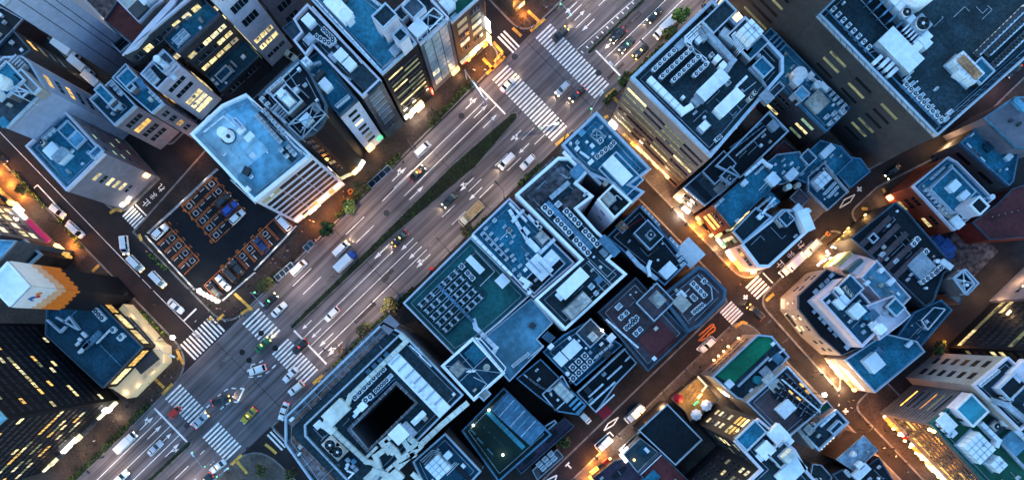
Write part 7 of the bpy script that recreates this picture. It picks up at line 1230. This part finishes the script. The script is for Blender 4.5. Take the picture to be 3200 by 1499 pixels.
def gantry(t, x, y, x2, y2, label, m_='sign_face'):
    a, c = Wt(t, x, y), Wt(t, x2, y2, 6.5); d = (c-a); d.z = 0; r = empty('road_sign', (a.x, a.y, .1)); tag(r, label, 'road sign'); m = MB(); m.cyl(a, 0, 6.9, .14, 0, 8); m.build('pole', ['grey_metal'], r)
    m = MB(); m.tube((a.x, a.y, 6.6), (c.x, c.y, 6.6), .09); m.tube((a.x, a.y, 5.6), (c.x, c.y, 5.6), .07); m.build('arm', ['grey_metal'], r); m = MB(); p0 = a+d*.35; m.bar(p0+Vector((0, 0, 0)), a+d*1.02, .14, 5.2, 7.3); m.build('sign_board', [m_], r)
gantry('12', 1590, 605, 1735, 770, 'blue road direction board on an arm over the left lanes')
# glass canopies / vents on the pavement
def canopy(t, x0, y0, x1, y1, wd, n, label):
    a, c = Wt(t, x0, y0, 2.4), Wt(t, x1, y1, 2.4); d = (c-a).normalized(); nn = Vector((-d.y, d.x, 0)); W2 = wd/2; mid = (a+c)/2; r = empty('bicycle_shelter', (mid.x, mid.y, .12)); tag(r, label, 'shelter', 'glass canopies on the left pavement'); m = MB()
    a.z = c.z = 0
    m.bar(a+nn*W2, c+nn*W2, .14, 2.3, 2.5); m.bar(a-nn*W2, c-nn*W2, .14, 2.3, 2.5)
    for k in range(n+1): q = a+(c-a)*k/n; m.bar(q-nn*W2, q+nn*W2, .12, 2.31, 2.49)
    m.build('frame', ['grey_metal'], r); m = MB(); m.quad(*[Vector((q.x, q.y, 2.28)) for q in (a-nn*W2, c-nn*W2, c+nn*W2, a+nn*W2)]); m.build('glass_panel', ['glass'], r); m = MB()
    for q in (a, c):
        for s_ in (-1, 1): p = q+nn*W2*s_; m.cyl(p, .12, 2.3, .06, 0, 6)
    m.build('post', ['grey_metal'], r)
canopy('22', 150, 895, 275, 785, 1.5, 4, 'glass canopy beside the parked white van on the left pavement'); canopy('22', 370, 675, 425, 620, 1.6, 2, 'small glass canopy left of the bay ticks'); canopy('22', 855, 195, 1010, 55, 1.6, 4, 'long glass canopy near the round tower')
# orange square frame, red box, fence
m = MB()
for a, c in (((695, 240), (715, 218)), ((715, 218), (735, 238)), ((735, 238), (712, 260)), ((712, 260), (695, 240))): m.bar(Wt('22', *a), Wt('22', *c), .28, .124, .5)
tag(m.build('barrier_frame', ['orange_metal'], None), 'small orange square barrier on the pavement under the striped block', 'barrier')
m = MB()
for a, c in (((430, 552), (450, 535)), ((450, 535), (468, 553)), ((468, 553), (452, 575)), ((452, 575), (430, 552))): m.bar(Wt('24', *a), Wt('24', *c), .26, .124, .4)
tag(m.build('barrier_frame', ['orange_metal'], None), 'orange square barrier on the kerb of the right back street', 'barrier')
m = MB(); m.cyl(Wt('22', 1328, 822), .13, 1.6, .45, 0, 14, mt=0); m.cyl(Wt('22', 1328, 822), 1.6, 1.72, .3, 0, 14); tag(m.build('red_post_box', ['red_paint'], None), 'round red post box at the teal roofed building', 'post box')
def fence(pts, label, h=1.4, t='21', m_='white_metal', cat='fence', lit=None):
    P = [Wt(t, *p) for p in pts]; r = empty('fence', (P[0].x, P[0].y, .1)); tag(r, label, cat); m = MB()
    for a, c in zip(P, P[1:]):
        L = (c-a).length; n = max(1, int(L/2.2))
        for z in (.5, .9, h): m.tube((a.x, a.y, z), (c.x, c.y, z), .045, 0, 5)
        for k in range(n+1): q = a+(c-a)*k/n; m.cyl(q, .12, h+.05, .05, 0, 6)
    m.build('rail', [m_], r)
    if lit:
        for k in range(lit): q = P[0]+(P[-1]-P[0])*(k+.5)/lit; light('fence_light', (q.x, q.y, 1.9), WHITE, 110*PW, .3, r)
fence([(1115, 575), (1290, 770), (1480, 975)], 'bright lit fence on the left side of the parking lot', lit=5); fence([(1130, 555), (1400, 310), (1650, 75)], 'fence between the parking lot and the pale paved strip', lit=3)
fence([(1690, 1060), (1931, 850)], 'fence between the parking lot and the avenue pavement left part', lit=2); fence([(0, 830), (230, 590), (310, 500)], 'fence between the parking lot and the avenue pavement right part', t='22', lit=3)
m = MB(); 
for q in range(5): p = Wt('21', 1520+q*30, 1000+q*16, 1); m.obox(p, DU*.42, DV*.3, .13, 1.9)
tag(m.build('vending_machine_row', ['sign_white'], None), 'row of glowing vending machines at the parking lot corner', 'vending machine')
for k, (x, y) in enumerate(((1540, 1010), (1620, 1050), (1680, 1030))): light('lamp_light', Wt('21', x, y-6, 3.2), WHITE, 500*PW, .5)
# umbrellas
def parasol(t, x, y, m_, label, r0=1.5):
    p = Wt(t, x, y, 6); r = empty('parasol', (p.x, p.y, 3.3)); tag(r, label, 'parasol', 'terrace parasols'); m = MB(); m.tube((p.x, p.y, 3.3), (p.x, p.y, 6.3), .05); m.build('pole', ['white_metal'], r); m = MB(); n = 8; c = Vector((p.x, p.y, 6.3))
    R1 = [Vector((p.x+r0*math.cos(k*math.pi/4), p.y+r0*math.sin(k*math.pi/4), 5.6)) for k in range(n)]
    for k in range(n): md = (R1[k]+R1[(k+1) % n])/2+Vector((0, 0, .04)); md = md.lerp(c, .07); m.poly([c, R1[k], md]); m.poly([c, md, R1[(k+1) % n]])
    m.build('canopy', [m_], r)
parasol('33', 1255, 592, 'red_awning', 'dark red parasol at the warm wooden deck', 1.3); parasol('33', 1393, 715, 'bright_white', 'white parasol on the terrace nearer the black roof'); parasol('33', 1470, 645, 'bright_white', 'white parasol on the terrace nearer the lit wall')
# pavement bulbs along the green roof building, glowing terrace on the right
bl = [(1707, 137), (1630, 200), (1595, 237), (1557, 270), (1522, 302)]
for k, (x, y) in enumerate(bl):
    p = Wt('33', x, y, 2.5); r = empty('bollard_lamp', (p.x, p.y, .12)); tag(r, 'small glowing amber pavement lamp in the row beside the green roofed building', 'lamp', 'amber lamps beside the green roof'); m = MB(); m.cyl(p, .12, 2.4, .06, 0, 6); m.build('pole', ['dark_metal'], r); m = MB(); m.cyl(p, 2.4, 2.8, .28, 0, 10); m.build('globe', ['bulb'], r); light('lamp_light', (p.x, p.y, 3.3), ORANGE, 130*PW, .25, r)
gl = [(735, 415), (728, 440), (607, 515), (585, 545), (610, 542), (575, 575), (520, 610), (545, 605), (485, 655), (515, 652), (445, 688), (455, 712), (470, 740), (430, 755), (380, 790), (405, 765)]
for k, (x, y) in enumerate(gl):
    p = Wt('24', x, y, 2.5); r = empty('terrace_lamp', (p.x, p.y, .12)); tag(r, 'glowing amber lamp on the terrace strip beside the dark ribbed building', 'lamp', 'amber lamps on the right terrace'); m = MB(); m.cyl(p, .12, 2.3, .05, 0, 6); m.build('pole', ['dark_metal'], r); m = MB(); m.obox(p, DU*(.5 if k % 2 else .3), DV*.25, 2.3, 2.6); m.build('globe', ['sign_warm' if k < 8 else 'sign_white'], r); light('lamp_light', (p.x-1, p.y+.5, 3.4), (1, .55, .15), 170*PW, .3, r)
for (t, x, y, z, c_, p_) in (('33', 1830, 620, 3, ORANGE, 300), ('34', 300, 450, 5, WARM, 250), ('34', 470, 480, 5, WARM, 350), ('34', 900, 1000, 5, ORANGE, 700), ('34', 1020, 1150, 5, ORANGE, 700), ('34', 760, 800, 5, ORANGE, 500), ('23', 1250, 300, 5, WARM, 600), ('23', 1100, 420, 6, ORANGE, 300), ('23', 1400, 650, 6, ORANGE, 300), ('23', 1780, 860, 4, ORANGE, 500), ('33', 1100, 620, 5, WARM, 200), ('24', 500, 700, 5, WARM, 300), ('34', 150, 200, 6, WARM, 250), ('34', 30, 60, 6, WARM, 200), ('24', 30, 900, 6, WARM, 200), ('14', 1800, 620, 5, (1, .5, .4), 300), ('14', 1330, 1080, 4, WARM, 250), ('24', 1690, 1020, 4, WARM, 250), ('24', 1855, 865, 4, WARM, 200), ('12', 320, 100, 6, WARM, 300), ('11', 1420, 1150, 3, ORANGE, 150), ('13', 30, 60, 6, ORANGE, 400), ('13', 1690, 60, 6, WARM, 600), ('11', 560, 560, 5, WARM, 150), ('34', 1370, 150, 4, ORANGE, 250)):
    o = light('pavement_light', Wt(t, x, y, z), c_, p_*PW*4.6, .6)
# lit canopy and vacant lot
b_ = MB(); b_.poly([Vector((*Wt('24', *p)[:2], .14)) for p in [(1350, 770), (1380, 560), (1530, 470), (1735, 690), (1540, 890), (1400, 830)]]); b_.v.reverse() if area([v[:2] for v in b_.v]) < 0 else None; struct('vacant_ground', b_, ['mottled_roof'])
m = MB(); r_ = random.Random(5); pts = [(1215, 590), (1290, 565), (1400, 680), (1350, 745), (1280, 690)]
for k in range(60):
    a = r_.random(); q = (1225+r_.random()*160, 580+r_.random()*150)
    if inside(q, pts): p = Wt('24', *q); m.obox(p, DU*r_.uniform(.5, 1.3), DV*r_.uniform(.4, 1.1), .14, .3+r_.random()*.9)
tag(m.build('tarpaulin', ['blue_tarp'], None), 'crumpled blue tarpaulin heap on the vacant lot', 'tarpaulin')
# ------------------------------------------------------------------ people
def person_mesh(name, cloth, pose):
    me = bpy.data.meshes.new('sk'); s_ = .16 if pose else .02
    v = [(0, 0, .92), (0, 0, 1.2), (0, 0, 1.42), (.02, 0, 1.52), (.03, 0, 1.64), (0, .1, .88), (s_, .11, .48), (s_*1.5, .11, .06), (s_*1.5+.13, .11, .03), (0, -.1, .88), (-s_*.4, -.11, .48), (-s_*1.8, -.11, .08), (-s_*1.8+.12, -.11, .03), (0, .19, 1.38), (-s_*.8, .26, 1.12), (s_*.3+.06, .26, .9), (0, -.19, 1.38), (s_*.8, -.26, 1.12), (s_*1.3+.08, -.26, .92)]
    e = [(0, 1), (1, 2), (2, 3), (3, 4), (0, 5), (5, 6), (6, 7), (7, 8), (0, 9), (9, 10), (10, 11), (11, 12), (2, 13), (13, 14), (14, 15), (2, 16), (16, 17), (17, 18)]
    rr = [.15, .14, .13, .055, .115, .09, .065, .05, .04, .09, .065, .05, .04, .065, .05, .035, .065, .05, .035]
    me.from_pydata(v, e, []); o = bpy.data.objects.new('tmp', me); COL.objects.link(o); md = o.modifiers.new('s', 'SKIN'); sub = o.modifiers.new('u', 'SUBSURF'); sub.levels = 1; sub.render_levels = 1
    for i, x in enumerate(me.skin_vertices[0].data): x.radius = (rr[i]*(.75 if i < 3 else 1), rr[i]*1.15); x.use_root = (i == 0)
    bpy.context.view_layer.update(); d = bpy.data.meshes.new_from_object(o.evaluated_get(bpy.context.evaluated_depsgraph_get())); bpy.data.objects.remove(o); d.materials.clear()
    for mm in ('skin', cloth, 'trousers', 'hair'): d.materials.append(M[mm])
    for p in d.polygons:
        z = p.center.z; x = p.center.x; p.use_smooth = True
        p.material_index = (3 if (z > 1.66 or x < .0) else 0) if z > 1.5 else (2 if z < .92 and abs(p.center.y) < .2 else (0 if z < .95 else 1))
    d.name = name; return d
mat('skin', (.45, .27, .18), .6, 0, 1, big=0); mat('hair', (.012, .01, .01), .6, 0, 1, big=0); mat('trousers', (.02, .022, .03), .8, 0, 1, big=0)
for n_, c_ in (('coat_dark', (.015, .016, .02)), ('coat_white', (.6, .6, .62)), ('coat_pink', (.30, .14, .15)), ('coat_blue', (.04, .08, .2)), ('coat_brown', (.09, .05, .03))): mat(n_, c_, .8, 0, 1, big=0)
PM = [person_mesh('person', c_, p_) for c_ in ('coat_dark', 'coat_dark', 'coat_white', 'coat_dark', 'coat_pink', 'coat_blue', 'coat_brown') for p_ in (0, 1)]
pr = random.Random(11)
def people(t, l, where, z=.125):
    for x, y in l:
        k = pr.randrange(len(PM)); p = Wt(t, x, y, .9); o = link('person', PM[k], None, (p.x, p.y, z), pr.uniform(0, 6.28)); c_ = ['dark', 'dark', 'white', 'dark', 'pink', 'blue', 'brown'][k//2]
        tag(o, f'pedestrian in a {c_} top {"walking" if k % 2 else "standing"} {where}', 'person', 'pedestrians '+where)
people('31', [(1230, 400), (1252, 420), (1300, 398), (1125, 470), (1182, 465), (1205, 502), (1140, 520), (1160, 522), (1192, 545), (1160, 570), (1150, 600), (1235, 245), (1280, 252), (1385, 352), (1300, 432), (1290, 468), (1330, 360), (1215, 430)], 'on the left corner by the cream canopy')
people('31', [(1005, 620), (960, 655), (965, 622), (820, 770), (845, 730), (865, 760), (835, 820), (715, 910), (720, 942), (660, 945), (700, 940), (565, 990), (650, 1015), (580, 1030), (545, 1130), (905, 800)], 'on the pavement under the black tower')
people('31', [(1430, 185), (1470, 130), (1470, 70), (1522, 90), (1490, 140)], 'on the left crosswalk', .01)
people('21', [(1575, 1090), (1630, 1070), (1692, 1065), (1722, 1058), (1580, 1145), (1640, 1120), (1665, 1120), (1720, 1195), (1745, 1190), (1770, 1165), (1800, 1140), (1820, 1130), (1845, 1170), (1890, 1030), (1870, 950), (1700, 1140), (1760, 1110), (1850, 1120), (1810, 1180), (1680, 1180)], 'on the corner below the parking lot')
people('31', [(1480, 10), (1560, 15), (1600, 22), (1640, 30), (1700, 8), (1660, 8), (1570, 0), (1620, 5)], 'waiting at the kerb of the parking corner')
people('21', [(940, 1035), (985, 1125), (1170, 1090), (640, 730), (620, 750), (615, 742), (1165, 700), (1110, 690), (1345, 480)], 'along the left cross street')
people('22', [(255, 645), (240, 685), (220, 730), (322, 690), (130, 745), (115, 775), (150, 778), (55, 820), (350, 540), (410, 455), (437, 465), (665, 240), (665, 282), (840, 85), (840, 140), (455, 607), (577, 490), (1110, 15)], 'on the avenue pavement beside the parking lot')
people('12', [(1645, 530), (1820, 470), (1855, 440), (1790, 500), (1730, 530), (1870, 400), (1790, 340), (1735, 415), (1815, 455), (1880, 445), (1845, 420), (1750, 500)], 'by the orange shop at the upper crossing')
people('13', [(45, 115), (80, 145), (150, 210), (95, 230), (120, 125), (180, 180), (50, 210), (70, 180), (140, 195), (165, 200), (60, 150), (110, 170)], 'on the corner at the top edge')
people('13', [(260, 60), (300, 50), (242, 50), (330, 75)], 'near the signal at the top edge')
people('32', [(385, 560), (402, 530), (552, 360), (530, 382)], 'at the corner beside the light well block')
people('34', [(75, 50), (50, 95), (350, 382), (415, 410), (340, 425), (377, 395), (485, 495), (305, 260), (335, 275), (290, 290)], 'on the paved street beside the mansard building')
people('34', [(530, 640), (625, 660), (605, 615), (642, 605), (680, 640), (530, 570), (710, 735), (755, 790), (910, 960), (945, 970), (870, 960), (915, 1020), (960, 1025), (1045, 1080), (1050, 1140), (830, 975)], 'on the orange lit street at lower right')
people('23', [(1600, 720), (1720, 940), (1750, 905), (1105, 260)], 'by the lit shops of the side street'); people('33', [(1250, 215), (1320, 505), (1580, 150), (1350, 345), (1420, 355)], 'on the pavement beside the back street')
people('24', [(35, 1140), (60, 1165), (290, 880), (560, 900)], 'near the mansard building corner')
people('31', [(1865, 965), (1855, 1005), (1895, 1050)], 'on the plaza at the bottom')
# manholes
for (x, y) in (Z1(620, 362), Z1(672, 422), Z1(763, 218), Z1(870, 332)):
    m = MB(); m.cyl(Wn((x, y)), .004, .014, .75, 0, 20, mt=1); m.cyl(Wn((x, y)), .0145, .018, .55, 1, 20); tag(m.build('manhole_cover', ['dark_metal', 'asphalt'], None), 'dark round manhole cover in the lower crossing', 'manhole cover', 'manhole covers in the crossing')
for (t, x, y) in (('22', 985, 400), ('13', 20, 430), ('13', 652, 552), ('12', 1550, 875)):
    m = MB(); m.cyl(Wt(t, x, y), .004, .018, .8, 0, 20); tag(m.build('manhole_cover', ['dark_metal'], None), 'dark round manhole cover in the avenue', 'manhole cover', 'manhole covers in the avenue')

# road patches, service covers
r_ = random.Random(33); pt = tag(empty('road_patches'), kind='structure')
for k in range(22):
    U, V = r_.uniform(-500, 1500), r_.uniform(1245, 1525); a, c = r_.uniform(8, 45), r_.uniform(5, 16)
    b_ = MB(); p = Wuv(U, V); b_.obox(p, DU*a*S, DV*c*S*.5, .0042, .0075-.0001*k); b_.build('road_patch', [r_.choice(['patch_dark', 'patch_light', 'patch_dark'])], pt)
for U in (-260, 250, 640, 1090):
    b_ = MB(); b_.bar(Wuv(U, 1240), Wuv(U+4, 1540), .12, .0042, .0052); b_.build('road_joint', ['asphalt'], pt)

k = 0
for (U, V) in [(1050, v) for v in range(1620, 2240, 62)] + [(992, v) for v in range(2380, 2900, 75)] + [(u, 2326) for u in range(250, 960, 95)] + [(u, 2330) for u in range(1090, 1400, 80)] + [(-352, v) for v in range(300, 1240, 110)]:  # rows of invented lamps, added to carry amber glow along the side streets
    x, y = UV(U, V); hd = PU if U < 0 else (MU if U == 1050 else (PU if V > 2370 and U == 992 else MV)); g_ = Wn((x, y)); nm = 'right side street' if U in (1050, 992) else ('left cross street' if U < 0 else 'back street')
    lamp('N', x, y, hd, 'low added amber glow lamp in the row along the '+nm, 620, 4.6, 1.2, (1, .40, .10), 'added amber lamps of the '+nm)
